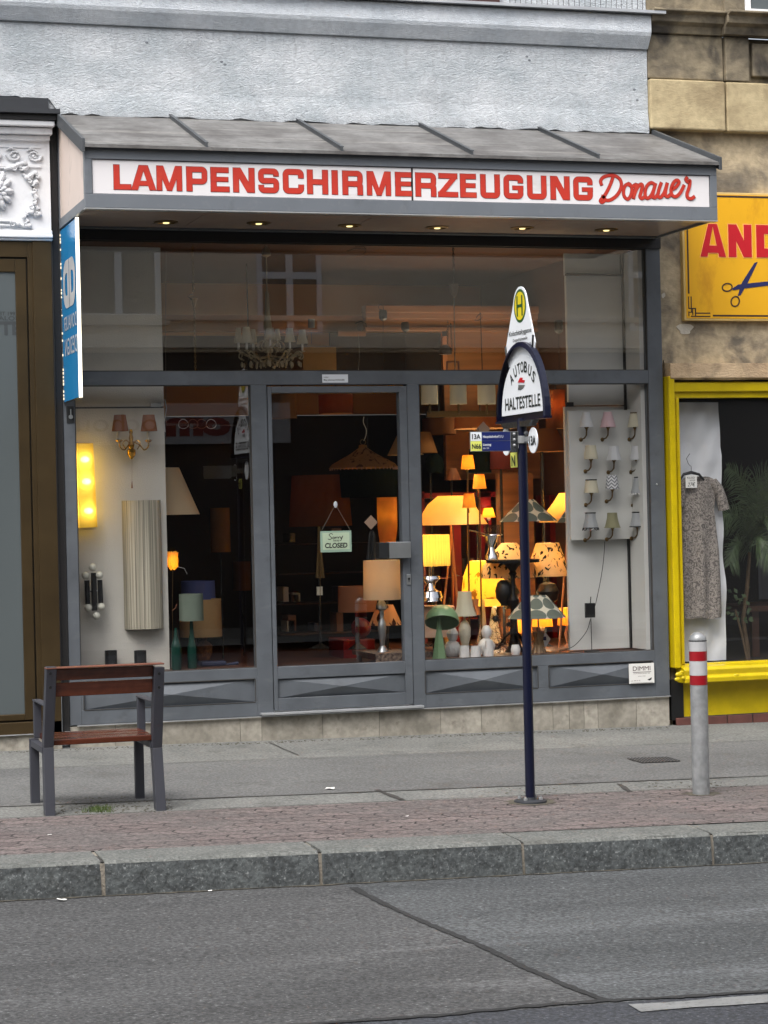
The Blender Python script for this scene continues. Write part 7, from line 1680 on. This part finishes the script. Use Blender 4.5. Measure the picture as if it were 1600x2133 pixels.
for k_ in range(10):
    a_ = 2*pi*k_/10; d_ = Vector((cos(a_), .8*sin(a_), 0))
    b.tube(smooth_pts([tuple(cc+d_*r__+Vector((0, 0, z__))) for r__, z__ in ((.01, .06), (.06, .10), (.10, .06), (.07, .03), (.05, .05))], 4), .005, 6, False)
    b.tube(smooth_pts([tuple(cc+d_*r__+Vector((0, 0, z__))) for r__, z__ in ((.01, -.02), (.09, -.05), (.16, -.01), (.21, .02), (.23, -.01), (.21, -.03))], 4), .0055, 6, False)
    for r__ in (.08, .15, .21):
        q = cc+d_*r__; b.ball(q+Vector((0, 0, -.065)), .009, 7, 1, 1, 2.2)
b.build('scrollwork', M['chand'], t_, smooth=True)
body(t_, 559, 735, .6, [(512, 2), (520, 8), (532, 10), (536, 2), (540, 1.4), (605, 1.4), (612, 4), (640, 5), (660, 6), (680, 9), (690, 6), (705, 10), (720, 7), (735, 9)], M['chand'], 'column', seg=20)
def chain(b, pts, r=.0038, lk=.020):
    P = [at(*p) for p in pts]; tot = sum((P[i+1]-P[i]).length for i in range(len(P)-1)); n = int(tot/lk*1.15); 
    for i in range(n):
        d = tot*i/n; j = 0
        while j < len(P)-2 and d > (P[j+1]-P[j]).length: d -= (P[j+1]-P[j]).length; j += 1
        q = P[j]+(P[j+1]-P[j]).normalized()*d; s_ = Vector((1, 0, 0)) if i % 2 else Vector((0, 1, 0))
        b.tube([q+s_*.006*sin(2*pi*k_/8)+Vector((0, 0, lk*.55*cos(2*pi*k_/8))) for k_ in range(9)], r, 5, False)
t_ = thing('pendant_lamp', 'brass chain with a small brass cup in the upper window, left', 'pendant', tuple(at(408, 775, .5)))
b = MB(); chain(b, [(401, 513, .5), (403, 610, .5)]); chain(b, [(405, 638, .5), (407, 780, .5)]); b.build('chain', M['gold_dull'], t_)
body(t_, 404, 640, .5, [(622, 9), (626, 5), (633, 4), (640, 1.5)], M['gold_dull'], 'ceiling_cup'); stem(t_, [(403, 612, .5), (396, 614, .5), (391, 618, .5), (397, 621, .5), (403, 619, .5)], .0025, M['smoke'], 'hook')
t_ = thing('pendant_lamp', 'chain with grey conical ceiling cup in the upper window, right', 'pendant', tuple(at(948, 775, .5)))
b = MB(); chain(b, [(944, 515, .5), (946, 590, .5)]); chain(b, [(933, 670, .5), (932, 740, .5)], .002, .014); chain(b, [(939, 675, .5), (942, 735, .5)], .002, .014); b.build('chain', M['smoke'], t_)
body(t_, 946, 618, .5, [(592, 11), (612, 6), (618, 3)], M['browncup'], 'ceiling_cup'); stem(t_, [(946, 617, .5), (948, 780, .5)], .004, M['cord'], 'rod')
stem(t_, [(938, 676, .5), (928, 692, .5), (922, 703, .5), (910, 715, .5), (903, 722, .5), (906, 730, .5), (918, 731, .5)], .002, M['blackcord'], 'cable'); b = MB(); bxp(b, 922, 931, 690, 700, .49, .01); b.build('switch', M['black'], t_)
body(t_, 928, 738, .5, [(718, 5), (728, 14), (738, 13)], M['browncup'], 'small_shade'); b = MB(); bxp(b, 930, 933, 755, 780, .5, .004); bxp(b, 930, 957, 752, 755, .5, .004); bxp(b, 954, 957, 755, 780, .5, .004); b.build('bracket', M['leather'], t_)
for u, vt, vb, w_, y_, lab in ((798, 646, 669, 8.5, .5, 'black cup pendant with a hook, upper window centre'), (844.5, 671, 692, 8.5, .5, 'black cup pendant on a plain wire, right of the hooked one'), (1164, 667, 695, 9, .6, 'black cup pendant near the white upper panel')):
    t_ = thing('pendant_lamp', lab, 'pendant', tuple(at(u, 775, y_)), 'black cup pendants in the upper window'); body(t_, u, vb, y_, [(vt, w_*.85), (vt+3, w_), (vb-6, w_), (vb-2, w_*.6), (vb, 1)], M['black'], 'cup'); stem(t_, [(u, vb, y_), (u+1, 780, y_)], .002, M['blackcord'], 'wire')
    if u == 798: stem(t_, [(798, 646, y_), (790, 644, y_), (788, 639, y_), (792, 634, y_), (798, 637, y_), (799, 646, y_)], .003, M['black'], 'hook')
t_ = thing('pendant_lamp', 'thin black rod pendant with a loop near the bus stop plate', 'pendant', tuple(at(1004, 775, .5)), 'black cup pendants in the upper window')
stem(t_, [(1000, 650, .5), (1002, 680, .5), (1005, 780, .5)], .003, M['black'], 'rod'); stem(t_, [(1001, 652, .5), (993, 660, .5), (990, 668, .5), (997, 667, .5), (1005, 661, .5), (1001, 652, .5)], .003, M['black'], 'loop')
t_ = thing('pendant_lamp', 'clear bulb pendant hanging on a white flex', 'pendant', tuple(at(751, 775, .6)))
b = MB(); b.ball(at(752, 681, .6), .031, 16); b.build('bulb', M['clearglass'], t_, smooth=True); stem(t_, [(746, 695, .6), (749, 735, .6), (747, 760, .6), (746, 780, .6)], .003, M['cord'], 'flex'); stem(t_, [(740, 674, .6), (752, 669, .6), (762, 674, .6), (763, 681, .6)], .004, M['smoke'], 'claw')
t_ = thing('cable_bundle', 'loose cables at the ceiling of the upper window', 'cables', tuple(at(755, 518, .5)))
stem(t_, [(722, 523, .5), (742, 517, .5), (760, 519, .5), (762, 525, .5), (757, 528, .5)], .003, M['smoke'], 'cable'); stem(t_, [(740, 514, .5), (758, 513, .5), (763, 520, .5)], .0025, M['smoke'], 'cable')
t_ = simple_lamp('pendant_lamp', 'small grey cylinder shade on a thin wire above the cardboard box', 649, 683, .9, [(665, 7), (683, 7)], 'greyblue', [(683, .8), (716, .8)], 'cord')

# ------------------------------------------------------------------ OPPOSITE SIDE OF THE STREET (behind the camera, seen mirrored in the glass)
DO = 17.0
def opp(u, v): q = at(u, v, DO); return (q.x, -DO, q.z)
ob = thing('opposite_house', 'pale plastered house across the street, mirrored in the shop glass', 'house', (8, -DO, -.7))
z_sill = at(600, 655, DO).z
b = MB(); b.box(-14, 30, -DO-.4, -DO, z_sill-.55, 8.6); b.build('upper_wall', M['opp'], ob)
b = MB(); b.box(-14, 30, -DO-.5, -DO-.05, -1.0, z_sill-.56); b.build('ground_floor', M['opp_low'], ob)
b = MB(); b.box(-14, 30, -DO, -DO+.12, z_sill-.5, z_sill-.32); b.box(-14, 30, -DO, -DO+.08, z_sill-.1, z_sill-.02); b.build('string_course', M['opp'], ob, bevel=.01)
def opw(u0, u1, vt, vb, cross=True):
    x0, z0 = opp(u0, vb)[0], opp(u0, vb)[2]; x1 = opp(u1, vb)[0]; z1 = z0+1.9; f_ = .075
    b = MB()
    for r in ((x0, x0+f_, z0, z1), (x1-f_, x1, z0, z1), (x0+f_, x1-f_, z0, z0+f_), (x0+f_, x1-f_, z1-f_, z1), ((x0+x1)/2-.05, (x0+x1)/2+.05, z0+f_, z1-f_)): b.box(r[0], r[1], -DO+.001, -DO+.05, r[2], r[3])
    if cross: b.box(x0+f_, x1-f_, -DO+.002, -DO+.045, z0+.82, z0+.92)
    w_ = b.build('window', M['winwhite'], ob)
    b = MB(); b.box(x0-.12, x1+.12, -DO+.001, -DO+.1, z0-.09, z0-.001); b.build('window_sill', M['opp'], w_)
    b = MB(); b.box(x0+f_, x1-f_, -DO+.0005, -DO+.01, z0+f_, z1-f_); b.build('pane', M['windark'], w_)
opw(160, 335, 500, 664, False); opw(538, 672, 505, 697)
for u in (-400, -150, 1312, 1700): opw(u, u+150, 505, 690)
# shop sign across the street
q0, q1 = opp(150, 928), opp(548, 842)
b = MB(); b.box(q0[0]-.2, q1[0]+.4, -DO, -DO+.06, q0[2], q1[2]+.02); os_ = b.build('fascia_sign', M['oppsign'], ob)
b = MB(); b.text('omio', (opp(335, 905)[0], -DO+.062, q0[2]+.12), (-1, 0, 0), (0, 0, 1), w=None, h=.42, bold=.05) if False else None
def otext(s_, u0, u1, v, h_, bold=0.04):
    xa, xb = opp(u1, v)[0], opp(u0, v)[0]; b.text(s_, (xa, -DO+.063, opp(u1, v)[2]), (-1, 0, 0), (0, 0, 1), w=abs(xa-xb), h=h_, bold=bold)
otext('om', 345, 480, 908, .38, .06); b.build('lettering', M['oppred'], os_)
b = MB(); otext('ochou', 160, 328, 898, .26, .0); b.build('pale_lettering', M['smoke'], os_)
b = MB(); b.box(-14, 30, -DO-.05, -DO+.0, -.9, -.55); b.build('plinth', M['slab'], ob)
b = MB(); b.quad((-45, -15.8, -.72), (60, -15.8, -.72), (60, -17.3, -.70), (-45, -17.3, -.70)); struct(b.build('opposite_pavement', M['slab']))
# houses further along both sides close the street
for x0, x1, y0, y1, lab in ((-45, -14.1, -20, -17, 'plain tall house across the street to the left'), (30.1, 60, -20, -17, 'plain tall house across the street to the right'), (16.1, 60, .05, 3, 'plain rendered house beyond the beige one'), (-45, -9.1, .05, 3, 'plain rendered house beyond the bronze shop window')):
    t_ = thing('house', lab, 'house', ((x0+x1)/2, (y0+y1)/2, -1)); b = MB(); b.box(x0, x1, y0, y1, -1, 11); b.build('wall', M['opp'], t_)
    yf_ = y1 if y0 < -5 else y0; s_ = 1 if y0 < -5 else -1; x = x0+1
    while x < x1-1.5:
        for z_ in (.3, 3.6, 7):
            b = MB(); b.box(x, x+1.1, min(yf_, yf_+s_*.04), max(yf_, yf_+s_*.04), z_, z_+1.9); w_ = b.build('window', M['winwhite'], t_); b = MB(); b.box(x+.08, x+1.02, min(yf_+s_*.041, yf_+s_*.045), max(yf_+s_*.041, yf_+s_*.045), z_+.08, z_+1.82); b.build('pane', M['windark'], w_)
        x += 2.6
